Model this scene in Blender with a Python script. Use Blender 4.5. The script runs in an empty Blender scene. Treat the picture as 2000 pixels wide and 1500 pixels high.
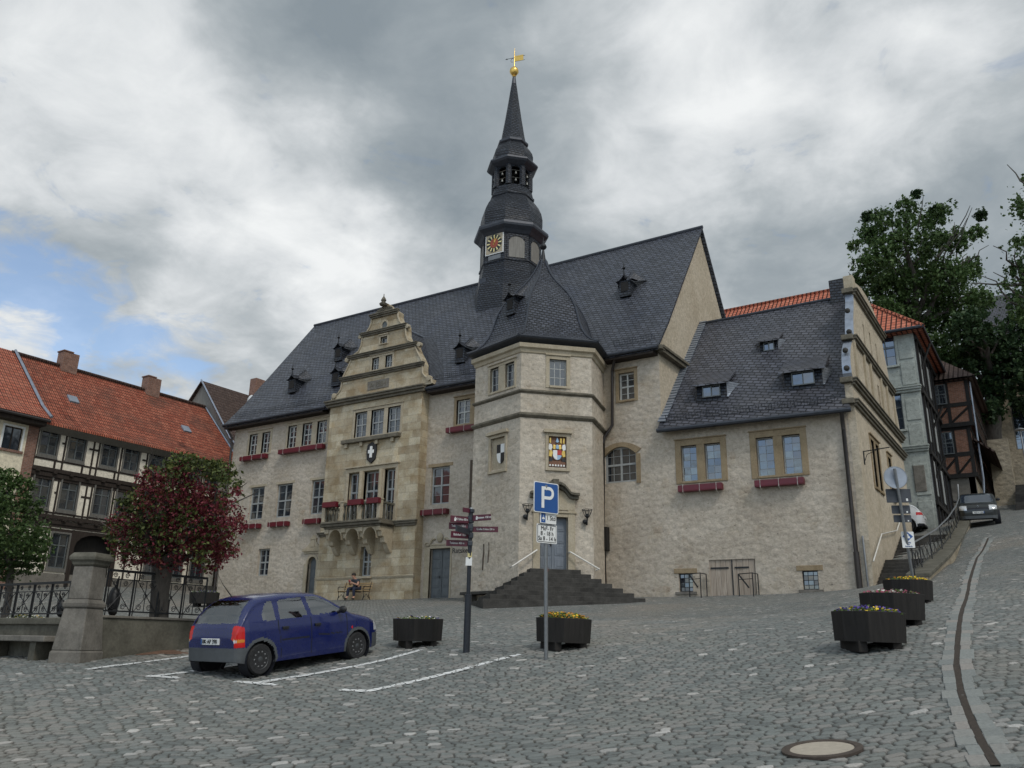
import bpy, math, random
import numpy as np
from mathutils import Vector, Matrix
random.seed(7); rng = np.random.default_rng(11)
R = math.radians
scene = bpy.context.scene
COL = scene.collection
V = Vector

# ------------------------------------------------------------------ camera (eye at the origin, X along the town hall front, Y into depth)
FOC = 1640.0
PITCH, ROLL, AZ = R(17.25), R(1.033), R(33.05)
FW = V((-math.sin(AZ)*math.cos(PITCH), math.cos(AZ)*math.cos(PITCH), math.sin(PITCH)))
RT0 = V((math.cos(AZ), math.sin(AZ), 0)); UP0 = RT0.cross(FW)
RT = RT0*math.cos(ROLL) + UP0*math.sin(ROLL); UP = -RT0*math.sin(ROLL) + UP0*math.cos(ROLL)
cd = bpy.data.cameras.new("camera"); cam = bpy.data.objects.new("camera", cd); COL.objects.link(cam)
cd.sensor_fit = 'HORIZONTAL'; cd.sensor_width = 36.0; cd.lens = 36.0*FOC/2000.0; cd.clip_start = 0.1; cd.clip_end = 3000
m3 = Matrix((RT, UP, -FW)).transposed(); cam.matrix_world = m3.to_4x4()
scene.camera = cam

def ray(x, y): return FW + RT*((x-1000.0)/FOC) - UP*((y-750.0)/FOC)       # survey: sight line through a measured point
def on_y(x, y, Y): r = ray(x, y); return r*(Y/r.y)
def on_x(x, y, X): r = ray(x, y); return r*(X/r.x)
def at_depth(x, y, d): return ray(x, y)*d

# ------------------------------------------------------------------ terrain (thin plate spline through surveyed points)
G = [(0,0,-1.6), (-12.59,11.06,-.60), (-12.5,13.49,-.36), (-13.98,11.11,-.61), (-2.3,9.2,-.95), (-7.2,11.2,-.95*1.0),
     (-43,33.7,2.25), (-35,33.8,2.17), (-28,33.6,2.12), (-25.2,33.8,2.12), (-14.3,33.9,2.0), (-6.2,34.3,2.27), (-10,33.9,2.05),
     (-21.9,30.0,1.75), (-16.2,28.6,1.5), (-13.0,31,1.72), (-46,36.4,3.1), (-46,30,2.9), (-46,24,2.4), (-52,45,4.5), (-60,30,3.6),
     (-3.3,43,5.2), (-1,44,5.6), (-3.1,41.5,4.95), (-3.4,34,3.3), (-3.5,28.7,2.15), (-5,35,2.3), (-5,41,4.6), (-5.6,47,5.8), (1,50,7), (-2,60,8.5), (3,34,3.6), (8,40,5.5),
     (12,10,.2), (10,-5,-1.2), (-15,-10,-2.6), (-30,0,-1.9), (-35,12,-.2), (-12,70,11), (20,70,11), (-60,70,8), (-80,20,4), (30,20,2.5)]
for (x, y, d) in ((1067,1285,15.6), (815,1258,18.4), (1100,1265,16.6), (1700,1266,13.4), (1745,1217,15.4), (1776,1180,20.6), (911,1268,17.2),
                  (150,1290,17.0), (305,1268,19.0), (398,1182,36.0), (20,1300,16.0), (1000,1215,23), (1500,1200,24), (640,1190,36)):
    p = at_depth(x, y, d); G.append(tuple(p))
G = np.array(G, float)
def _u(r2): return np.where(r2 > 1e-9, r2*np.log(np.maximum(r2, 1e-9)), 0.0)
_n = len(G); _A = np.zeros((_n+3, _n+3))
_d2 = ((G[:, None, :2]-G[None, :, :2])**2).sum(-1)
_A[:_n, :_n] = _u(_d2) + np.eye(_n)*18.0
_A[:_n, _n] = 1; _A[:_n, _n+1:] = G[:, :2]; _A[_n, :_n] = 1; _A[_n+1:, :_n] = G[:, :2].T
_w = np.linalg.solve(_A, np.concatenate([G[:, 2], [0, 0, 0]]))
def ground_np(X, Y):
    X = np.asarray(X, float); Y = np.asarray(Y, float); out = np.full(X.shape, _w[_n]) + _w[_n+1]*X + _w[_n+2]*Y
    for i in range(_n): out += _w[i]*_u((X-G[i, 0])**2 + (Y-G[i, 1])**2)
    return out
def gz(x, y): return float(ground_np(np.array([x]), np.array([y]))[0])
def on_ground(x, y):
    r = ray(x, y); t = np.linspace(5, 70, 1300); dz = r.z*t - ground_np(r.x*t, r.y*t)
    k = np.where(dz < 0)[0]; t0 = t[k[0]] if len(k) else 60.0
    p = r*t0; p.z = gz(p.x, p.y); return p

# ------------------------------------------------------------------ mesh builder
class MB:
    def __init__(s): s.v = []; s.f = []; s.m = []; s.k = 0
    def mat(s, k): s.k = k; return s
    def add(s, vs, fs):
        b = len(s.v); s.v += [tuple(p) for p in vs]
        for f in fs: s.f.append([i+b for i in f]); s.m.append(s.k)
        return s
    def poly(s, *ps): return s.add(ps, [range(len(ps))])
    def hexa(s, p):  # 8 corners: bottom 4, top 4
        return s.add(p, [(3,2,1,0), (4,5,6,7), (0,1,5,4), (1,2,6,5), (2,3,7,6), (3,0,4,7)])
    def box(s, x0, x1, y0, y1, z0, z1):
        return s.hexa([(x0,y0,z0), (x1,y0,z0), (x1,y1,z0), (x0,y1,z0), (x0,y0,z1), (x1,y0,z1), (x1,y1,z1), (x0,y1,z1)])
    def fbox(s, F, u0, u1, z0, z1, n0, n1):  # box in a wall frame: along the wall, up, outward
        P = F.P
        return s.hexa([P(u0,z0,n0), P(u0,z0,n1), P(u1,z0,n1), P(u1,z0,n0), P(u0,z1,n0), P(u0,z1,n1), P(u1,z1,n1), P(u1,z1,n0)])
    def fprism(s, F, pts, n0, n1):  # polygon in a wall frame (counter clockwise), extruded outward
        n = len(pts); vs = [F.P(u, z, n0) for u, z in pts] + [F.P(u, z, n1) for u, z in pts]
        fs = [list(range(n))[::-1], list(range(n, 2*n))] + [(i, (i+1) % n, n+(i+1) % n, n+i) for i in range(n)]
        return s.add(vs, fs)
    def tube(s, pts, r, n=8, cap=True):
        pts = [V(p) for p in pts]; rings = []; m = len(pts)
        rs = r if isinstance(r, (list, tuple)) else [r]*m
        ref = V((0, 0, 1))
        for i, p in enumerate(pts):
            t = (pts[min(i+1, m-1)]-pts[max(i-1, 0)]).normalized()
            a = t.cross(ref)
            if a.length < 1e-3: a = t.cross(V((1, 0, 0)))
            a.normalize(); b = t.cross(a)
            rings.append([p + (a*math.cos(2*math.pi*k/n) + b*math.sin(2*math.pi*k/n))*rs[i] for k in range(n)])
        vs = [q for rg in rings for q in rg]
        fs = [(i*n+k, (i+1)*n+k, (i+1)*n+(k+1) % n, i*n+(k+1) % n) for i in range(m-1) for k in range(n)]
        if cap: fs += [list(range(n)), list(range((m-1)*n, m*n))[::-1]]
        return s.add(vs, fs)
    def lathe(s, prof, n, c=(0, 0, 0), ph=0.0, axis='z', cap=True):  # prof = (radius, height)
        vs = []
        for r, h in prof:
            for k in range(n):
                a = ph + 2*math.pi*k/n; q = (r*math.cos(a), r*math.sin(a), h)
                if axis == 'y': q = (q[0], h, q[1])
                if axis == 'x': q = (h, q[0], q[1])
                vs.append((c[0]+q[0], c[1]+q[1], c[2]+q[2]))
        m = len(prof)
        fs = [(i*n+k, i*n+(k+1) % n, (i+1)*n+(k+1) % n, (i+1)*n+k) for i in range(m-1) for k in range(n)]
        if cap: fs += [list(range(n))[::-1], list(range((m-1)*n, m*n))]
        return s.add(vs, fs)
    def ball(s, c, r, n=10, sx=1, sy=1, sz=1):
        b = len(s.v); m = max(4, n//2+1)
        for i in range(m+1):
            t = math.pi*i/m
            for k in range(n):
                a = 2*math.pi*k/n
                s.v.append((c[0]+sx*r*math.sin(t)*math.cos(a), c[1]+sy*r*math.sin(t)*math.sin(a), c[2]-sz*r*math.cos(t)))
        for i in range(m):
            for k in range(n): s.f.append([b+i*n+k, b+i*n+(k+1) % n, b+(i+1)*n+(k+1) % n, b+(i+1)*n+k]); s.m.append(s.k)
        return s
    def build(s, name, mats, parent=None, smooth=False, label=None, bevel=0):
        me = bpy.data.meshes.new(name)
        me.from_pydata(s.v, [], s.f)
        mats = mats if isinstance(mats, (list, tuple)) else [mats]
        for q in mats: me.materials.append(q)
        if len(mats) > 1: me.polygons.foreach_set('material_index', s.m)
        auto_uv(me)
        if smooth:
            me.polygons.foreach_set('use_smooth', [True]*len(me.polygons))
            if smooth != 2:
                try: me.set_sharp_from_angle(angle=R(38))
                except Exception: pass
        return link(name, me, parent, label, bevel)
def auto_uv(me):
    uv = me.uv_layers.new(name='UVMap'); n = len(me.polygons)
    if n == 0: return
    nor = np.empty(n*3); me.polygons.foreach_get('normal', nor); nor = nor.reshape(-1, 3)
    co = np.empty(len(me.vertices)*3); me.vertices.foreach_get('co', co); co = co.reshape(-1, 3)
    lv = np.empty(len(me.loops), int); me.loops.foreach_get('vertex_index', lv)
    tot = np.empty(n, int); me.polygons.foreach_get('loop_total', tot)
    pl = np.repeat(np.arange(n), tot); N = nor[pl]; P = co[lv]
    flat = np.abs(N[:, 2]) > .985
    t = np.stack([-N[:, 1], N[:, 0], np.zeros(len(N))], 1); L = np.linalg.norm(t, axis=1, keepdims=True); t = t/np.maximum(L, 1e-6)
    b = np.cross(N, t)
    u = (P*t).sum(1); v = (P*b).sum(1); u[flat] = P[flat, 0]; v[flat] = P[flat, 1]
    uv.data.foreach_set('uv', np.stack([u, v], 1).ravel())
def link(name, me, parent=None, label=None, bevel=0):
    o = bpy.data.objects.new(name, me); COL.objects.link(o)
    if parent is not None:
        o.parent = parent; o.location = -off(parent)
    if label: o['label'] = label
    if bevel:
        b = o.modifiers.new('edge', 'BEVEL'); b.width = bevel; b.segments = 2; b.limit_method = 'ANGLE'; b.angle_limit = R(40)
    return o
def off(p):  # parts are drawn in place; the parent chain's offset is taken back
    return V(p.get('_off', (0, 0, 0)))
def thing(name, label, cat, loc=(0, 0, 0), group=None, rotz=None):
    o = bpy.data.objects.new(name, None); COL.objects.link(o); o.empty_display_size = .3
    o.location = loc; o['label'] = label; o['category'] = cat
    if rotz is None: o['_off'] = tuple(loc)
    else: o.rotation_euler = (0, 0, rotz)
    if group: o['group'] = group
    return o
def tag(o, label, cat, group=None):
    o['label'] = label; o['category'] = cat
    if group: o['group'] = group
    return o
def struct(o, kind='structure'): o['kind'] = kind; return o
def dup(root, loc, rotz=0.0, label=None):
    r = root.copy(); COL.objects.link(r); r.location = loc; r.rotation_euler = (0, 0, rotz)
    if label: r['label'] = label
    for ch in list(root.children):
        c = ch.copy(); COL.objects.link(c); c.parent = r
        for g in list(ch.children):
            q = g.copy(); COL.objects.link(q); q.parent = c
    return r
class Fr:  # a wall frame: origin, direction along, outward normal
    def __init__(s, O, U, N=None):
        s.O = V(O); s.U = V(U).normalized(); s.N = V(N).normalized() if N else V((s.U.y, -s.U.x, 0)).normalized()
    def P(s, u, z, n=0.0): q = s.O + s.U*u + s.N*n; return V((q.x, q.y, s.O.z+z))
    def px(s, x, y, n=0.0):  # surveyed point on the wall plane -> along, up
        r = ray(x, y); o = s.O + s.N*n; t = o.dot(s.N)/r.dot(s.N); p = r*t - o
        return p.dot(s.U), p.z
    def rect(s, bl, tr, n=0.0):
        a = s.px(*bl, n); b = s.px(*tr, n); return (min(a[0], b[0]), min(a[1], b[1]), max(a[0], b[0]), max(a[1], b[1]))
def wall_mb(mb, F, u0, u1, z0, z1, holes, depth=.22, n=0.0, step=1.2):
    us = sorted(set([u0, u1] + [h[0] for h in holes] + [h[2] for h in holes])); zs = sorted(set([z0, z1] + [h[1] for h in holes] + [h[3] for h in holes]))
    for i in range(len(us)-1):
        for j in range(len(zs)-1):
            cu, cz = (us[i]+us[i+1])/2, (zs[j]+zs[j+1])/2
            if us[i+1]-us[i] < 1e-4 or zs[j+1]-zs[j] < 1e-4 or cu < u0 or cu > u1 or cz < z0 or cz > z1: continue
            if any(h[0] < cu < h[2] and h[1] < cz < h[3] for h in holes): continue
            mb.poly(F.P(us[i], zs[j], n), F.P(us[i+1], zs[j], n), F.P(us[i+1], zs[j+1], n), F.P(us[i], zs[j+1], n))
    for (a, b, c, d) in holes:
        for (p, q) in (((a, b), (c, b)), ((c, b), (c, d)), ((c, d), (a, d)), ((a, d), (a, b))):
            mb.poly(F.P(p[0], p[1], n-depth), F.P(q[0], q[1], n-depth), F.P(q[0], q[1], n), F.P(p[0], p[1], n))
    return mb
# ------------------------------------------------------------------ materials
class NT:
    def __init__(s, name):
        s.m = bpy.data.materials.new(name); s.m.use_nodes = True; s.t = s.m.node_tree; s.N = s.t.nodes
        s.b = s.N['Principled BSDF']
    def n(s, typ, **kw):
        nd = s.N.new('ShaderNode'+typ)
        for k, v in kw.items():
            if k in nd.inputs.keys(): s.set(nd.inputs[k], v)
            else: setattr(nd, k, v)
        return nd
    def set(s, inp, v):
        if isinstance(v, bpy.types.NodeSocket): s.t.links.new(v, inp)
        elif isinstance(v, bpy.types.Node): s.t.links.new(v.outputs[0], inp)
        else: inp.default_value = v
    def noise(s, vec, scale, detail=4, rough=.6, dist=0):
        return s.n('TexNoise', Vector=vec, Scale=scale, Detail=detail, Roughness=rough, Distortion=dist).outputs[0]
    def ramp(s, fac, stops):
        nd = s.n('ValToRGB', Fac=fac); e = nd.color_ramp.elements
        while len(e) < len(stops): e.new(.5)
        for q, (p, c) in zip(e, stops):
            q.position = p; q.color = (c, c, c, 1) if not isinstance(c, (tuple, list)) else (*c, 1)
        return nd.outputs[0]
    def mix(s, f, a, b, typ='MIX'):
        nd = s.N.new('ShaderNodeMix'); nd.data_type = 'RGBA'; nd.blend_type = typ
        for i, v in ((0, f), (6, a), (7, b)):
            if isinstance(v, (tuple, list)): v = (*v, 1) if len(v) == 3 else v
            s.set(nd.inputs[i], v)
        return nd.outputs[2]
    def math(s, op, a, b=0.0, c=None):
        nd = s.n('Math', operation=op); s.set(nd.inputs[0], a); s.set(nd.inputs[1], b)
        if c is not None: s.set(nd.inputs[2], c)
        return nd.outputs[0]
    def bump(s, h, strength=.4, dist=.02, prev=None):
        nd = s.n('Bump', Height=h, Strength=strength, Distance=dist)
        if prev is not None: s.set(nd.inputs['Normal'], prev)
        return nd.outputs[0]
    def uv(s): return s.n('UVMap').outputs[0]
    def pos(s): return s.n('NewGeometry').outputs[0]
    def obj(s): return s.n('TexCoord').outputs['Object']
    def map(s, vec, scale=(1, 1, 1), rot=(0, 0, 0), loc=(0, 0, 0)):
        return s.n('Mapping', Vector=vec, Scale=scale, Rotation=rot, Location=loc).outputs[0]
    def out(s, color=None, rough=.8, normal=None, **kw):
        if color is not None: s.set(s.b.inputs['Base Color'], (*color, 1) if isinstance(color, (tuple, list)) and len(color) == 3 else color)
        s.set(s.b.inputs['Roughness'], rough)
        if normal is not None: s.set(s.b.inputs['Normal'], normal)
        for k, v in kw.items(): s.set(s.b.inputs[k.replace('_', ' ')], v)
        return s.m
def plain(name, c, rough=.6, metal=0.0, var=.15, scale=8, bump=0.0):
    t = NT(name); p = t.obj(); f = t.noise(p, scale, 5)
    d = t.ramp(f, ((.3, tuple(x*(1-var) for x in c)), (.7, tuple(min(1, x*(1+var)) for x in c))))
    return t.out(d, rough, t.bump(t.noise(p, scale*6, 3), bump, .01) if bump else None, Metallic=metal)
def masonry(name, ca, cb, cc, stain=.5, patches=True, bump=.5):   # rough lime render over rubble stone
    t = NT(name); p = t.pos()
    base = t.ramp(t.noise(p, .55, 6, .62), ((.28, ca), (.5, cb), (.74, cc)))
    fine = t.ramp(t.noise(p, 5.5, 8, .8), ((.28, .66), (.5, 1.0), (.72, 1.30)))
    c = t.mix(1.0, base, fine, 'MULTIPLY')
    vo = t.n('TexVoronoi', Vector=t.map(p, (1, 1, 1.6)), Scale=2.6, Randomness=1.0)
    if patches:
        w = t.n('TexWhiteNoise', Vector=vo.outputs['Position'] if 'Position' in vo.outputs else vo.outputs[2], noise_dimensions='3D').outputs[0]
        stone = t.ramp(w, ((0.0, (.36, .30, .22)), (.45, (.42, .36, .27)), (.75, (.30, .22, .145)), (1, (.47, .42, .34))))
        mask = t.ramp(t.noise(p, .7, 6, .7), ((.52, 0.0), (.66, .62)))
        c = t.mix(mask, c, t.mix(1.0, stone, fine, 'MULTIPLY'))
    pits = t.ramp(t.noise(t.map(p, (1, 1, 1.4)), 7, 5, .7), ((.30, .42), (.40, 1.0)))
    c = t.mix(1.0, c, pits, 'MULTIPLY')
    h = t.math('ADD', t.math('MULTIPLY', t.noise(p, 3.5, 8, .75), .8), t.math('MULTIPLY', vo.outputs[0], -.35) if patches else .0)
    return t.out(c, .92, t.bump(h, min(1.0, bump*1.5), .12), Specular_IOR_Level=.2)
def ashlar(name):
    t = NT(name); uv = t.uv(); p = t.pos()
    wob = t.mix(.012, uv, t.n('TexNoise', Vector=uv, Scale=1.5).outputs[1])
    br = t.n('TexBrick', Vector=wob, offset=.43, squash=1.35, squash_frequency=3, Scale=1.0); br.inputs['Brick Width'].default_value = .92; br.inputs['Row Height'].default_value = .41
    br.inputs['Mortar Size'].default_value = .010; br.inputs['Mortar Smooth'].default_value = .6; br.inputs['Bias'].default_value = -.05
    t.set(br.inputs['Color1'], (.36, .30, .21, 1)); t.set(br.inputs['Color2'], (.54, .48, .36, 1)); t.set(br.inputs['Mortar'], (.27, .23, .17, 1))
    blot = t.ramp(t.noise(p, 1.4, 5, .6), ((.35, (.75, .68, .58)), (.55, (1, 1, 1)), (.72, (1.1, 1.02, .9))))
    c = t.mix(1.0, br.outputs[0], blot, 'MULTIPLY'); c = t.mix(1.0, c, t.ramp(t.noise(p, 14, 6, .75), ((.3, .78), (.7, 1.18))), 'MULTIPLY')
    warm = t.ramp(t.noise(p, .8, 3), ((.58, 0.0), (.7, .35))); c = t.mix(warm, c, (.36, .23, .11))
    h = t.math('SUBTRACT', t.math('MULTIPLY', t.noise(p, 12, 5, .7), .5), br.outputs[1])
    return t.out(c, .9, t.bump(h, .4, .02), Specular_IOR_Level=.2)
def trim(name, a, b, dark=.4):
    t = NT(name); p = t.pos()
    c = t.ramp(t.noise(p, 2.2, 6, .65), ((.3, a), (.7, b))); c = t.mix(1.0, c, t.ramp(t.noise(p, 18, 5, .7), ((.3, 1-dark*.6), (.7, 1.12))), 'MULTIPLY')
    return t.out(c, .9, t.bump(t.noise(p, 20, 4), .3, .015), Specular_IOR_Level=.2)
def slate(name, w=.30, h=.17, tilt=.22, base=(.058, .065, .083), lich=.25, spec=.55):
    t = NT(name); uv = t.map(t.uv(), rot=(0, 0, tilt)); p = t.pos()
    br = t.n('TexBrick', Vector=uv, offset=.5, Scale=1.0); br.inputs['Brick Width'].default_value = w; br.inputs['Row Height'].default_value = h
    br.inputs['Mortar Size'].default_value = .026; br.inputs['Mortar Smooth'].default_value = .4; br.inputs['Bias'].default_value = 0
    t.set(br.inputs['Color1'], (*[x*.72 for x in base], 1)); t.set(br.inputs['Color2'], (*[x*1.35 for x in base], 1)); t.set(br.inputs['Mortar'], (.012, .013, .016, 1))  # slate joints, widened and darkened to paint in the shade under the overlaps
    c = t.mix(1.0, br.outputs[0], t.ramp(t.noise(p, .6, 5), ((.3, (.8, .82, .88)), (.7, (1.18, 1.12, 1.06)))), 'MULTIPLY')
    c = t.mix(t.ramp(t.noise(p, 1.7, 6, .7), ((.58, 0.0), (.75, lich))), c, (.10, .105, .085))
    sep = t.n('SeparateXYZ', Vector=uv); row = t.math('FRACT', t.math('DIVIDE', sep.outputs[1], h))
    hh = t.math('SUBTRACT', t.math('SUBTRACT', 1.0, row), t.math('MULTIPLY', br.outputs[1], .9))
    hh = t.math('ADD', hh, t.math('MULTIPLY', t.noise(p, 9, 3), .3))
    return t.out(c, t.ramp(t.noise(p, 3, 4), ((.3, .42), (.7, .62))), t.bump(hh, 1.0, .06), Specular_IOR_Level=spec)
def pantile(name, ca, cb, moss):
    t = NT(name); uv = t.uv(); p = t.pos()
    br = t.n('TexBrick', Vector=uv, offset=0.0, Scale=1.0); br.inputs['Brick Width'].default_value = .27; br.inputs['Row Height'].default_value = .34
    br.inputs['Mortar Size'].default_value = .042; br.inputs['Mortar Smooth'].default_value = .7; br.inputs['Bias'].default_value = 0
    t.set(br.inputs['Color1'], (*ca, 1)); t.set(br.inputs['Color2'], (*cb, 1)); t.set(br.inputs['Mortar'], (.035, .016, .011, 1))  # tile joints; their dark width also paints the shadow below each overlapping row
    c = t.mix(t.ramp(t.noise(p, .45, 5, .65), ((.46, 0.0), (.66, moss))), br.outputs[0], (.085, .055, .042))
    c = t.mix(1.0, c, t.ramp(t.noise(p, 6, 5, .7), ((.3, .65), (.7, 1.25))), 'MULTIPLY')
    sep = t.n('SeparateXYZ', Vector=uv)
    wv = t.math('SINE', t.math('MULTIPLY', sep.outputs[0], 2*math.pi/.27)); row = t.math('FRACT', t.math('DIVIDE', sep.outputs[1], .34))
    h = t.math('ADD', t.math('MULTIPLY', wv, .5), t.math('MULTIPLY', t.math('SUBTRACT', 1.0, row), .9))
    return t.out(c, .8, t.bump(h, 1.0, .10), Specular_IOR_Level=.2)
def brick(name, ca, cb, mort=(.25, .22, .19), w=.25, h=.075):
    t = NT(name); uv = t.uv(); p = t.pos()
    br = t.n('TexBrick', Vector=uv, offset=.5, Scale=1.0); br.inputs['Brick Width'].default_value = w; br.inputs['Row Height'].default_value = h; br.inputs['Mortar Size'].default_value = .008
    t.set(br.inputs['Color1'], (*ca, 1)); t.set(br.inputs['Color2'], (*cb, 1)); t.set(br.inputs['Mortar'], (*mort, 1))
    c = t.mix(1.0, br.outputs[0], t.ramp(t.noise(p, 5, 5, .7), ((.3, .7), (.7, 1.2))), 'MULTIPLY')
    return t.out(c, .9, t.bump(t.math('SUBTRACT', t.noise(p, 25, 3), br.outputs[1]), .5, .01))
def wood(name, a, b, rough=.75, sc=(14, 14, 1.2)):
    t = NT(name); p = t.map(t.pos(), sc); f = t.noise(p, 1.0, 6, .7, .6)
    return t.out(t.ramp(f, ((.28, a), (.72, b))), rough, t.bump(f, .35, .01), Specular_IOR_Level=.3)
def glass_win(name, tint=(.018, .022, .028), ior=2.1):
    t = NT(name); p = t.pos()
    n = t.bump(t.noise(p, 1.3, 2), .10, .05)
    return t.out(tint, .05, n, IOR=ior)
def see_glass(name, tint=(.80, .86, .84), refl=3.0):
    t = NT(name); t.N.remove(t.b)
    tr = t.n('BsdfTransparent', Color=(*tint, 1)); gl = t.n('BsdfGlossy', Color=(1, 1, 1, 1), Roughness=.03); fr = t.n('Fresnel', IOR=refl)
    mx = t.n('MixShader', Fac=fr.outputs[0]); t.set(mx.inputs[1], tr.outputs[0]); t.set(mx.inputs[2], gl.outputs[0])
    t.set(t.N['Material Output'].inputs[0], mx.outputs[0]); return t.m
def paint(name, c, rough=.22, metal=.0, coat=1.0):
    t = NT(name); p = t.pos(); f = t.noise(p, 3.0, 6, .7)
    d = t.mix(t.ramp(f, ((.5, 0.0), (.9, .03))), c, (.25, .23, .2))
    return t.out(d, t.ramp(f, ((.3, rough), (.75, rough+.16))), None, Metallic=metal, Coat_Weight=coat, Coat_Roughness=.06)
def leaf_mat(name, a, b, c):
    t = NT(name); g = t.n('ObjectInfo'); rnd = t.n('NewGeometry').outputs['Random Per Island']
    big = t.noise(t.pos(), .55, 3)
    col = t.ramp(rnd, ((0, a), (.55, b), (1, c))); col = t.mix(1.0, col, t.ramp(big, ((.35, .7), (.65, 1.25))), 'MULTIPLY')
    t.out(col, .6, None, Specular_IOR_Level=.3)
    tl = t.n('BsdfTranslucent', Color=col); mx = t.n('MixShader', Fac=.25)
    t.set(mx.inputs[1], t.b.outputs[0]); t.set(mx.inputs[2], tl.outputs[0]); t.set(t.N['Material Output'].inputs[0], mx.outputs[0])
    return t.m
def bark(name, a=(.055, .047, .040), b=(.13, .115, .10)):
    t = NT(name); p = t.map(t.pos(), (9, 9, 1.6)); f = t.noise(p, 1.0, 6, .7, .5)
    return t.out(t.ramp(f, ((.3, a), (.7, b))), .95, t.bump(f, .9, .03))

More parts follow.
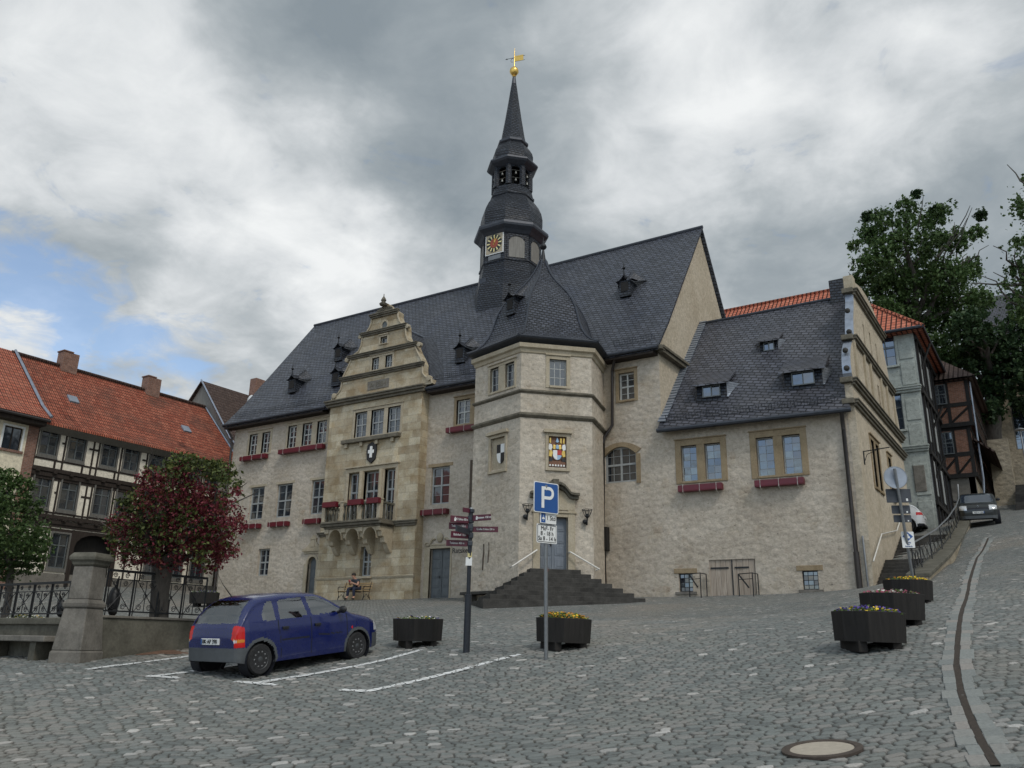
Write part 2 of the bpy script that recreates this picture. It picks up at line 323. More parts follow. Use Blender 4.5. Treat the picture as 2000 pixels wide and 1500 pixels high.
M = dict(
  plaster=masonry('lime_render', (.38, .325, .258), (.46, .40, .325), (.535, .475, .395)),
  plaster_t=masonry('tower_render', (.41, .355, .283), (.49, .43, .35), (.565, .505, .42)),
  plaster_g=masonry('gable_render', (.41, .345, .255), (.49, .42, .32), (.55, .48, .38), patches=False),
  rubble=masonry('rubble_stone', (.26, .22, .16), (.36, .31, .23), (.44, .38, .29), bump=1.0),
  ashlar=ashlar('ashlar'),
  trim=trim('sandstone_trim', (.36, .30, .21), (.47, .41, .31)), trim_y=trim('ochre_sandstone', (.235, .175, .105), (.34, .265, .17)),
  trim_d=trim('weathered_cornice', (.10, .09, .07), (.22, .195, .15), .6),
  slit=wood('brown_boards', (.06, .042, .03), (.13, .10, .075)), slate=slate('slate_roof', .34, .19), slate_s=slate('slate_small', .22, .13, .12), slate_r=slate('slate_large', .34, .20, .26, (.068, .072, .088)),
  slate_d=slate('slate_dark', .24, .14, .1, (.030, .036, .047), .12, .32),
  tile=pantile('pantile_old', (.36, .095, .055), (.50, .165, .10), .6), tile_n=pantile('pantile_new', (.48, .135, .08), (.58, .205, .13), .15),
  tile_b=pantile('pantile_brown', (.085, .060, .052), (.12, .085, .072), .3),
  brick=brick('red_brick', (.17, .075, .05), (.25, .12, .08)),
  zinc=plain('zinc_sheet', (.30, .33, .38), .42, .6, .2, 3), lead=plain('lead_dark', (.045, .05, .062), .5, .3, .2, 5),
  iron=plain('black_iron', (.018, .019, .021), .5, .4, .2, 20), pipe=plain('brown_downpipe', (.038, .032, .030), .45, .2, .2, 6),
  steel=plain('galvanised_steel', (.30, .31, .32), .42, .8, .12, 12), white_rail=plain('white_handrail', (.62, .60, .55), .4, 0, .08, 10),
  glass=glass_win('window_glass', (.02, .026, .034), 2.2), glass_b=glass_win('window_glass_bright', (.02, .03, .045), 2.2), frame=plain('grey_window_frame', (.30, .31, .305), .55, 0, .15, 12),
  frame_l=plain('pale_window_frame', (.46, .46, .43), .55, 0, .12, 12), frame_d=plain('dark_window_frame', (.10, .11, .11), .5, 0, .2, 12),
  lead_bar=plain('leaded_bars', (.24, .25, .25), .5, .2, .1, 20),
  door=wood('grey_painted_door', (.085, .095, .10), (.14, .152, .158), .55), door_b=wood('blue_grey_door', (.125, .145, .17), (.20, .22, .25), .5),
  plank=wood('weathered_planks', (.24, .19, .145), (.46, .39, .32)), oak_c=wood('painted_casing', (.085, .08, .07), (.17, .16, .145)), oak=wood('dark_oak_beam', (.014, .010, .008), (.045, .033, .026)),
  oak_g=wood('grey_oak', (.14, .13, .115), (.26, .245, .22)), black_wood=wood('black_stained_wood', (.010, .009, .008), (.026, .023, .021)),
  infill=masonry('cream_infill', (.66, .60, .49), (.72, .66, .55), (.76, .70, .60), patches=False, bump=.25), cream=masonry('cream_plaster', (.64, .57, .43), (.70, .63, .48), (.74, .67, .52), patches=False, bump=.15),
  grn=masonry('grey_green_plaster', (.27, .29, .265), (.33, .35, .32), (.38, .40, .37), patches=False, bump=.3),
  red_box=plain('dark_red_box', (.11, .006, .014), .45, 0, .15, 6), orange_brick=brick('orange_brick_infill', (.20, .075, .04), (.28, .12, .065)),
  stone_d=trim('dark_step_stone', (.035, .033, .030), (.085, .08, .072)), stone_g=trim('grey_sandstone', (.12, .11, .095), (.235, .215, .185)),
  stone_w=trim('mossy_wall_stone', (.075, .07, .055), (.16, .15, .12)),
  gold=plain('gilding', (.75, .50, .14), .28, .9, .12, 8), white=plain('white_paint', (.74, .74, .72), .5, 0, .06, 10), black=plain('black_paint', (.012, .012, .013), .5, 0, .1, 10),
  red=plain('red_paint', (.42, .035, .025), .45, 0, .1, 10), clock_red=plain('clock_red', (.30, .06, .03), .6, 0, .15, 10), blue=plain('traffic_blue', (.010, .075, .27), .35, 0, .05, 4),
  lightblue=plain('pale_blue_paint', (.30, .45, .60), .5, 0, .1, 10), brownp=plain('brown_paint', (.16, .07, .035), .6, 0, .2, 10), yellowp=plain('yellow_paint', (.70, .50, .12), .5, 0, .15, 10),
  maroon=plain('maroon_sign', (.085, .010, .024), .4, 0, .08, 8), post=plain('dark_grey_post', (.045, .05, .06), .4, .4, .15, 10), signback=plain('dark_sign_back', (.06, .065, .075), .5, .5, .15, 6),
  sticker=plain('cream_sticker', (.72, .62, .30), .5, 0, .08, 10), bell=plain('bell_bronze', (.30, .30, .28), .35, .9, .1, 10),
  bench=wood('bench_slats', (.30, .20, .10), (.48, .35, .19)), lead_grey=plain('grey_slate_plate', (.16, .17, .18), .6, 0, .2, 5),
  concrete=plain('manhole_concrete', (.40, .35, .28), .9, 0, .12, 20, .3), rust=plain('rusty_iron_ring', (.095, .075, .062), .8, .5, .25, 20, .3),
  skin=plain('skin', (.42, .23, .16), .55, 0, .06, 12), shirt=plain('dark_shirt', (.035, .04, .05), .85, 0, .2, 14), jeans=plain('dark_jeans', (.012, .016, .035), .85, 0, .25, 14), hair=plain('dark_hair', (.02, .014, .01), .7, 0, .3, 30),
  phone=plain('phone', (.30, .04, .035), .3, 0, .05, 5), soil=plain('soil', (.045, .033, .024), .95, 0, .3, 20, .5),
  car_blue=paint('blue_car_paint', (.003, .009, .085), .2, 0, .7), car_white=paint('white_car_paint', (.60, .61, .62)), car_dark=paint('dark_van_paint', (.008, .011, .011), .35, 0, .25),
  trimplast=plain('grey_bumper_plastic', (.075, .082, .088), .55, 0, .12, 10), tyre=plain('tyre_rubber', (.018, .018, .019), .8, 0, .15, 20), rim=plain('steel_rim', (.085, .088, .092), .45, .6, .15, 20), rim_l=plain('alloy_rim', (.45, .46, .47), .35, .8, .1, 10),
  tail=plain('tail_lamp_red', (.50, .012, .010), .15, 0, .1, 8), amber=plain('amber_lamp', (.55, .20, .02), .2, 0, .1, 8), lampglass=plain('lamp_clear', (.60, .61, .62), .08, .3, .1, 6),
  carglass=see_glass('car_glass'), cardark=plain('car_interior', (.022, .023, .026), .8, 0, .2, 10), seam=plain('panel_gap', (.004, .005, .010), .7),
  bark=bark('bark'), bark_g=bark('grey_bark', (.075, .068, .06), (.20, .185, .165)),
  leaf=leaf_mat('lime_leaves', (.036, .070, .020), (.066, .118, .034), (.11, .165, .055)), leaf_d=leaf_mat('dark_leaves', (.020, .044, .018), (.036, .070, .026), (.06, .10, .035)),
  leaf_b=leaf_mat('bush_leaves', (.040, .074, .022), (.068, .115, .034), (.11, .16, .05)), leaf_h=leaf_mat('hawthorn_leaves', (.040, .055, .016), (.075, .10, .028), (.17, .19, .055)),
  bloom=leaf_mat('hawthorn_blossom', (.075, .008, .016), (.17, .020, .036), (.36, .085, .11)), bloom_d=leaf_mat('wilted_blossom', (.085, .022, .016), (.14, .04, .026), (.20, .07, .04)),
)
for k, c in dict(fl_yellow=(.75, .52, .04), fl_orange=(.70, .28, .03), fl_purple=(.10, .06, .30), fl_white=(.75, .72, .66), fl_pink=(.38, .08, .14), fl_green=(.09, .14, .03)).items():
    M[k] = leaf_mat(k, tuple(x*.6 for x in c), c, tuple(min(1, x*1.2) for x in c))
# ------------------------------------------------------------------ cobbled square
def cob_np(X, Y, sw=.185, sh=.130, ang=R(33)):   # jittered setts in rows: random id, distance to the joint
    ca, sa = math.cos(ang), math.sin(ang); u = (X*ca+Y*sa)/sw; v = (-X*sa+Y*ca)/sh
    u = u + .55*np.sin(v*.11+u*.05) + .25*np.sin(u*.31+2); v = v + .9*np.sin(u*.13) + .5*np.sin(u*.37+1.3)
    iv = np.floor(v); d1 = np.full(X.shape, 9.0); d2 = np.full(X.shape, 9.0); idd = np.zeros(X.shape); tl = np.zeros(X.shape)
    def hsh(a, b, k): q = np.sin(a*12.9898+b*78.233+k*37.719)*43758.5453; return q-np.floor(q)
    for dj in (-1, 0, 1):
        rj = iv+dj; sh_ = (rj % 2)*.5 + hsh(rj, 0, 3)*.3; iu = np.floor(u-sh_)
        for di in (-1, 0, 1, 2):
            ri = iu+di; cx = ri+.5+sh_+(hsh(ri, rj, 1)-.5)*.55; cy = rj+.5+(hsh(ri, rj, 2)-.5)*.42
            dx = np.abs(u-cx)*.95; dy = np.abs(v-cy); d = (dx**2.6+dy**2.6)**(1/2.6)
            m = d < d1; d2 = np.where(m, d1, np.minimum(d2, d)); idd = np.where(m, hsh(ri, rj, 5), idd); tl = np.where(m, (hsh(ri, rj, 6)-.5)*(u-cx)+(hsh(ri, rj, 7)-.5)*(v-cy), tl); d1 = np.where(m, d, d1)
    return idd, d2-d1, tl
def grid_mesh(name, P, nu, nv, mask=None):
    me = bpy.data.meshes.new(name); i = np.arange(nu*nv).reshape(nu, nv)
    q = np.stack([i[:-1, :-1], i[1:, :-1], i[1:, 1:], i[:-1, 1:]], -1).reshape(-1, 4)
    if mask is not None: q = q[mask.ravel()]
    me.vertices.add(len(P)); me.vertices.foreach_set('co', P.ravel()); me.loops.add(q.size); me.loops.foreach_set('vertex_index', q.ravel())
    me.polygons.add(len(q)); me.polygons.foreach_set('loop_start', np.arange(0, q.size, 4)); me.update(calc_edges=True); me.validate()
    return me
def cobble_mat(far):
    t = NT('cobble_setts_far' if far else 'cobble_setts'); p = t.pos()
    if far:
        uv = t.map(p, (1/.165, 1/.118, 0), (0, 0, -R(33)))
        wob = t.mix(.35, uv, t.n('TexNoise', Vector=p, Scale=.8).outputs[1], 'ADD')
        vo = t.n('TexVoronoi', Vector=wob, Scale=1.0, Randomness=.7, voronoi_dimensions='2D'); rnd = t.n('SeparateColor', Color=vo.outputs[1]).outputs[0]
        ve = t.n('TexVoronoi', Vector=wob, Scale=1.0, Randomness=.7, voronoi_dimensions='2D', feature='DISTANCE_TO_EDGE').outputs[0]
        edge = t.ramp(ve, ((.015, 0.0), (.09, 1.0)))
    else:
        a = t.n('Attribute', attribute_name='sett'); s = t.n('SeparateColor', Color=a.outputs[0]); rnd, edge = s.outputs[0], s.outputs[1]
    c = t.ramp(rnd, ((0, (.125, .134, .128)), (.25, (.165, .176, .166)), (.5, (.188, .20, .188)), (.75, (.207, .207, .193)), (.94, (.23, .222, .206)), (.975, (.32, .31, .29)), (1, (.50, .48, .45))))
    grain = t.noise(t.map(p, (1, 1, 1)), 45, 6, .75); c = t.mix(1.0, c, t.ramp(grain, ((.3, .72), (.7, 1.22))), 'MULTIPLY')
    big = t.noise(p, .22, 5, .6); c = t.mix(1.0, c, t.ramp(big, ((.3, (.82, .84, .84)), (.5, (1, 1, 1)), (.72, (1.12, 1.06, 1.0)))), 'MULTIPLY')
    warm = t.ramp(t.noise(p, .13, 4), ((.53, 0.0), (.68, .42))); c = t.mix(warm, c, (.31, .25, .19))
    moss = t.ramp(t.noise(p, 1.1, 5), ((.55, 0.0), (.75, .55))); joint = t.mix(moss, (.048, .044, .037), (.042, .05, .027)) if not far else t.mix(moss, (.06, .055, .048), (.055, .062, .04))
    c = t.mix(edge, joint, c)
    h = t.math('MULTIPLY', grain, .3)
    if far: h = t.math('ADD', h, t.math('MULTIPLY', edge, .8))
    return t.out(c, t.ramp(grain, ((.3, .62), (.7, .85))), t.bump(h, .5 if not far else .8, .01 if not far else .03), Specular_IOR_Level=.45)
M['cob'] = cobble_mat(False); M['cob_far'] = cobble_mat(True)
nth = 1000; th = AZ + np.linspace(-R(36), R(36), nth)
rr = [6.2]
while rr[-1] < 25: rr.append(rr[-1] + max(.016, .0019*rr[-1]))
rr = np.array(rr); RR, TH = np.meshgrid(rr, th, indexing='ij')
X = -np.sin(TH)*RR; Y = np.cos(TH)*RR; Z = ground_np(X, Y)
idd, de, tl = cob_np(X, Y)
e = np.clip(de/.26, 0, 1); dome = 1-(1-e)**2.6
Z2 = Z + .036*dome - .032 + tl*.026 + (idd-.5)*.012
fade = np.clip((25.0-RR)/1.0, 0, 1); Z2 = Z + (Z2-Z)*fade
me = grid_mesh('cobblestone_square', np.stack([X, Y, Z2], -1).reshape(-1, 3), len(rr), nth)
ca = me.color_attributes.new('sett', 'FLOAT_COLOR', 'POINT')
attr = np.stack([idd, np.clip((de-.055)/.12, 0, 1), e, np.ones_like(e)], -1).reshape(-1, 4); ca.data.foreach_set('color', attr.ravel())
me.materials.append(M['cob']); me.polygons.foreach_set('use_smooth', [True]*len(me.polygons))
struct(link('cobblestone_square', me))
xs = np.concatenate([np.arange(-160, -60, 5.0), np.arange(-60, 40, .5), np.arange(40, 160, 5.0)]); ys = np.concatenate([np.arange(-60, -4, 3.0), np.arange(-4, 62, .5), np.arange(62, 300, 6.0)])
X, Y = np.meshgrid(xs, ys, indexing='ij'); cx = np.clip(X, -85, 40); cy = np.clip(Y, -20, 85); Z = ground_np(cx, cy) - .012
r_ = np.hypot(X, Y); a_ = np.arctan2(-X, Y); ins = (r_ > 7.2) & (r_ < 24.0) & (np.abs(a_-AZ) < R(35))
fm = ~(ins[:-1, :-1] & ins[1:, :-1] & ins[1:, 1:] & ins[:-1, 1:])
Z = np.where(ins, Z-.03, Z)
me = grid_mesh('paved_ground', np.stack([X, Y, Z], -1).reshape(-1, 3), len(xs), len(ys), fm)
me.materials.append(M['cob_far']); me.polygons.foreach_set('use_smooth', [True]*len(me.polygons)); struct(link('paved_ground', me))

def ribbon(pts, w, lift, name, mt, seg=.25, wob=0.0, parent=None, gaps=0.0):   # strip laid over the terrain
    pts = [V((p[0], p[1])) for p in pts]; fine = []
    for a, b in zip(pts[:-1], pts[1:]):
        k = max(1, int((b-a).length/seg)); fine += [a.lerp(b, i/k) for i in range(k)]
    fine.append(pts[-1]); mb = MB(); row = []
    for i, p in enumerate(fine):
        t = (fine[min(i+1, len(fine)-1)]-fine[max(i-1, 0)]).normalized(); n = V((-t.y, t.x)); q = []
        for s in (-1, 1):
            ww = w/2*(1+wob*(random.random()-.5)); c = p + n*s*ww; q.append(V((c.x, c.y, gz(c.x, c.y)+lift)))
        row.append(q)
    for i in range(len(row)-1):
        if gaps and random.random() < gaps: continue
        mb.poly(row[i][0], row[i+1][0], row[i+1][1], row[i][1])
    return mb.build(name, mt, parent)
def worn_paint():
    t = NT('worn_line_paint'); p = t.pos(); t.out((.74, .74, .72), .7)
    cr = t.n('TexVoronoi', Vector=t.map(p, (1/.165, 1/.118, 0), (0, 0, -R(33))), Scale=1.0, voronoi_dimensions='2D', feature='DISTANCE_TO_EDGE').outputs[0]
    m_ = t.math('MULTIPLY', t.ramp(cr, ((.03, 0.0), (.10, 1.0))), t.ramp(t.noise(p, 9, 5, .7), ((.30, 0.0), (.40, 1.0))))
    tr = t.n('BsdfTransparent'); mx = t.n('MixShader', Fac=m_); t.set(mx.inputs[1], tr.outputs[0]); t.set(mx.inputs[2], t.b.outputs[0]); t.set(t.N['Material Output'].inputs[0], mx.outputs[0]); return t.m
M['line'] = worn_paint()
for a in (((168,1309), (390,1280)), ((290,1323), (474,1299)), ((506,1334), (630,1314), (750,1290), (824,1270)), ((718,1351), (860,1320), (1016,1279)), ((288,1321), (350,1326)), ((460,1332), (540,1339)), ((664,1349), (720,1352))):
    struct(ribbon([on_ground(*q) for q in a], .15, .012, 'parking_marking', M['line'], .08, .5, gaps=.03))
# drainage channel down the street: flat stones on both sides of a dark open joint
dp = [on_ground(*q) for q in ((1946,1500), (1921,1460), (1893,1400), (1876,1350), (1868,1300), (1872,1240), (1880,1190), (1893,1140), (1912,1085), (1930,1052))]
def slab_mat():
    t = NT('channel_slab'); p = t.pos(); r0 = t.n('NewGeometry').outputs['Random Per Island']
    c = t.mix(1.0, t.ramp(r0, ((0, (.19, .20, .19)), (.5, (.235, .245, .23)), (1, (.28, .255, .23)))), t.ramp(t.noise(p, 30, 6, .7), ((.3, .75), (.7, 1.2))), 'MULTIPLY')
    return t.out(c, .85, t.bump(t.noise(p, 30, 4), .5, .01))
M['slab'] = slab_mat(); mb = MB()
for a, b in zip(dp[:-1], dp[1:]):
    t = (b-a).normalized(); n = V((-t.y, t.x, 0)); L = (b-a).length; k = max(1, int(L/.33))
    for s in (-1, 1):
        for i in range(k):
            q0, q1 = a.lerp(b, (i+.03)/k), a.lerp(b, (i+.97)/k); w0, w1 = .035+random.random()*.01, .16+random.random()*.07
            vs = []
            for q, w in ((q0, w0), (q0, w1), (q1, w1+random.random()*.02-.01), (q1, w0)):
                c = q+n*s*w; vs.append((c.x, c.y, gz(c.x, c.y)+.017+random.random()*.006))
            lo = [(x, y, z-.06) for x, y, z in vs]
            mb.hexa(lo+vs if s > 0 else lo[::-1]+vs[::-1])
struct(mb.build('drain_channel', M['slab'], bevel=.006))
struct(ribbon(dp, .075, .016, 'channel_joint', M['soil'], .3))
c0 = on_ground(1606, 1468); nx = V((gz(c0.x+.3, c0.y)-gz(c0.x-.3, c0.y), gz(c0.x, c0.y+.3)-gz(c0.x, c0.y-.3), 0))/.6; nz = V((-nx.x, -nx.y, 1)).normalized()
mc = thing('manhole_cover', 'round beige concrete manhole cover with rusty rim in the cobbles', 'manhole cover', c0, rotz=0)
mc.rotation_euler = nz.to_track_quat('Z', 'Y').to_euler()
MB().lathe([(.30, .0), (.385, .0), (.385, .026), (.37, .030), (.315, .030), (.305, .022), (.30, .0)], 48, cap=False).build('rim', M['rust'], mc, True)
MB().lathe([(.0, .014), (.15, .024), (.303, .020), (.303, -.02)], 48, cap=False).build('cover_plate', M['concrete'], mc, True)
# ------------------------------------------------------------------ town hall
TH = thing('town_hall', 'old stone town hall with slate roof, clock spire and octagonal stair turret', 'town hall', (-28, 34, 2))
FF = Fr((0, 34, 0), (1, 0, 0)); RF = Fr((0, 33.4, 0), (1, 0, 0)); WF = Fr((-14.15, 34, 0), (math.cos(R(3.2)), math.sin(R(3.2)), 0))
HC = V((-19.5, 32.6, 0)); hx = lambda deg, r=3.2, z=0: V((HC.x+r*math.cos(R(deg)), HC.y+r*math.sin(R(deg)), z))
tA, tB, tC, tD, tE = hx(-136), hx(-76), hx(-16), hx(44), hx(164)
TF = Fr(tB, tC-tB); TL = Fr(tA, tB-tA); TRt = Fr(tC, tD-tC)

def window(F, r, parent, cols=2, rows=4, depth=.16, fr=.07, cross=True, fm='frame', gm='glass', bars='frame', sur=0.0, sm='trim', sill=False, arch=0.0, bw=.022, n=0.0, name='window', label=None, split=.5):
    u0, z0, u1, z1 = r; d = n-depth; mb = MB()
    if arch:   # spandrels fill the square opening above the segmental arch
        k = 10; pts = [(u0+(u1-u0)*i/k, z1-arch*(abs(2*i/k-1))**2) for i in range(k+1)]
        for a, b in zip(pts[:-1], pts[1:]): mb.fprism(F, [a, b, (b[0], z1), (a[0], z1)], d+.03, d+.05)
    mb.fbox(F, u0, u0+fr, z0, z1, d-.03, d+.03); mb.fbox(F, u1-fr, u1, z0, z1, d-.03, d+.03)
    mb.fbox(F, u0+fr, u1-fr, z1-fr, z1, d-.03, d+.03); mb.fbox(F, u0+fr, u1-fr, z0, z0+fr, d-.03, d+.03)
    if cross:
        um = (u0+u1)/2; zs = z0+(z1-z0)*split; mb.fbox(F, um-fr*.5, um+fr*.5, z0+fr, z1-fr, d-.028, d+.035)
        if cross != 'v': mb.fbox(F, u0+fr, um-fr*.5, zs-fr*.5, zs+fr*.5, d-.028, d+.042); mb.fbox(F, um+fr*.5, u1-fr, zs-fr*.5, zs+fr*.5, d-.028, d+.042)
    mb.k = 1
    for i in range(1, cols):
        u = u0+(u1-u0)*i/cols
        if not (cross and abs(i/cols-.5) < .01): mb.fbox(F, u-bw/2, u+bw/2, z0+fr, z1-fr, d-.012, d+.012)
    for j in range(1, rows):
        z = z0+(z1-z0)*j/rows
        if not (cross and cross != 'v' and abs(j/rows-split) < .01): mb.fbox(F, u0+fr, u1-fr, z-bw/2, z+bw/2, d-.011, d+.011)
    w = mb.build(name, [M[fm], M[bars]], parent, label=label)
    pn_ = MB(); jr = lambda: random.uniform(-.007, .007)
    for i in range(cols):
        for j in range(rows):
            a_, b_, c_, e_ = u0+(u1-u0)*i/cols, u0+(u1-u0)*(i+1)/cols, z0+(z1-z0)*j/rows, z0+(z1-z0)*(j+1)/rows; q_ = jr(); s_, v_ = jr(), jr()
            pn_.poly(F.P(a_, c_, d+q_-s_-v_), F.P(b_, c_, d+q_+s_-v_), F.P(b_, e_, d+q_+s_+v_), F.P(a_, e_, d+q_-s_+v_))
    pn_.build('pane', M[gm], w)
    if sur:
        s = MB(); e = .035
        s.fbox(F, u0-sur, u0, z0-sur*.6, z1+sur, n-.08, n+e); s.fbox(F, u1, u1+sur, z0-sur*.6, z1+sur, n-.08, n+e)
        s.fbox(F, u0, u1, z1, z1+sur, n-.08, n+e); s.fbox(F, u0, u1, z0-sur*.6, z0, n-.08, n+e+.05)
        s.fbox(F, u0-sur-.02, u1+sur+.02, z1+sur, z1+sur+.06, n-.04, n+e+.06)
        s.build('surround', M[sm], w, bevel=.012)
    if sill: MB().fbox(F, u0-.12, u1+.12, z0-.12, z0, n-.05, n+.14).build('sill', M[sm], w, bevel=.012)
    return w
def grp(F, rects, parent, sur=.16, sm='trim', **kw):  # lights under one stone surround with mullions
    ws = [window(F, r, parent, **kw) for r in rects]; n = kw.get('n', 0.0)
    z0 = min(r[1] for r in rects); z1 = max(r[3] for r in rects); s = MB(); e = .035
    s.fbox(F, rects[0][0]-sur, rects[0][0], z0-.1, z1+sur, n-.12, n+e); s.fbox(F, rects[-1][2], rects[-1][2]+sur, z0-.1, z1+sur, n-.12, n+e)
    for a, b in zip(rects[:-1], rects[1:]): s.fbox(F, a[2], b[0], z0, z1, n-.15, n+e-.01)
    s.fbox(F, rects[0][0], rects[-1][2], z1, z1+sur, n-.12, n+e); s.fbox(F, rects[0][0], rects[-1][2], z0-.1, z0, n-.12, n+e+.02)
    s.fbox(F, rects[0][0]-sur-.03, rects[-1][2]+sur+.03, z1+sur, z1+sur+.055, n-.04, n+e+.05)
    s.build('window_surround', M[sm], parent, bevel=.015); return ws
def lev(rects):  # same sill and head height for the lights of one window
    z0 = sum(r[1] for r in rects)/len(rects); z1 = sum(r[3] for r in rects)/len(rects); return [(r[0], z0, r[2], z1) for r in rects]
FB = []   # red flower boxes hung under the windows, made later
# --- main front
w1 = lev([FF.rect((484.6,888.6), (504.4,846)), FF.rect((509,887), (529,843.6))]); w2 = lev([FF.rect((560,876), (580.6,830.4)), FF.rect((588.4,871), (610.6,823.8)), FF.rect((617,867.6), (640,820.8))])
w2[2] = (w2[2][0], w2[2][1], min(w2[2][2], -34.55), w2[2][3])
f1, f2, f3 = lev([FF.rect((483.8,1016), (517.5,948.8)), FF.rect((536,1011), (572.5,941)), FF.rect((603.8,1006), (635,938))])
g1 = FF.rect((500,1125), (527.5,1071)); ad = FF.rect((596,1166), (620,1087)); ad = (ad[0], 2.1, ad[2], ad[3])
f4 = FF.rect((840,986), (879,909)); d2 = FF.rect((836,1167), (880,1070)); d2 = (d2[0], 2.12, d2[2], d2[3])
u1 = FF.rect((891,830), (919,778)); u2 = (u1[2]+.3, u1[1], u1[2]+.3+(u1[2]-u1[0]), u1[3]); ur = FF.rect((1209.6,783), (1238,725.6)); aw = FF.rect((1182,945), (1242,869))
mb = MB()
wall_mb(mb, FF, -43.02, -27.9, .4, 13.2, [*w1, *w2, f1, f2, f3, g1, ad], .26)
wall_mb(mb, FF, -27.9, -14.15, .4, 13.2, [f4, d2, u1, u2, ur, aw], .26)
mb.build('front_wall', M['plaster'], TH)
kw = dict(bars='frame_l', fm='frame_l')
grp(FF, w1, TH, .17, **kw); grp(FF, w2, TH, .17, **kw)
for r in (f1, f2, f3, f4): window(FF, r, TH, sur=.0, fr=.085, bars='frame')
for r in (f1, f2, f3): MB().fbox(FF, r[0]-.16, r[2]+.16, r[3], r[3]+.14, -.05, .02).build('lintel', M['trim'], TH)
MB().fbox(FF, f4[0]-.2, f4[2]+.2, f4[3], f4[3]+.17, -.05, .025).build('lintel', M['trim_y'], TH)
window(FF, g1, TH, fr=.08, depth=.2); grp(FF, [u1, u2], TH, .17, 'trim_y', **kw); window(FF, ur, TH, sur=.17, sm='trim_y', fm='frame_l', bars='frame_l', rows=4)
window(FF, aw, TH, rows=4, cols=4, fr=.09, arch=.38, depth=.14)
k = 12; mbA = MB(); aw_c = (aw[0]+aw[2])/2; aw_h = (aw[2]-aw[0])/2
ap = lambda o: [(aw_c+(aw_h+o)*(2*i/k-1), aw[3]+o*.75-.38*abs(2*i/k-1)**2) for i in range(k+1)]
for (a, b), (c, d) in zip(zip(ap(0)[:-1], ap(0)[1:]), zip(ap(.26)[:-1], ap(.26)[1:])): mbA.fprism(FF, [a, b, d, c], -.1, .05)
mbA.fbox(FF, aw[2], aw[2]+.2, aw[1]-.1, aw[3]-.40, -.1, .045); mbA.build('arch_surround', M['trim_y'], TH)
for r in (w1, w2): FB.append((FF, r[0][0]-.35, r[-1][2]+.05, r[0][1]-.12, 0))
for r in (f1, f2, f3): FB.append((FF, r[0]-.15, r[2]+.12, r[1]-.30, 0))
FB.append((FF, f4[0]-.35, f4[2]+.1, f4[1]-.30, 0)); FB.append((FF, u1[0]-.42, u2[2]-.1, u1[1]-.18, 0))
def panel_door(F, r, parent, mt, leaves=2, rows=5, depth=.2, n=0, arch=0, name='door'):
    u0, z0, u1, z1 = r; d = n-depth; mb = MB(); mb.fbox(F, u0, u1, z0, z1, d-.06, d)
    w = (u1-u0)/leaves
    for l in range(leaves):
        for j in range(rows):
            a, b = u0+l*w+.09, u0+(l+1)*w-.09; c, e = z0+.1+(z1-z0-.15)*j/rows, z0+.1+(z1-z0-.15)*(j+1)/rows-.09
            mb.fbox(F, a, b, c, e, d, d+.018); mb.fbox(F, a+.07, b-.07, c+.07, e-.07, d+.018, d+.032)
    for l in range(1, leaves): mb.fbox(F, u0+l*w-.025, u0+l*w+.025, z0, z1, d, d+.04)
    o = mb.build(name, M[mt], parent, bevel=.008)
    h = MB(); um = u0+w-.08 if leaves == 2 else u1-.12; h.fbox(F, um-.02, um+.02, z0+.98, z0+1.12, d+.03, d+.05); h.tube([F.P(um, z0+1.05, d+.05), F.P(um, z0+1.05, d+.09), F.P(um-.11, z0+1.05, d+.09)], .012, 6)
    h.build('handle', M['iron'], o); return o
panel_door(FF, d2, TH, 'door')
mbd = MB(); u0, z0, uu, z1 = d2
for s0, s1 in ((u0-.34, u0), (uu, uu+.1)): mbd.fbox(FF, s0, s1, z0, z1+.1, -.1, .03)
mbd.fbox(FF, u0, uu, z1, z1+.14, -.1, .03); mbd.build('door_surround', M['trim'], TH, bevel=.015)
# carved scroll crest over the door
cr = MB(); uc = (u0+uu)/2-.02; zc = z1+.42
for s in (-1, 1):
    cr.tube([FF.P(uc+s*(.30+.5*t), zc+.03-.22*t+.10*math.sin(t*6), .05) for t in [i/8 for i in range(9)]], .055, 6)
    cr.tube([FF.P(uc+s*(.82+.11*math.cos(a)*(1-a/9)), zc-.20+.11*math.sin(a)*(1-a/9), .05) for a in [i*.6 for i in range(11)]], .035, 6)
cr.ball(FF.P(uc, zc+.12, .04), .2, 12, sy=.5, sz=1.25); cr.fbox(FF, uc-.75, uc+.75, z1+.16, z1+.22, -.05, .05); cr.build('door_crest', M['trim'], TH, True)
# arched side door with little gabled crest
u0, z0, uu, z1 = ad; um = (u0+uu)/2; h = (uu-u0)/2
k = 12; sp = MB(); arc = [(um-h*math.cos(math.pi*i/k), z1-h*1.1+h*1.1*math.sin(math.pi*i/k)) for i in range(k+1)]
for a, b in zip(arc[:-1], arc[1:]): sp.fprism(FF, [a, b, (b[0], z1+.001), (a[0], z1+.001)], -.20, -.01)
for i in range(k):
    a, b = arc[i], arc[i+1]; s = lambda q: (um+(q[0]-um)*1.42, z1-h*1.1+(q[1]-z1+h*1.1)*1.36); sp.fprism(FF, [a, b, s(b), s(a)], -.1, .06)
sp.fbox(FF, u0-.25, u0, z0, z1-h*1.1, -.1, .06); sp.fbox(FF, uu, uu+.22, z0, z1-h*1.1, -.1, .06)
zt = z1+.30; sp.fbox(FF, u0-.42, uu+.42, zt, zt+.14, -.02, .14); sp.fbox(FF, u0-.34, uu+.34, zt-.12, zt, -.02, .08)
sp.fprism(FF, [(um-.62, zt+.14), (um+.62, zt+.14), (um+.42, zt+.34), (um+.22, zt+.5), (um+.22, zt+.72), (um, zt+.93), (um-.22, zt+.72), (um-.22, zt+.5), (um-.42, zt+.34)], -.02, .08)
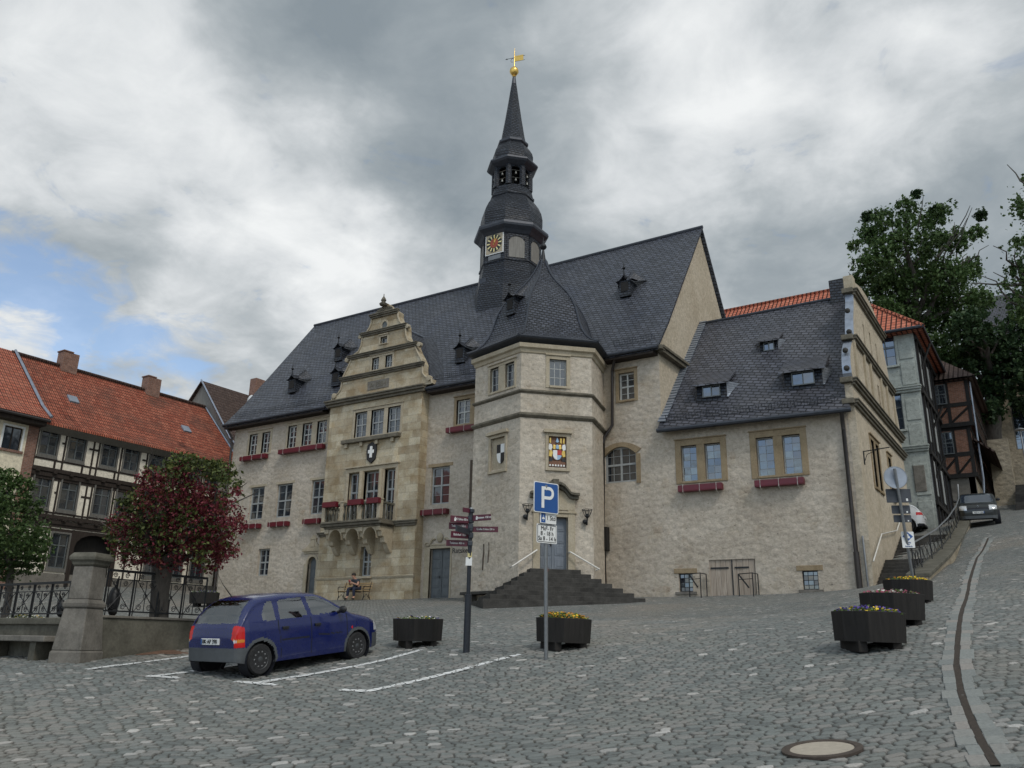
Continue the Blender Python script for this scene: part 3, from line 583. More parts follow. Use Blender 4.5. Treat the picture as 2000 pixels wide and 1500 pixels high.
sp.fbox(FF, um-.24, um+.24, zt+.66, zt+.71, .08, .12); sp.fbox(FF, um-.13, um+.13, zt+.24, zt+.6, .08, .11); sp.build('portal', M['trim'], TH, bevel=.01)
panel_door(FF, (u0, z0, uu, z1-.02), TH, 'door', 1, 4, .22)
# --- gabled bay (projecting ashlar centre piece)
ra, rb = -34.15, -27.42
t3 = lev([RF.rect((692,848.5), (715,801)), RF.rect((723,844.5), (750,795.6)), RF.rect((756.5,839), (781.5,790))])
# heads and sills from the photographed window row
t3 = [(-33.05, t3[0][1], -32.15, t3[0][3]), (-31.85, t3[0][1], -30.85, t3[0][3]), (-30.55, t3[0][1], -29.55, t3[0][3])]
tz = [RF.px(690, 856), RF.px(781, 792)]; t3 = [(r[0], tz[0][1], r[2], tz[1][1]) for r in t3]
tp = [RF.px(693, 830)[0], RF.px(716, 830)[0], RF.px(724.5, 825)[0], RF.px(749, 825)[0], RF.px(757, 820)[0], RF.px(782, 820)[0]]
t3 = [(tp[0], t3[0][1], tp[1], t3[0][3]), (tp[2], t3[0][1], tp[3], t3[0][3]), (tp[4], t3[0][1], tp[5], t3[0][3])]
bz = RF.px(720, 1021)[1]      # balcony floor
bh = RF.px(740, 918)[1]
bd = [RF.px(x, 960)[0] for x in (680, 703, 710, 740, 750, 771)]; b3 = [(bd[0], bz, bd[1], bh), (bd[2], bz, bd[3], bh), (bd[4], bz, bd[5], bh)]
gr = RF.rect((701,1126), (727,1067))
mb = MB(); wall_mb(mb, RF, ra, rb, .4, 13.05, [*t3, *b3, gr], .3)
for u in (ra, rb):
    ps = [V((u, 33.4, .4)), V((u, 34.02, .4)), V((u, 34.02, 13.05)), V((u, 33.4, 13.05))]; mb.poly(*(ps if u == rb else ps[::-1]))
mb.build('gabled_bay', M['ashlar'], TH)
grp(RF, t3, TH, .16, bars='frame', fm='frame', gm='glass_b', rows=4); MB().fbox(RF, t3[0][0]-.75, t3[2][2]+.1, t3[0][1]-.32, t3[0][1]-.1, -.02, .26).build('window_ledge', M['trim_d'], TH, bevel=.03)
for i in range(4):
    u = t3[0][0]-.55+i*1.12; MB().fbox(RF, u, u+.2, t3[0][1]-.55, t3[0][1]-.32, -.02, .16).build('ledge_bracket', M['trim'], TH, bevel=.02)
for r in b3: window(RF, r, TH, rows=5, fr=.09, depth=.24, split=.62, name='balcony_door')
s = MB()
for a, b in ((b3[0][2], b3[1][0]), (b3[1][2], b3[2][0])): s.fbox(RF, a, b, bz, bh, -.2, .10); s.tube([RF.P((a+b)/2, bz+.05, .12), RF.P((a+b)/2, bh, .12)], .12, 10)
s.fbox(RF, b3[0][0]-.2, b3[0][0], bz, bh+.02, -.1, .06); s.fbox(RF, b3[2][2], b3[2][2]+.2, bz, bh+.02, -.1, .06); s.fbox(RF, b3[0][0]-.2, b3[2][2]+.2, bh+.02, bh+.24, -.1, .07); s.fbox(RF, b3[0][0]-.26, b3[2][2]+.26, bh+.24, bh+.32, -.05, .16)
s.build('balcony_door_surround', M['trim'], TH, bevel=.015)
window(RF, gr, TH, rows=3, cols=2, fr=.09, depth=.26, sm='trim', sill=True)
# cornices of the bay and its curved gable
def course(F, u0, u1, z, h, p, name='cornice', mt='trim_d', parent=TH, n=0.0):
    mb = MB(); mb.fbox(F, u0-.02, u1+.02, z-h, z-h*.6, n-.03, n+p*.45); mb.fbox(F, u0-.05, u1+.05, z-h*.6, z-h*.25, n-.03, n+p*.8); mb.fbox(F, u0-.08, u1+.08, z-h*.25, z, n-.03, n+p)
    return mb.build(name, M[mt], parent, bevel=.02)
course(RF, -34.35, -27.25, 13.18, .36, .34); ux = -30.45
gp = [(3.70, 13.18), (3.62, 13.45), (3.22, 13.62), (3.02, 13.85), (2.98, 14.2), (3.0, 14.4), (2.95, 14.5), (2.82, 14.75), (2.60, 15.1), (2.40, 15.5), (2.42, 15.68), (2.25, 15.75), (1.85, 15.95), (1.68, 16.3), (1.64, 16.75), (1.60, 16.92), (1.35, 17.0), (1.15, 17.25), (1.02, 17.55), (1.02, 17.8), (.92, 17.9), (.62, 18.1), (.32, 18.32), (.16, 18.5), (.0, 18.56)]
outl = [(ux-a, b) for a, b in gp[::-1]] + [(ux+a, b) for a, b in gp[:-1]]
gw = lev([RF.rect((726,723), (741,697)), RF.rect((752,719.5), (767,692))]); sw = RF.rect((743,672.5), (757,656))
mb = MB(); n = len(outl); pr = sorted(gp, key=lambda q: q[1])
def half(z):
    for (a, b), (c, d) in zip(gp[:-1], gp[1:]):
        if b <= z <= d and d > b: return a+(c-a)*(z-b)/(d-b)
    return .01
zl = sorted(set([q[1] for q in gp]+[13.18+.12*i for i in range(45)])); zl = [z for z in zl if z <= 18.56]
holes = [*gw, sw]
for z0, z1 in zip(zl[:-1], zl[1:]):
    a0, a1 = half(z0+1e-4), half(z1-1e-4); cuts = [-1e9]
    hs = [h for h in holes if h[1] < (z0+z1)/2 < h[3]]; L0, L1 = ux-a0, ux-a1; segs = []
    pos = [(L0, L1)]
    for h in sorted(hs): pos += [(h[0], h[0]), (h[2], h[2])]
    pos.append((ux+a0, ux+a1))
    for i in range(0, len(pos), 2): mb.poly(RF.P(pos[i][0], z0), RF.P(pos[i+1][0], z0), RF.P(pos[i+1][1], z1), RF.P(pos[i][1], z1))
for i in range(n): a, b = outl[i], outl[(i+1) % n]; mb.poly(RF.P(*a, 0), RF.P(*a, -.45), RF.P(*b, -.45), RF.P(*b, 0))
mb.add([RF.P(u, z, -.45) for u, z in outl], [list(range(n))])
for (a, b, c, d) in holes:
    for p, q in (((a, b), (c, b)), ((c, b), (c, d)), ((c, d), (a, d)), ((a, d), (a, b))): mb.poly(RF.P(*p, -.2), RF.P(*q, -.2), RF.P(*q), RF.P(*p))
mb.build('curved_gable', M['ashlar'], TH)
for (z, a) in ((14.5, 3.02), (15.74, 2.5), (16.98, 1.66)): course(RF, ux-a, ux+a, z, .24, .22, parent=TH)
course(RF, ux-1.0, ux+1.0, 17.98, .24, .24)
grp(RF, gw, TH, .13, rows=3, fm='frame', depth=.15); window(RF, sw, TH, sur=.1, cross=False, cols=1, rows=1, fr=.05)
mb = MB(); c = RF.px(752, 636); 
for i in range(16):
    a, b = 2*math.pi*i/16, 2*math.pi*(i+1)/16; mb.fprism(RF, [(c[0]+.20*math.cos(a), c[1]+.25*math.sin(a)), (c[0]+.30*math.cos(a), c[1]+.36*math.sin(a)), (c[0]+.30*math.cos(b), c[1]+.36*math.sin(b)), (c[0]+.20*math.cos(b), c[1]+.25*math.sin(b))], .0, .06)
mb.build('oval_surround', M['trim'], TH)
MB().fprism(RF, [(c[0]+.2*math.cos(2*math.pi*i/16), c[1]+.25*math.sin(2*math.pi*i/16)) for i in range(16)], .004, .01).build('oval_window', M['frame_d'], TH)
# shell crown and rolled edges of the gable
mb = MB(); mb.lathe([(.0, 18.3), (.20, 18.35), (.24, 18.45), (.10, 18.55), (.16, 18.66), (.10, 18.8), (.03, 18.9), (.02, 19.05), (0, 19.08)], 10, (ux, 33.2, 0), cap=False)
for i in range(9): a = math.pi*(i+.5)/9; mb.tube([RF.P(ux, 18.02, .02), RF.P(ux+.62*math.cos(a), 18.02+.33*math.sin(a), .05)], [.02, .06], 6)
mb.build('gable_crown', M['trim_d'], TH, True)
for s in (-1, 1):
    mb = MB(); mb.tube([RF.P(ux+s*(a-.03), b, .02) for a, b in gp[:22]], .055, 6)
    for (a, z, r) in ((3.45, 13.5, .16), (2.66, 15.55, .14), (1.75, 16.8, .12)): mb.lathe([(r*.4, -.12), (r, -.10), (r, .10), (r*.4, .12)], 12, RF.P(ux+s*a, z, .0), axis='y')
    mb.build('gable_scroll', M['trim'], TH, True)
def text(name, body, F, u, z, n, size, mt, parent, align='CENTER', ext=.004, sx=1.0, rot=None):
    cu = bpy.data.curves.new(name, 'FONT'); cu.body = body; cu.size = size; cu.align_x = align; cu.align_y = 'CENTER'; cu.extrude = ext; cu.materials.append(mt)
    o = bpy.data.objects.new(name, cu); COL.objects.link(o); p = F.P(u, z, n)
    m = Matrix((F.U, V((0, 0, 1)), F.N)).transposed().to_4x4(); m.translation = p - off(parent)
    me = bpy.data.meshes.new_from_object(o); bpy.data.objects.remove(o); o = bpy.data.objects.new(name, me); COL.objects.link(o)
    o.parent = parent; o.matrix_local = m @ Matrix.Diagonal((sx, 1, 1, 1)); return o
c = RF.px(739, 751); MB().fbox(RF, c[0]-.78, c[0]+.78, c[1]-.25, c[1]+.27, -.05, .025).build('date_panel', M['stone_g'], TH, bevel=.01)
text('date_lettering', '·A·1584·', RF, c[0], c[1], .03, .42, M['trim_d'], TH)
# shield with a white cross under the upper windows
c = RF.px(727, 884)
shp = lambda k: [(c[0]+k*a, c[1]+k*b) for a, b in ((0, -.62), (.3, -.38), (.36, .1), (.3, .45), (0, .58), (-.3, .45), (-.36, .1), (-.3, -.38))]
sh = MB().fprism(RF, shp(1.0), 0, .09).build('cross_shield', M['black'], TH, bevel=.02)
mb = MB(); mb.fbox(RF, c[0]-.09, c[0]+.09, c[1]-.3, c[1]+.34, .09, .13); mb.fbox(RF, c[0]-.21, c[0]-.09, c[1]-.06, c[1]+.14, .09, .13); mb.fbox(RF, c[0]+.09, c[0]+.21, c[1]-.06, c[1]+.14, .09, .13)
mb.build('white_cross', M['white'], sh, bevel=.02)
# --- balcony
bu0, bu1 = RF.px(650, 1018)[0]+.35, RF.px(771, 1010)[0]; bdp = 1.05
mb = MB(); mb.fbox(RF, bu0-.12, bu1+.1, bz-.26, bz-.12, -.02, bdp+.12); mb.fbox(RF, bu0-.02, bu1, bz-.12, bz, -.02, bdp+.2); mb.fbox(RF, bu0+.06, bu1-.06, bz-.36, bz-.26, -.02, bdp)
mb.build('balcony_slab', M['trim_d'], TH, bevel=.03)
cn = [bu0+.22+(bu1-bu0-.44)*i/3 for i in range(4)]
for u in cn:
    mb = MB(); prof = [(0, 0), (bdp*.95, 0), (bdp*.95, -.22), (bdp*.82, -.28), (bdp*.78, -.5), (bdp*.62, -.55), (bdp*.55, -.8), (bdp*.4, -.86), (.28, -1.1), (.12, -1.28), (0, -1.3)]
    vs = [RF.P(u-.15, bz-.36+b, a) for a, b in prof] + [RF.P(u+.15, bz-.36+b, a) for a, b in prof]; k = len(prof)
    mb.add(vs, [list(range(k)), list(range(k, 2*k))[::-1]] + [(i, i+k, (i+1) % k+k, (i+1) % k) for i in range(k)])
    mb.build('balcony_console', M['trim'], TH, bevel=.02)
for a, b in zip(cn[:-1], cn[1:]):   # shallow vaults between the consoles
    mb = MB(); k = 10; w0, w1 = a+.15, b-.15
    for i in range(k):
        t0, t1 = math.pi*i/k, math.pi*(i+1)/k; p0 = ((w0+w1)/2-(w1-w0)/2*math.cos(t0), bz-.95+.55*math.sin(t0)); p1 = ((w0+w1)/2-(w1-w0)/2*math.cos(t1), bz-.95+.55*math.sin(t1))
        mb.fprism(RF, [p0, p1, (p1[0], bz-.36), (p0[0], bz-.36)], 0.0, bdp*.9)
    mb.build('balcony_vault', M['trim'], TH)
def baluster(F, u, z, n, mb, h=.78):
    mb.lathe([(.05, 0), (.06, .04), (.035, .09), (.075, .25), (.06, .36), (.03, .5), (.035, .66), (.06, .72), (.05, h)], 8, F.P(u, z, n), cap=False)
bl = MB(); pn = bdp+.02
nb = 15
for i in range(nb): baluster(RF, bu0+.2+(bu1-bu0-.4)*i/(nb-1), bz, pn, bl)
for i in range(1, 4):
    for u in (bu0+.06, bu1-.08): baluster(RF, u, bz, bdp*i/4, bl)
o = bl.build('balcony_balusters', M['stone_w'], TH, True); o['kind'] = 'stuff'; o.name = 'balustrade'
mb = MB(); mb.fbox(RF, bu0, bu1, bz+.78, bz+.9, pn-.1, pn+.1); mb.fbox(RF, bu0, bu0+.16, bz+.78, bz+.9, 0, pn-.1); mb.fbox(RF, bu1-.16, bu1, bz+.78, bz+.9, 0, pn-.1); mb.build('balcony_rail', M['stone_w'], TH, bevel=.02)
for i in range(4):
    u = bu0+.1+(bu1-bu0-.2)*i/3; mb = MB(); mb.fbox(RF, u-.11, u+.11, bz, bz+.95, pn-.12, pn+.13); mb.fbox(RF, u-.14, u+.14, bz+.95, bz+1.03, pn-.15, pn+.16); mb.build('balcony_post', M['trim'], TH, bevel=.02)
BAL = (bu0, bu1, bz, pn)
course(RF, bu1+.12, rb+.02, bz-.02, .3, .22); course(RF, ra-.02, bu0-.14, bz-.35, .24, .2)
course(RF, ra-.03, rb+.03, 3.25, .12, .06, 'plinth_course', 'trim'); 
# --- roof of the main wing
rz = 22.05; ez, ey = 12.98, 33.42; fy, fz = 34.9, 14.75; L, Rr = -43.55, -13.95
mb = MB()
for sgn in (1, -1):
    Yc = 40.3; f = lambda y: Yc+(y-Yc)*sgn
    a = [V((L, f(ey), ez)), V((Rr, f(ey), ez)), V((Rr, f(fy), fz)), V((L, f(fy), fz))]; b = [V((L, f(fy), fz)), V((Rr, f(fy), fz)), V((Rr, Yc, rz)), V((L, Yc, rz))]
    for q in (a, b):
        q = q if sgn > 0 else q[::-1]; mb.poly(*q)
        mb.poly(*[p-V((0, 0, .16)) for p in q[::-1]])
    for X in (L, Rr):
        ps = [V((X, f(ey), ez)), V((X, f(fy), fz)), V((X, Yc, rz))]; 
        for p, q in zip(ps[:-1], ps[1:]): mb.poly(p, q, q-V((0, 0, .16)), p-V((0, 0, .16)))
mb.build('main_roof', M['slate'], TH)
MB().tube([(L-.02, 40.3, rz+.02), (Rr+.02, 40.3, rz+.02)], .10, 8).build('ridge_capping', M['lead'], TH, True)
def roof_z(y): return fz+(y-fy)*(rz-fz)/(40.3-fy) if y > fy else ez+(y-ey)*(fz-ez)/(fy-ey)
def on_roof(x, y):
    r = ray(x, y); N_ = V((0, -(rz-fz), (40.3-fy))).normalized(); o = V((0, fy, fz)); return r*(o.dot(N_)/r.dot(N_))
for a_, b_ in ((L, -34.6), (-27.3, Rr)): MB().tube([(a_, ey-.02, ez-.02), (b_, ey-.02, ez-.02)], .085, 8).build('eaves_gutter', M['lead'], TH, True); MB().box(a_+.1, b_-.25, 33.45, 34.0, 12.72, 12.86).build('eaves_board', M['oak'], TH)
def snow_guard(P0, P1, up, out, h=.26, parent=TH):  # low ladder-like fence along the eaves
    mb = MB(); d = P1-P0; Ln = d.length; k = int(Ln/.13)
    for j in (0.15, .6, 1.0): mb.tube([P0+up*h*j, P1+up*h*j], .010, 4)
    for i in range(k+1): q = P0+d*(i/k); mb.tube([q+up*h*.1, q+up*h*1.05], .009 if i % 7 else .02, 4)
    return mb.build('snow_guard', M['lead'], parent)
upv = V((0, -.25, 1)).normalized()
for a, b in ((-43.0, -34.7), (-26.9, -23.2), (-16.3, -14.25)): snow_guard(V((a, 33.85, ez+.52)), V((b, 33.85, ez+.52)), upv, None)
# gable walls of the main wing
def gab(X, n, y0=34.0, y1=46.6):
    mb = MB(); pts = [(y0, 6.0), (y1, 6.0), (y1, 13.1), (40.3, rz-.2), (y0, 13.1)]; ps = [V((X, a, b)) for a, b in pts]; mb.poly(*(ps if n > 0 else ps[::-1])); return mb.build('gable_wall', M['plaster_g'], TH)
gab(-14.15, 1); gab(-43.02, -1)
mb = MB(); mb.poly((-43.02, 34, .4), (-43.02, 34, 6.01), (-43.02, 46.6, 6.01), (-43.02, 46.6, .4)); mb.build('side_wall', M['plaster'], TH)
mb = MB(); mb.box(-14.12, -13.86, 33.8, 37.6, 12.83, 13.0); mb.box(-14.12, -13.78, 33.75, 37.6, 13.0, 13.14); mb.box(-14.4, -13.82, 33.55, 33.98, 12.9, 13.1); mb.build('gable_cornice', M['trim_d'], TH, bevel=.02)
# cross roof behind the curved gable with swept valleys
mb = MB(); zr = 17.55; yb = 40.3-(rz-zr)*(40.3-fy)/(rz-fz)
for s in (1, -1):
    k = 10; prev = None
    for i in range(k+1):
        t = i/k; hw = 3.45*t; z = zr-(zr-13.35)*(t**1.12); y1 = 40.3-(rz-z)*(40.3-fy)/(rz-fz) if z > fz else ey+(z-ez)*(fy-ey)/(fz-ez)
        row = [V((ux+s*hw, 33.86, z)), V((ux+s*hw, max(33.88, y1-.2), z)), V((ux+s*(hw+.35), max(33.9, y1+.05), z+.10)), V((ux+s*(hw+.8), max(33.92, y1+.12), z+.13))]
        if prev:
            for a in range(3): q = (prev[a], row[a], row[a+1], prev[a+1]); mb.poly(*(q if s > 0 else q[::-1]))
        prev = row
mb.build('cross_roof', M['slate_s'], TH, True)
MB().tube([(ux, 33.86, zr+.05), (ux, yb+.1, zr+.05)], .08, 8).build('cross_roof_ridge', M['zinc'], TH, True)
def hood_dormer(p, mt='slate_s', w=.62, h=.62, parent=TH, fn=V((0, -1, 0)), fin=True):   # little bat-winged dormer with a finial
    u = V((-fn.y, fn.x, 0)); F = Fr(p, u, fn); F.O = V((p.x, p.y, 0)); zb = p.z; mb = MB()
    mb.fbox(F, -w/2, w/2, zb-.25, zb+h, -1.2, .0)
    o = mb.build('hood_dormer', M['slate_d'], parent)
    MB().fbox(F, -w/2+.1, w/2-.1, zb+.02, zb+h-.08, .0, .015).build('louvre', M['black_wood'], o)
    rf = MB(); k = 8
    for s in (1, -1):
        pv = None
        for i in range(k+1):
            t = i/k; hw = w*(.05+.72*t**1.2); z = zb+h+.30-.44*t**.8+.13*t**4; row = [F.P(s*hw, z, .10), F.P(s*(hw+.10*t), z+.05, -.45), F.P(s*(hw+.42*t), z+.45*(1-t)+.22, -1.05)]
            if pv:
                for a in range(2): q = (pv[a], row[a], row[a+1], pv[a+1]); rf.poly(*(q if s < 0 else q[::-1]))
            pv = row
    rf.build('dormer_roof', M[mt], o, True)
    if fin: MB().lathe([(.05, 0), (.03, .28), (.03, .38), (.10, .46), (.03, .54), (.018, .7), (.0, .8)], 8, F.P(0, zb+h+.22, .05), cap=False).build('finial', M['iron'], o, True)
    return o
for x, y in ((577,762), (667,700), (662,749), (905,703), (1226,574)): hood_dormer(on_roof(x, y)+V((0, -.35, 0)))
# ------------------------------------------------------------------ stair turret
dr = TF.rect((1054,1112), (1109,1011)); dr = (dr[0], dr[1], dr[2], dr[3])
tw = TF.rect((1073,753), (1106,704)); nt = TF.rect((1071,912), (1106,854))
l1, l2 = lev([TL.rect((956.8,769.6), (974.4,716)), TL.rect((986.4,757.6), (1004.8,705.6))]); zl_ = (l1[1]+tw[1])/2
ln = TL.rect((958,920), (987,851.5))
mb = MB(); wall_mb(mb, TF, 0, 3.2, .3, 12.8, [dr, tw, nt], .3); wall_mb(mb, TL, 0, 3.2, .3, 12.8, [l1, l2, ln], .24); wall_mb(mb, TRt, 0, 3.2, .3, 12.8, [])
EL = Fr(tE, tA-tE); wall_mb(mb, EL, 0, 3.2, .3, 12.8, []); mb.build('turret_wall', M['plaster_t'], TH)
for z in (1.0, 1.55, 2.1): pass
def ring(zs, name, mt, parent=TH, smooth=False):   # moulding that follows the six sides; zs = (radius, z)
    mb = MB(); angs = (164, -136, -76, -16, 44)
    for i in range(len(zs)-1):
        for a, b in zip(angs[:-1], angs[1:]):
            (r0, z0), (r1, z1) = zs[i], zs[i+1]; mb.poly(hx(a, r0, z0), hx(b, r0, z0), hx(b, r1, z1), hx(a, r1, z1))
    return mb.build(name, M[mt], parent)
ring([(3.19, 10.46), (3.24, 10.48), (3.32, 10.54), (3.32, 10.60), (3.19, 10.66)], 'string_course', 'trim_d')
ring([(3.19, 9.36), (3.25, 9.38), (3.35, 9.47), (3.35, 9.54), (3.19, 9.62)], 'string_course', 'trim_d')
ring([(3.19, 12.3), (3.26, 12.34), (3.30, 12.48), (3.42, 12.54), (3.44, 12.72), (3.2, 12.76)], 'turret_cornice', 'trim')
ring([(3.2, 12.80), (3.60, 12.93), (3.65, 12.99), (3.60, 13.03)], 'turret_soffit', 'lead')
prof = [(3.64, 13.0), (3.2, 13.2), (2.88, 13.48), (2.62, 13.86), (2.45, 14.25), (2.34, 14.65), (2.2, 15.1), (1.98, 15.55), (1.68, 15.98), (1.32, 16.38), (.96, 16.76), (.66, 17.14), (.43, 17.52), (.26, 17.88), (.15, 18.2)]
MB().lathe(prof, 6, (HC.x, HC.y, 0), R(-16), cap=False).build('turret_roof', M['slate_s'], TH)
for a in (-136, -76, -16, 44):
    MB().tube([hx(a, r+.015, z+.01) for r, z in prof], .05, 6).build('roof_hip', M['lead'], TH, True)
MB().lathe([(.16, 18.1), (.11, 18.4), (.06, 18.75), (.05, 18.82), (.14, 18.88), (.18, 18.97), (.14, 19.08), (.05, 19.13), (.022, 19.3), (0, 19.6)], 10, (HC.x, HC.y, 0), cap=False).build('turret_finial', M['iron'], TH, True)
pd = (hx(-136, 1, 0)+hx(-76, 1, 0))/2-V((HC.x, HC.y, 0)); pd.normalize()
hood_dormer(V((HC.x, HC.y, 15.0))+pd*2.12+V((0, 0, 0)), w=.6, h=.6, fn=pd)
grp(TL, [l1, l2], TH, .13, bars='frame_l', fm='frame_l', gm='glass_b', cols=2, rows=3, cross=False, fr=.04, bw=.018)
window(TF, tw, TH, cols=3, rows=3, cross=False, sur=.17, sm='trim', gm='glass', fr=.05, bars='frame_l', depth=.12)
def niche(F, r, d, name, fills):
    mb = MB(); u0, z0, uu, z1 = r; mb.poly(F.P(u0, z0, -d), F.P(uu, z0, -d), F.P(uu, z1, -d), F.P(u0, z1, -d)); e = .14
    mb.fbox(F, u0-e, u0, z0-.05, z1+e, -.06, .05); mb.fbox(F, uu, uu+e, z0-.05, z1+e, -.06, .05); mb.fbox(F, u0, uu, z1, z1+e, -.06, .05); mb.fbox(F, u0-e-.1, uu+e+.1, z1+e, z1+e+.1, -.03, .16); mb.fbox(F, u0-e-.05, uu+e+.05, z1+e+.1, z1+e+.17, -.03, .10)
    mb.fbox(F, u0-e, uu+e, z0-.16, z0-.05, -.06, .09); return mb.build(name, M[fills], TH, bevel=.012)
nl = niche(TL, ln, .10, 'shield_niche', 'trim'); um, zm = (ln[0]+ln[2])/2+.12, (ln[1]+ln[3])/2-.02
def shield(F, u, z, w, h, n, parent, mats, quarter=True):
    q = [[], []]; out = lambda t: (w/2)*(1 if t < .45 else math.sqrt(max(0, 1-((t-.45)/.55)**2)))
    for i, (sx, t0, t1) in enumerate(((-1, 0, .45), (1, 0, .45), (-1, .45, 1), (1, .45, 1))):
        k = 8; pts = [(u, z+h/2-h*(t0+(t1-t0)*j/k)) for j in range(k+1)]; ed = [(u+sx*out(t0+(t1-t0)*j/k), z+h/2-h*(t0+(t1-t0)*j/k)) for j in range(k+1)]
        ring_ = pts + ed[::-1]; ring_ = ring_ if sx > 0 else ring_[::-1]
        clean = [p for j, p in enumerate(ring_) if j == 0 or (abs(p[0]-ring_[j-1][0])+abs(p[1]-ring_[j-1][1])) > 1e-4]
        MB().fprism(F, clean, n, n+.05).build('shield_quarter', M[mats[(i in (1, 2))*1]], parent)
shield(TL, um, zm, .52, .86, -.10, nl, ('black', 'white'))
# painted coat of arms: helms and crests above a quartered shield with gold and white mantling
na = niche(TF, nt, .10, 'arms_niche', 'trim'); u0, z0, uu, z1 = nt; w_, h_ = uu-u0, z1-z0; X_ = lambda a: u0+a*w_; Z_ = lambda b: z0+b*h_
def blob(name, mt, pts, n0=-.10, n1=-.03): return MB().fprism(TF, [(X_(a), Z_(b)) for a, b in pts], n0, n1).build(name, M[mt], na, bevel=.008)
blob('arms_field', 'brownp', [(0, 0), (1, 0), (1, 1), (0, 1)], -.10, -.085)
for a in (.06, .66, .82): blob('crest_horn', 'yellowp', [(a, .80), (a+.09, .78), (a+.10, .95), (a+.02, .97)], -.085, -.02)
blob('crest_star', 'lightblue', [(.42, .84), (.5, .80), (.6, .84), (.56, .90), (.50, .99), (.46, .90)], -.085, -.02)
for s in (0, 1):
    f = (lambda a: a) if s == 0 else (lambda a: 1-a)
    fl = lambda pts: [(f(a), b) for a, b in (pts if s == 0 else pts[::-1])]
    blob('mantling', 'white', fl([(.02, .58), (.16, .55), (.24, .64), (.20, .74), (.06, .77), (.02, .70)]), -.085, -.02)
    blob('mantling', 'yellowp', fl([(.04, .36), (.18, .34), (.26, .46), (.20, .56), (.06, .54)]), -.085, -.025)
    blob('mantling', 'gold', fl([(.26, .60), (.40, .58), (.42, .72), (.28, .74)]), -.085, -.015)
    blob('mantling', 'black', fl([(.02, .20), (.22, .18), (.28, .30), (.08, .33)]), -.085, -.03)
blob('helm', 'lightblue', [(.44, .60), (.58, .60), (.60, .70), (.50, .75), (.42, .70)], -.085, -.01)
blob('arms_shield', 'white', [(.26, .56), (.26, .36), (.36, .27), (.5, .24), (.5, .56)], -.085, -.005); blob('arms_shield', 'red', [(.5, .56), (.5, .40), (.74, .40), (.74, .56)], -.085, -.006)
blob('arms_shield', 'lightblue', [(.5, .40), (.5, .24), (.64, .27), (.74, .36), (.74, .40)], -.085, -.006)
blob('motto_scroll', 'brownp', [(.06, .06), (.94, .06), (.98, .18), (.5, .22), (.02, .18)], -.085, -.03)
for i in range(6): a = .05+i*.155; blob('motto_letter', 'white', [(a, .04), (a+.11, .04), (a+.09, .10), (a+.02, .10)], -.085, -.02)
# --- portal of the turret
u0, z0, uu, z1 = dr; um = (u0+uu)/2
panel_door(TF, dr, TH, 'door_b', 2, 4, .26, name='turret_door')
mb = MB(); e = .30
mb.fbox(TF, u0-e, u0, z0, z1+.3, -.15, .06); mb.fbox(TF, uu, uu+e, z0, z1+.3, -.15, .06); mb.fbox(TF, u0, uu, z1, z1+.16, -.15, .05); mb.fbox(TF, u0-e-.06, uu+e+.06, z1+.16, z1+.24, -.05, .10)
mb.fbox(TF, u0-e, uu+e, z1+.3, z1+.78, -.1, .05)
mb.build('portal_frame', M['trim'], TH, bevel=.015)
og = [(-1.05, .80), (-.78, .80), (-.66, .84), (-.54, .98), (-.40, 1.14), (-.24, 1.22), (0, 1.25)]; og = og + [(-a, b) for a, b in og[:-1][::-1]]
mb = MB()
for (a, b), (c, d) in zip(og[:-1], og[1:]):
    mb.fprism(TF, [(um+a, z1+b-.04), (um+c, z1+d-.04), (um+c, z1+d+.10), (um+a, z1+b+.10)], -.05, .18); mb.fprism(TF, [(um+a, z1+b+.10), (um+c, z1+d+.10), (um+c, z1+d+.22), (um+a, z1+b+.22)], -.05, .34)
mb.fbox(TF, um-.13, um+.13, z1+1.1, z1+1.55, .0, .38); mb.build('ogee_hood', M['trim_d'], TH, bevel=.02)
mb = MB(); mb.fprism(TF, [(um+a, z1+b-.05) for a, b in og] + [(um+1.0, z1+.76), (um-1.0, z1+.76)][::1][::-1] if False else [(um-1.0, z1+.75), (um+1.0, z1+.75), (um+.5, z1+1.0), (um+.2, z1+1.18), (um-.2, z1+1.18), (um-.5, z1+1.0)], -.05, .04); mb.build('tympanum', M['trim'], TH)
for s, px_ in ((-1, (1028,1000)), (1, (1144,1010))):   # torch lamps beside the portal
    u, z = TF.px(*px_); lp = MB()
    lp.tube([TF.P(u, z-.28, .02), TF.P(u, z-.36, .18), TF.P(u, z-.05, .22)], .03, 6); lp.ball(TF.P(u-.08, z-.22, .14), .10, 8)
    for r, h in ((.10, .0), (.22, .28)): lp.tube([TF.P(u+r*math.cos(a), z+h, .22+r*math.sin(a)) for a in [i*math.pi/6 for i in range(13)]], .014, 5)
    for i in range(8): a = i*math.pi/4; lp.tube([TF.P(u+.10*math.cos(a), z, .22+.10*math.sin(a)), TF.P(u+.22*math.cos(a), z+.28, .22+.22*math.sin(a))], .010, 5)
    lp.lathe([(.02, -.1), (.085, -.02), (.075, .1), (.0, .12)], 8, TF.P(u, z, .22), cap=False); lp.build('wall_lamp', M['iron'], TH, True)
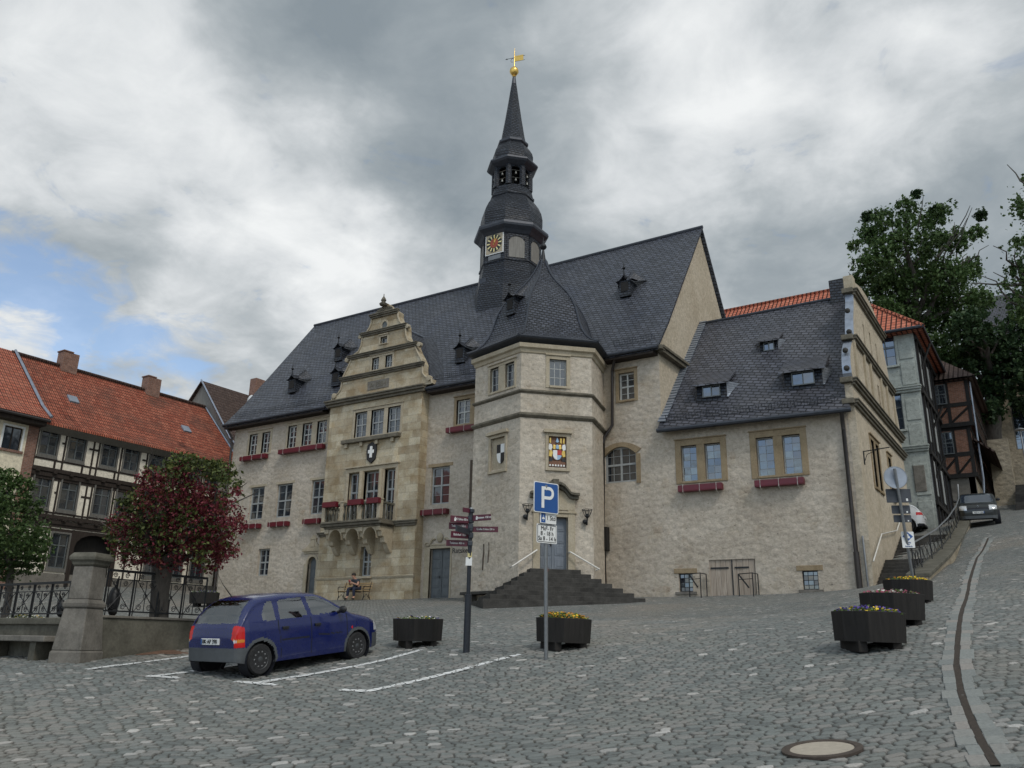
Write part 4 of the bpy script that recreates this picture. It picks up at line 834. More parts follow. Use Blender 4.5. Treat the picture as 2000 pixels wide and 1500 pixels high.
# --- steps up to the portal
N = 8; g0 = 1.42; rise = (z0-g0)/N
for i in range(N):
    top = z0-.02-rise*i; hw = .98+.33*i; dep = .62+.34*i; zb = top-rise-(.0 if i < N-1 else .5)
    mb = MB(); lw = min(hw, 1.15+.30*i); mb.fbox(TF, um-lw-.15, um+hw, zb-.3, top, .0 if i == 0 else -.0, dep)
    if i: mb = MB(); mb.fbox(TF, um-lw-.15, um+hw, zb-.05, top, dep-.36-.34*.0, dep); mb.fbox(TF, um-lw-.15, um-lw+.21, zb-.05, top, 0, dep-.36); mb.fbox(TF, um+hw-.38, um+hw, zb-.05, top, 0, dep-.36)
    mb.build('step', M['stone_d'], TH, bevel=.012)
for s, p0, p1 in ((-1, (1049,1074), (1001,1106)), (1, (1114,1078), (1170,1112))):
    if s < 0: a, b = TF.px(*p0, .25), TF.px(*p1, .55)
    else: a, b = TF.px(*p0, .25), TF.px(*p1, .45)
    mb = MB(); q0, q1 = TF.P(a[0], a[1], .25), TF.P(b[0], b[1], .5); mb.tube([TF.P(a[0], a[1], .03), q0, q1, TF.P(b[0], b[1], .03)], .032, 8); mb.build('handrail', M['white_rail'], TH, True)
# downpipe beside the turret and black letter box
ju = V((-16.75, 33.8, 0)); mb = MB(); mb.tube([(-16.1, 33.5, 12.95), (-16.45, 33.86, 12.3), (-16.5, 33.86, 9.7), (-16.88, 33.82, 9.2), (-16.95, 33.82, 8.9), (-16.95, 33.82, 1.7)], .075, 8); mb.build('downpipe', M['pipe'], TH, True)
a = FF.rect((1181,1077), (1191,1030)); MB().fbox(FF, a[2]-.34, a[2], a[1], a[3], .02, .30).build('letter_box', M['black_wood'], TH, bevel=.02)
mb = MB(); mb.tube([(-43.3, 33.45, 12.9), (-43.12, 33.85, 12.2), (-43.08, 33.88, 11.6), (-43.08, 33.88, 2.1)], .07, 8); mb.build('downpipe', M['pipe'], TH, True)
sl = FF.rect((917,985), (927,902)); MB().fbox(FF, sl[0], sl[0]+.34, sl[1]-.6, sl[3]+.1, .0, .06).build('boarded_slit', M['slit'], TH)
c = FF.px(908, 1075); text('wall_lettering', 'Ratskeller', FF, c[0]-.05, c[1], .02, .36, M['black'], TH)
for x, y in ((945,1088), (955,1085)):
    u, z = TL.px(x, y); 
    MB().tube([TL.P(u, z+.55, .03), TL.P(u+.02, z+.2, .035), TL.P(u-.02, z-.1, .03), TL.P(u-.03, z-.55 if x < 950 else z-.3, .03)], .03 if x < 950 else .02, 6).build('measure_rod', M['rust'], TH, True)
# ------------------------------------------------------------------ clock spire
CX, CY = -26.5, 40.3; P8 = R(22.5)
oc = lambda prof, name, mt, **k: MB().lathe(prof, 8, (CX, CY, 0), P8, cap=False).build(name, M[mt], TH, **k)
oc([(2.5, 18.0), (2.3, 20.6), (2.05, 21.6), (1.98, 22.25)], 'spire_skirt', 'slate_d')
oc([(1.98, 22.25), (2.04, 22.3), (2.04, 22.38), (1.93, 22.42), (1.93, 24.1)], 'clock_stage', 'slate_d')
oc([(1.9, 24.05), (2.0, 24.12), (2.15, 24.3), (2.38, 24.5), (2.42, 24.62), (2.38, 24.78), (2.0, 25.0)], 'lower_cornice', 'lead')
oc([(1.98, 24.98), (2.02, 25.3), (2.02, 25.8), (1.93, 26.25), (1.75, 26.65), (1.55, 26.95), (1.40, 27.15)], 'lower_dome', 'slate_d')
oc([(1.38, 27.12), (1.48, 27.2), (1.48, 27.32), (1.40, 27.36), (1.32, 27.75), (1.28, 27.9), (1.0, 27.9)], 'belfry_base', 'slate_d')
for i in range(8):    # open belfry: eight posts, arches, bells
    a = P8+i*math.pi/4; p = V((CX+1.16*math.cos(a), CY+1.16*math.sin(a), 0)); mb = MB(); mb.lathe([(.2, 27.88), (.19, 29.3)], 8, p, P8); mb.build('belfry_post', M['slate_d'], TH)
    m_ = R(45)*i+R(45); F8 = Fr((CX+1.10*math.cos(m_-R(0)), CY+1.10*math.sin(m_), 0), (-math.sin(m_), math.cos(m_), 0), (math.cos(m_), math.sin(m_), 0)); F8.O = V((CX+1.08*math.cos(m_), CY+1.08*math.sin(m_), 0)); 
    mb = MB(); hw = .36; k = 8
    for j in range(k):
        t0, t1 = math.pi*j/k, math.pi*(j+1)/k; q0, q1 = (-hw*math.cos(t0), 28.98+.26*math.sin(t0)), (-hw*math.cos(t1), 28.98+.26*math.sin(t1)); mb.fprism(F8, [q0, q1, (q1[0], 29.32), (q0[0], 29.32)], -.06, .05)
    mb.build('belfry_arch', M['slate_d'], TH)
    mb = MB(); mb.tube([F8.P(-.4, 28.92, .06), F8.P(.4, 28.92, .06)], .014, 5); mb.tube([F8.P(-.4, 28.4, .06), F8.P(.4, 28.4, .06)], .014, 5); mb.build('bell_bar', M['bell'], TH)
    for z, s in ((28.88, 1.0), (28.38, .85)): MB().lathe([(.012, 0), (.03, -.05), (.06, -.08), (.07, -.17), (.10, -.24), (.115, -.27), (0, -.26)], 10, F8.P(0, z, .06), cap=False).build('bell', M['bell'], TH, True)
MB().lathe([(.12, 27.9), (.12, 29.4)], 8, (CX, CY, 0)).build('belfry_mast', M['black_wood'], TH)
oc([(1.2, 29.26), (1.35, 29.34), (1.6, 29.5), (1.70, 29.62), (1.68, 29.74), (1.33, 29.95)], 'upper_cornice', 'lead')
oc([(1.32, 29.93), (1.36, 30.15), (1.37, 30.4), (1.30, 30.68), (1.15, 30.95), (1.0, 31.15), (.92, 31.25)], 'upper_dome', 'slate_d')
oc([(.9, 31.2), (1.04, 31.32), (1.04, 31.46), (.95, 31.52), (.86, 31.62)], 'dome_ring', 'lead')
oc([(.86, 31.6), (.78, 32.0), (.56, 33.4), (.36, 34.8), (.20, 36.0), (.12, 36.5)], 'spire', 'slate_d'); oc([(.17, 36.2), (.115, 36.72), (.09, 36.8)], 'spire_cap', 'lead')
MB().lathe([(.09, 36.76), (.13, 36.82), (.10, 36.9), (.20, 36.98), (.30, 37.14), (.31, 37.24), (.28, 37.38), (.17, 37.52), (.06, 37.56), (.035, 37.7), (.03, 38.6), (.012, 39.1)], 20, (CX, CY, 0), cap=False).build('gilded_ball', M['gold'], TH, True)
VN = Fr((CX, CY, 0), RT0 + V((-.15, -.55, 0))); mb = MB()
mb.fprism(VN, [(.04, 38.02), (.72, 37.86), (.72, 38.3), (.04, 38.46)], -.012, .012); vn = mb.build('weather_vane', M['gold'], TH); mb = MB()
mb.tube([VN.P(-.75, 38.5), VN.P(.85, 38.18)], .015, 5); mb.tube([VN.P(-.16+.13*math.cos(a), 38.2+.15*math.sin(a)) for a in [i*.5 for i in range(11)]], .014, 5); mb.tube([VN.P(.04, 38.02), VN.P(.85, 37.83)], .013, 5); mb.ball(VN.P(-.62, 38.47), .05, 6); mb.build('vane_rod', M['iron'], vn)
for i in range(8):   # shutters and the clock on the stage
    m_ = R(45)*i; ap = 1.93*math.cos(P8); F8 = Fr((CX, CY, 0), (-math.sin(m_), math.cos(m_), 0), (math.cos(m_), math.sin(m_), 0)); F8.O = V((CX+ap*math.cos(m_), CY+ap*math.sin(m_), 0))
    if i == 6:
        cz = 23.52; c_ = MB(); c_.fbox(F8, -.66, .66, cz-.72, cz+.72, -.02, .06); ck = c_.build('clock', M['white'], TH)
        c_ = MB(); c_.fbox(F8, -.61, .61, cz-.67, cz+.67, .06, .068); c_.build('clock_corner_field', M['trim'], ck)
        MB().fprism(F8, [(.56*math.cos(-a), cz-.60*math.sin(-a)) for a in [2*math.pi*j/32 for j in range(32)]], .068, .08).build('clock_dial', M['black'], ck)
        MB().fprism(F8, [(.29*math.cos(-a), cz-.31*math.sin(-a)) for a in [2*math.pi*j/24 for j in range(24)]], .08, .092).build('clock_centre', M['clock_red'], ck)
        for j in range(12):
            a = R(30)*j; d = V((math.sin(a), math.cos(a))); t = V((d.y, -d.x)); q = lambda r, w: (d.x*r+t.x*w, cz+1.07*(d.y*r+t.y*w)); MB().fprism(F8, [q(.31, .03), q(.53, .05), q(.53, -.05), q(.31, -.03)][::-1], .08, .09).build('hour_mark', M['sticker'], ck)
        for a, ln_, w in ((R(28), .34, .035), (R(6), .52, .025)):
            d = V((math.sin(a), math.cos(a))); t = V((d.y, -d.x)); q = lambda r, w: (d.x*r+t.x*w, cz+(d.y*r+t.y*w)); MB().fprism(F8, [q(-.1, w), q(ln_, w*.4), q(ln_, -w*.4), q(-.1, -w)][::-1], .095, .105).build('clock_hand', M['gold'], ck)
        MB().fbox(F8, -.45, .45, 22.46, 22.75, -.01, .02).build('slate_panel', M['lead_grey'], TH)
    else:
        mb = MB(); k = 8; mb.fprism(F8, [(-.52, 22.5), (.52, 22.5), (.52, 23.62)] + [(.44*math.cos(math.pi*j/k), 23.66+.26*math.sin(math.pi*j/k)) for j in range(k+1)] + [(-.52, 23.62)], -.02, .025)
        mb.build('shutter', M['oak_g'], TH)
        mb = MB()
        for j in range(k):
            t0, t1 = math.pi*j/k, math.pi*(j+1)/k; mb.fprism(F8, [(.44*math.cos(t1), 23.66+.26*math.sin(t1)), (.44*math.cos(t0), 23.66+.26*math.sin(t0)), (.56*math.cos(t0), 24.05), (.56*math.cos(t1), 24.05)], .0, .06)
        mb.fbox(F8, -.62, -.50, 22.45, 24.05, 0, .05); mb.fbox(F8, .50, .62, 22.45, 24.05, 0, .05); mb.build('shutter_frame', M['slate_d'], TH)
mb = MB(); mb.fprism(Fr((CX-.9, CY-1.93, 0), (1, 0, 0)), [(0, 20.95), (.5, 20.95), (.5, 21.25), (0, 21.25)], -.4, .12); mb.build('roof_hatch', M['lead'], TH)
# ------------------------------------------------------------------ right wing
W1 = lev([WF.rect((1332.5,941), (1359.4,869)), WF.rect((1378.8,937), (1406,863.8))]); W2 = lev([WF.rect((1481,931), (1509,852.8)), WF.rect((1532.5,926), (1561.5,847))])
B1 = WF.rect((1327,1156), (1352.5,1119.5)); B2 = WF.rect((1569,1152), (1597,1114)); HD = WF.rect((1388,1168), (1474,1091)); HD = (HD[0], 1.9, HD[2], HD[3])
WU = 8.08; mb = MB(); wall_mb(mb, WF, 0, WU, .4, 9.35, [*W1, *W2, B1, B2, HD], .26, n=.0); mb.build('wing_front_wall', M['plaster'], TH)
for W in (W1, W2):
    grp(WF, W, TH, .26, 'trim_y', bars='lead_bar', fm='frame', gm='glass_b', cols=2, rows=5, cross=False, fr=.05, bw=.016, depth=.2); FB.append((WF, W[0][0]-.10, W[1][2]+.06, W[0][1]-.22, 0))
for r in (B1, B2):
    window(WF, r, TH, cols=3, rows=4, cross=False, fr=.04, fm='iron', bars='iron', depth=.14); MB().fbox(WF, r[0]-.2, r[2]+.2, r[3], r[3]+.2, -.05, .03).build('lintel', M['trim_y'], TH, bevel=.01); MB().fbox(WF, r[0]-.16, r[2]+.16, r[1]-.12, r[1], -.05, .07).build('sill', M['stone_g'], TH, bevel=.01)
mb = MB(); u = HD[0]; 
while u < HD[2]-.05:
    w = min(.21+random.random()*.05, HD[2]-u); mb.fbox(WF, u, u+w-.012, HD[1]-.3, HD[3]-random.random()*.03, -.12, -.06+random.random()*.015); u += w
hd = mb.build('cellar_hatch', M['plank'], TH, label='weathered plank doors of the cellar hatch'); mb = MB()
for a, b in ((.06, .8), (1.05, 1.62)): mb.fbox(WF, HD[0]+a, HD[0]+b, HD[3]-.36, HD[3]-.30, -.05, -.02)
mb.fbox(WF, (HD[0]+HD[2])/2-.02, (HD[0]+HD[2])/2+.02, HD[1], HD[3], -.05, -.03); mb.build('hinge_strap', M['iron'], hd)
# gable wall with curved shoulders: (depth along the street, height)
GX = -6.08; yc = 40.25
gq = [(34.42, .3), (34.42, 9.4), (34.42, 10.45), (34.62, 10.5), (34.5, 10.75), (34.48, 11.1), (34.6, 11.5), (34.85, 11.9), (35.2, 12.25), (35.6, 12.45), (35.7, 12.62), (35.72, 12.75), (35.9, 12.85), (36.02, 13.2), (36.2, 13.7), (36.5, 14.2), (36.75, 14.7), (36.85, 15.15), (36.95, 15.3), (37.0, 15.85), (37.6, 15.92), (38.4, 16.1), (39.2, 16.25), (yc, 16.3)]
pts = gq + [(2*yc-a, b) for a, b in gq[:-1][::-1]]
GF = Fr((GX, 0, 0), (0, 1, 0))   # along +Y, facing the street
mb = MB(); n = len(pts); th_ = .30
gwin = [GF.rect((1702,968), (1716,872)), GF.rect((1728,1000), (1740,885))]
lv = sorted(set(q[1] for q in gq)); hw_ = lambda z: next((yc-(a+(c-a)*(z-b)/(d-b)) for (a, b), (c, d) in zip(gq[:-1], gq[1:]) if b <= z <= d and d > b), .01)
gh = []
for (y0, z0, y1, z1) in ((37.0, 6.5, 37.75, 8.55), (38.05, 6.5, 38.8, 8.55), (41.0, 6.6, 41.8, 8.55), (39.2, 10.8, 39.65, 11.9), (40.6, 10.8, 41.05, 11.9), (38.4, 13.1, 38.7, 14.2), (39.9, 13.1, 40.25, 14.3), (41.4, 13.1, 41.7, 14.2)): gh.append((y0, z0, y1, z1))
zc_ = sorted(set(lv + [h[1] for h in gh] + [h[3] for h in gh]))
for z0, z1 in zip(zc_[:-1], zc_[1:]):
    a0, a1 = hw_(z0+1e-4), hw_(z1-1e-4); pos = [(yc-a0, yc-a1)]
    for h in sorted(gh):
        if h[1] < (z0+z1)/2 < h[3]: pos += [(h[0], h[0]), (h[2], h[2])]
    pos.append((yc+a0, yc+a1))
    for i in range(0, len(pos), 2): mb.poly(GF.P(pos[i][0], z0), GF.P(pos[i+1][0], z0), GF.P(pos[i+1][1], z1), GF.P(pos[i][1], z1))
for (a, b, c, d) in gh:
    for p, q in (((a, b), (c, b)), ((c, b), (c, d)), ((c, d), (a, d)), ((a, d), (a, b))): mb.poly(GF.P(*p, -.2), GF.P(*q, -.2), GF.P(*q), GF.P(*p))
    mb.poly(GF.P(a, b, -.2), GF.P(c, b, -.2), GF.P(c, d, -.2), GF.P(a, d, -.2))
mb.add([GF.P(a, b, -th_) for a, b in pts], [list(range(n))[::-1]]); mb.build('wing_gable_wall', M['plaster_g'], TH)
mb = MB()
for (a, b), (c, d) in zip(pts[:-1], pts[1:]): mb.poly(GF.P(a, b, -th_-.01), GF.P(a, b, .0), GF.P(c, d, .0), GF.P(c, d, -th_-.01)) if False else (mb.poly(GF.P(a, b, 0), GF.P(a, b, -th_), GF.P(c, d, -th_), GF.P(c, d, 0)) if True else None)
mb.build('gable_edge', M['plaster_g'], TH)
for i in gh[:3]:
    window(GF, i, TH, cols=2, rows=4, cross=False, fr=.05, depth=.18, sur=.16, sm='trim_y', fm='frame', bars='lead_bar')
mb = MB()     # zinc facing on the front edge of the gable
for (a, b), (c, d) in zip(gq[3:19], gq[4:20]):
    mb.poly(GF.P(a-.03, b, .02), GF.P(a-.03, b, -th_-.03), GF.P(c-.03, d, -th_-.03), GF.P(c-.03, d, .02))
mb.build('zinc_facing', M['zinc'], TH, True)
for (y, z) in ((34.55, 11.75), (34.42, 10.95), (35.98, 14.0), (35.82, 12.98)): MB().ball(GF.P(y-.0, z, -th_*.5), .115, 12).build('stone_ball', M['stone_d'], TH, True)
for (y0, y1, z, p) in ((34.35, 46.15, 9.62, .22), (34.4, 46.1, 10.52, .24), (35.55, 44.95, 12.72, .22), (36.8, 43.7, 15.32, .24)):
    course(GF, y0, y1, z, .30, p); mb = MB(); mb.box(GX-th_-.12, GX+.05, y0-.22, y0+.06, z-.22, z); mb.build('cornice_return', M['trim_d'], TH, bevel=.02)
MB().box(GX-th_-.05, GX+.06, 36.85, 37.35, 15.32, 16.0).build('gable_block', M['trim'], TH, bevel=.02)
for y in (35.6, 37.6, 39.0, 41.5, 43.0, 44.9): MB().fbox(GF, y-.12, y+.12, 10.52, 12.45, -.02, .09).build('lesene', M['trim'], TH, bevel=.01)
# roof of the wing
W0, W1_ = WF.P(-.06, 0, 0), WF.P(WU-.3, 0, 0); wz0, wzr, wyr = 9.12, 16.12, 39.55
e0, e1 = WF.P(-.02, wz0, .52), WF.P(WU-.08, wz0, .52); k0, k1 = WF.P(-.02, 10.35, -.52), WF.P(WU-.26, 10.35, -.52); r0, r1 = V((-14.13, wyr, wzr)), V((GX-.26, wyr, wzr))
mb = MB(); mb.poly(e0, e1, WF.P(WU-.26, wz0+.62, .0), WF.P(-.02, wz0+.62, 0)); mb.poly(WF.P(-.02, wz0+.62, 0), WF.P(WU-.26, wz0+.62, 0), k1, k0); mb.poly(k0, k1, r1, r0); mb.poly(r0, r1, V((GX-.26, 45.6, 9.2)), V((-14.13, 45.6, 9.2)))
dn = V((0, 0, -.14)); mb.poly(e1, e0, e0+dn, e1+dn); mb.poly(e0+dn, WF.P(-.02, wz0+.4, 0), WF.P(WU-.26, wz0+.4, 0), e1+dn)
mb.build('wing_roof', M['slate_r'], TH)
MB().tube([r0+V((0, 0, .03)), r1+V((0, 0, .03))], .08, 8).build('wing_ridge', M['lead'], TH, True)
MB().tube([e0+V((0, -.04, -.04)), e1+V((0, -.04, -.04))], .09, 8).build('wing_gutter', M['lead'], TH, True)
sd = (r0-k0).normalized(); mb = MB(); nK = 34; Ln = (r0-k0).length
for i in range(nK+6):   # stepped zinc soakers against the higher wall
    q = k0+sd*(Ln*(i-5)/nK); nrm = V((0, -sd.z, sd.y)); a = q+nrm*(.05); b = q+V((.36, 0, 0))+nrm*.03; d = sd*(Ln/nK)*.93
    mb.hexa([a, b, b+d, a+d, a+nrm*.05, b+nrm*.05, b+d+nrm*.015, a+d+nrm*.015])
mb.build('verge_flashing', M['zinc'], TH)
snow_guard(WF.P(.3, wz0+.40, .15), WF.P(WU-.7, wz0+.40, .15), V((0, -.35, 1)).normalized(), None, .3)
Fn = (WF.P(0, 10.35, -.52), ); wn = (k1-k0).cross(r0-k0).normalized()
def wing_dormer(px_, w, h, oh, label=None):
    r = ray(*px_); p = r*(k0.dot(wn)/r.dot(wn)); F = Fr((p.x, p.y, 0), WF.U, WF.N); z = p.z; fo = .12; o = MB(); d_ = .95*h/1.28+.05
    slope = (wzr-10.35)/(wyr-k0.y)
    # front, cheeks
    o.fbox(F, -w/2, w/2, z-.1, z+h, -h/slope*.98, fo); dm = o.build('shed_dormer', M['slate_d'], TH)
    g = (-w*.30, z+.08, w*.30, z+h-.12); window(F, g, dm, cols=2, rows=1, cross='v', fr=.045, depth=-.03, n=fo, name='dormer_window', fm='frame_d', bars='frame_d', gm='glass')
    k = 8; rf = MB(); L_ = (h+.06)/(slope-.62); 
    for s in (0,):
        a0, a1 = -w/2-oh, w/2+oh; zt = z+h+.04
        q = [F.P(a0, zt-.1, fo+.25), F.P(a1, zt-.1, fo+.25), F.P(a1*.96, zt-.1+.62*(L_+.25)+.02, -L_), F.P(a0*.96, zt-.1+.62*(L_+.25)+.02, -L_)]
        rf.poly(*q); rf.poly(*[p_-V((0, 0, .08)) for p_ in q][::-1])
        for i in range(4): a, b = q[i], q[(i+1) % 4]; rf.poly(b, a, a-V((0, 0, .08)), b-V((0, 0, .08)))
    rf.build('dormer_roof', M['slate_r'], dm)
    for s in (-1, 1):     # swept slate cheeks with pale edges
        ck = MB(); zn = MB(); nk = 7
        for i in range(nk):
            t0, t1 = i/nk, (i+.9)/nk; f0 = lambda t: (s*(w/2+.02+.34*t**1.4+.05), z+h*t*1.02+.02, fo-.05-(h*t)/slope*1.0)
            a, b = f0(t0), f0(t1); ii = (s*(w/2-.02), a[1], fo-.02), (s*(w/2-.02), b[1], fo-.02)
            ws = [F.P(ii[0][0], ii[0][1], ii[0][2]), F.P(a[0], a[1], a[2]-.0), F.P(b[0], b[1], b[2]), F.P(ii[1][0], ii[1][1], ii[1][2])]
            ck.poly(*(ws if s > 0 else ws[::-1]))
        ck.build('dormer_cheek', M['zinc' if s > 0 else 'slate_s'], dm)
wing_dormer((1392,780), 1.35, .72, .16); wing_dormer((1571,757), 1.55, .78, .18); wing_dormer((1504,690), .82, .62, .12)
mb = MB(); mb.box(-7.5, -6.85, 39.2, 40.0, 15.6, 16.95); mb.build('chimney', M['slate_d'], TH, bevel=.02)
pu = WF.px(1643, 803)[0]; pb = WF.px(1682, 1149)[0]; pu = (pu+pb)/2
mb = MB(); mb.tube([WF.P(pu+.05, 9.05, .5), WF.P(pu, 8.75, .18), WF.P(pu, 8.4, .12), WF.P(pu, 2.1, .12)], .085, 8); mb.tube([WF.P(pu, 3.6, .12), WF.P(pu, 2.0, .12)], .11, 8); mb.build('downpipe', M['pipe'], TH, True)
MB().tube([WF.P(pu+.28, 4.2, .07), WF.P(pu+.3, 2.1, .07)], .04, 6).build('cable_pipe', M['steel'], TH, True)
u = WF.px(1452, 826); 
# ------------------------------------------------------------------ flower boxes (hang on the front, so things of their own)
NM = ['under the two-light window at the far left corner', 'under the three-light window near the curved gable', 'under the first tall window beside the far corner', 'under the second tall window from the far corner', 'under the tall window next to the balcony', 'under the tall window right of the balcony', 'under the upper window left of the stair turret', 'under the left double window of the low wing', 'under the right double window of the low wing']
for (F, a, b, zt, n), nm in zip(FB, NM):
    t = thing('flower_box', 'dark red flower box '+nm, 'flower box', F.P((a+b)/2, zt-.3, 0), 'red flower boxes on the town hall front'); w, h, d = b-a, .27, .30
    mb = MB(); mb.fbox(F, a, b, zt-h, zt-h+.03, .05, .05+d); mb.fbox(F, a, b, zt-h+.03, zt, .05, .08); mb.fbox(F, a, b, zt-h+.03, zt, .02+d, .05+d); mb.fbox(F, a, a+.03, zt-h+.03, zt, .08, .02+d); mb.fbox(F, b-.03, b, zt-h+.03, zt, .08, .02+d)
    mb.build('box', M['red_box'], t, bevel=.01); MB().fbox(F, a+.03, b-.03, zt-.12, zt-.06, .08, .02+d).build('soil', M['soil'], t)
    k = 3 if w > 1.4 else 2
    for i in range(k):
        u = a+w*(.12+.76*i/(k-1)); MB().tube([F.P(u, zt+.02, .05), F.P(u, zt+.02, .06+d), F.P(u, zt-h-.03, .055+d), F.P(u, zt-h-.12, .04)], .012, 5).build('bracket', M['white_rail'], t)
bu0, bu1, bz, pn = BAL
for a, b, s in ((bu0+.18, bu0+1.15, 'on the left end of the balcony rail'), (bu0+2.0, bu0+2.95, 'on the middle of the balcony rail'), (bu1-.75, bu1+.05, 'on the right end of the balcony rail')):
    t = thing('balcony_flower_box', 'short dark red flower box '+s, 'flower box', RF.P((a+b)/2, bz+.7, pn), 'flower boxes on the balcony')
    MB().fbox(RF, a, b, bz+.74, bz+1.02, pn+.12, pn+.36).build('box', M['red_box'], t, bevel=.01); MB().fbox(RF, a+.03, b-.03, bz+1.0, bz+1.03, pn+.15, pn+.33).build('soil', M['soil'], t)
# ------------------------------------------------------------------ half-timbered house on the left
HT = thing('half_timbered_house', 'long half-timbered house with black beams, cream panels and old red tiled roof', 'house', (-46, 29, 2.8))
HF = Fr((-46, 0, 0), (0, 1, 0)); ya, yb = HF.px(70, 880)[0]-.1, 36.7; he = 11.25
zf = lambda x, y: HF.px(x, y)[1]
rows = [dict(b=zf(129,920)-.05, s=zf(149,899), t=zf(149,846)+.05, c=(93,149,215,259,309,345,384,418)), dict(b=zf(150,1014), s=zf(134,997), t=zf(134,936), c=(79,134,200,243,296,335,375,412)), dict(b=3.0, s=zf(114,1110), t=zf(114,1042), c=(114,300,345,388))]
wn = []
for k, r in enumerate(rows):
    y_ = (880, 965, 1075)[k]
    for x in r['c']: u = HF.px(x, y_)[0]; wn.append((k, u-.47, r['s'], u+.47, r['t']))
dau = HF.px(182, 1070)[0]; arch = (dau-1.15, 2.4, dau+1.15, zf(182,1046))
hl = [w[1:] for w in wn]+[arch]; mb = MB(); wall_mb(mb, HF, ya, yb, 1.0, he, hl, .12); mb.build('front_wall', M['infill'], HT)
mb = MB(); mb.poly((-46, yb, 1), (-55, yb, 1), (-55, yb, he), (-46, yb, he)); mb.poly((-46, yb, he), (-55, yb, he), (-50.5, yb, 16.0)); mb.build('end_wall', M['infill'], HT)
for k, *r in wn:
    w = window(HF, r, HT, cols=2, rows=3, cross=True, split=.66, fr=.06, depth=.08, fm='frame_d', bars='frame_d', bw=.02)
    mb = MB(); u0, z0, u1, z1 = r
    for a, b, c, d in ((u0-.09, u0, z0-.12, z1+.1), (u1, u1+.09, z0-.12, z1+.1), (u0, u1, z1, z1+.1), (u0-.12, u1+.12, z0-.2, z0-.12), (u0, u1, z0-.12, z0)): mb.fbox(HF, a, b, c, d, -.05, .07)
    mb.build('casing', M['oak_c'], w)
for k, r in enumerate(rows):
    ws = sorted((a, c) for kk, a, b, c, d in wn if kk == k); mb = MB(); s, t_, b = r['s'], r['t'], r['b']; top = rows[k-1]['b']-.42 if k else he-.25; e = .035
    mb.fbox(HF, ya, yb, t_+.1, t_+.26, -.05, e); mb.fbox(HF, ya, yb, top-.16, top, -.05, e); mb.fbox(HF, ya, yb, s-.29, s-.2, -.05, e) if k < 2 else None
    edges = []
    for a, c in ws: edges += [a-.2, c+.2]
    gaps = [(ya, edges[0])] + [(edges[i], edges[i+1]) for i in range(1, len(edges)-1, 2)] + [(edges[-1], yb)]
    for a, c in gaps:
        if k == 2 and a < dau < c: pass
        L_ = c-a
        ps = [c] + ([(a+c)/2] if L_ > .62 else [])
        if L_ > 2.2: ps += [a+L_*.25, a+L_*.75]
        for p in ps:
            if k == 2 and arch[0]-.3 < p < arch[2]+.3: continue
            mb.fbox(HF, p-.05, p+.05, b, top-.16, -.05, e-.003)
        if not (k == 2 and a < dau < c): mb.fbox(HF, a+.06, c-.06, (s+t_)/2-.055, (s+t_)/2+.055, -.05, e-.008)
    for a, c in ws: mb.fbox(HF, c-.02, c+.09, b, s-.29, -.05, e-.004) if k < 2 else None
    mb.build('timber_frame', M['oak'], HT)
    if k < 2:
        mb = MB(); mb.fbox(HF, ya, yb, b-.16, b+.05, -.05, .16); mb.fbox(HF, ya, yb, b-.42, b-.2, -.05, .10); u = ya+.2
        while u < yb: mb.fbox(HF, u, u+.2, b-.24, b-.1, .1, .24); u += .95
        mb.build('storey_beam', M['oak'], HT)
mb = MB(); mb.fbox(HF, ya, yb, 1.0, 3.25, -.05, .08); mb.build('stone_base', M['stone_g'], HT)
mb = MB(); mb.fbox(HF, arch[0]-.3, arch[2]+.3, 2.0, arch[3]+.4, -.9, -.5); mb.build('passage_gate', M['black_wood'], HT)
mb = MB(); k = 8; um = dau
for i in range(k):
    t0, t1 = math.pi*i/k, math.pi*(i+1)/k; p0, p1 = (um-1.15*math.cos(t0), arch[3]-.75+.75*math.sin(t0)), (um-1.15*math.cos(t1), arch[3]-.75+.75*math.sin(t1)); mb.fprism(HF, [p0, p1, (p1[0], arch[3]+.15), (p0[0], arch[3]+.15)], -.1, .09)
mb.fbox(HF, um-1.4, um-1.15, 2.2, arch[3]+.15, -.1, .09); mb.fbox(HF, um+1.15, um+1.4, 2.2, arch[3]+.15, -.1, .09); mb.build('gate_frame', M['oak'], HT)
def pitched(name, mt, y0, y1, xe, ze, xr, zr, parent, kick=.55, drop=.12, back=True):
    mb = MB(); xm, zm = xe+(xr-xe)*.2, ze+(zr-ze)*.2-kick*.35
    seq = [(xe, ze), (xm, zm), (xr, zr)] + ([(2*xr-xe, ze)] if back else [])
    for (a, b), (c, d) in zip(seq[:-1], seq[1:]):
        mb.poly((a, y0, b), (a, y1, b), (c, y1, d), (c, y0, d)); mb.poly((a, y1, b-drop), (a, y0, b-drop), (c, y0, d-drop), (c, y1, d-drop))
        for y in (y0, y1): mb.poly((a, y, b), (c, y, d), (c, y, d-drop), (a, y, b-drop))
    mb.poly((xe, y0, ze), (xe, y0, ze-drop), (xe, y1, ze-drop), (xe, y1, ze)); return mb.build(name, M[mt], parent)
zrd = 15.95; pitched('roof', 'tile', ya-.15, yb+.25, -45.25, 11.12, -50.4, zrd, HT)
MB().tube([(-50.4, ya-.1, zrd+.04), (-50.4, yb+.2, zrd+.04)], .14, 8).build('ridge_tiles', M['tile_b'], HT, True)
mb = MB(); mb.poly((-45.3, ya, 11.05), (-45.3, yb, 11.05), (-45.93, yb, 10.75), (-45.93, ya, 10.75)); mb.build('eaves_soffit', M['oak_g'], HT)
MB().tube([(-45.4, yb+.24, 11.28), (-46.4, yb+.24, 12.0), (-50.4, yb+.24, zrd+.08)], .07, 6).build('verge_strip', M['zinc'], HT)
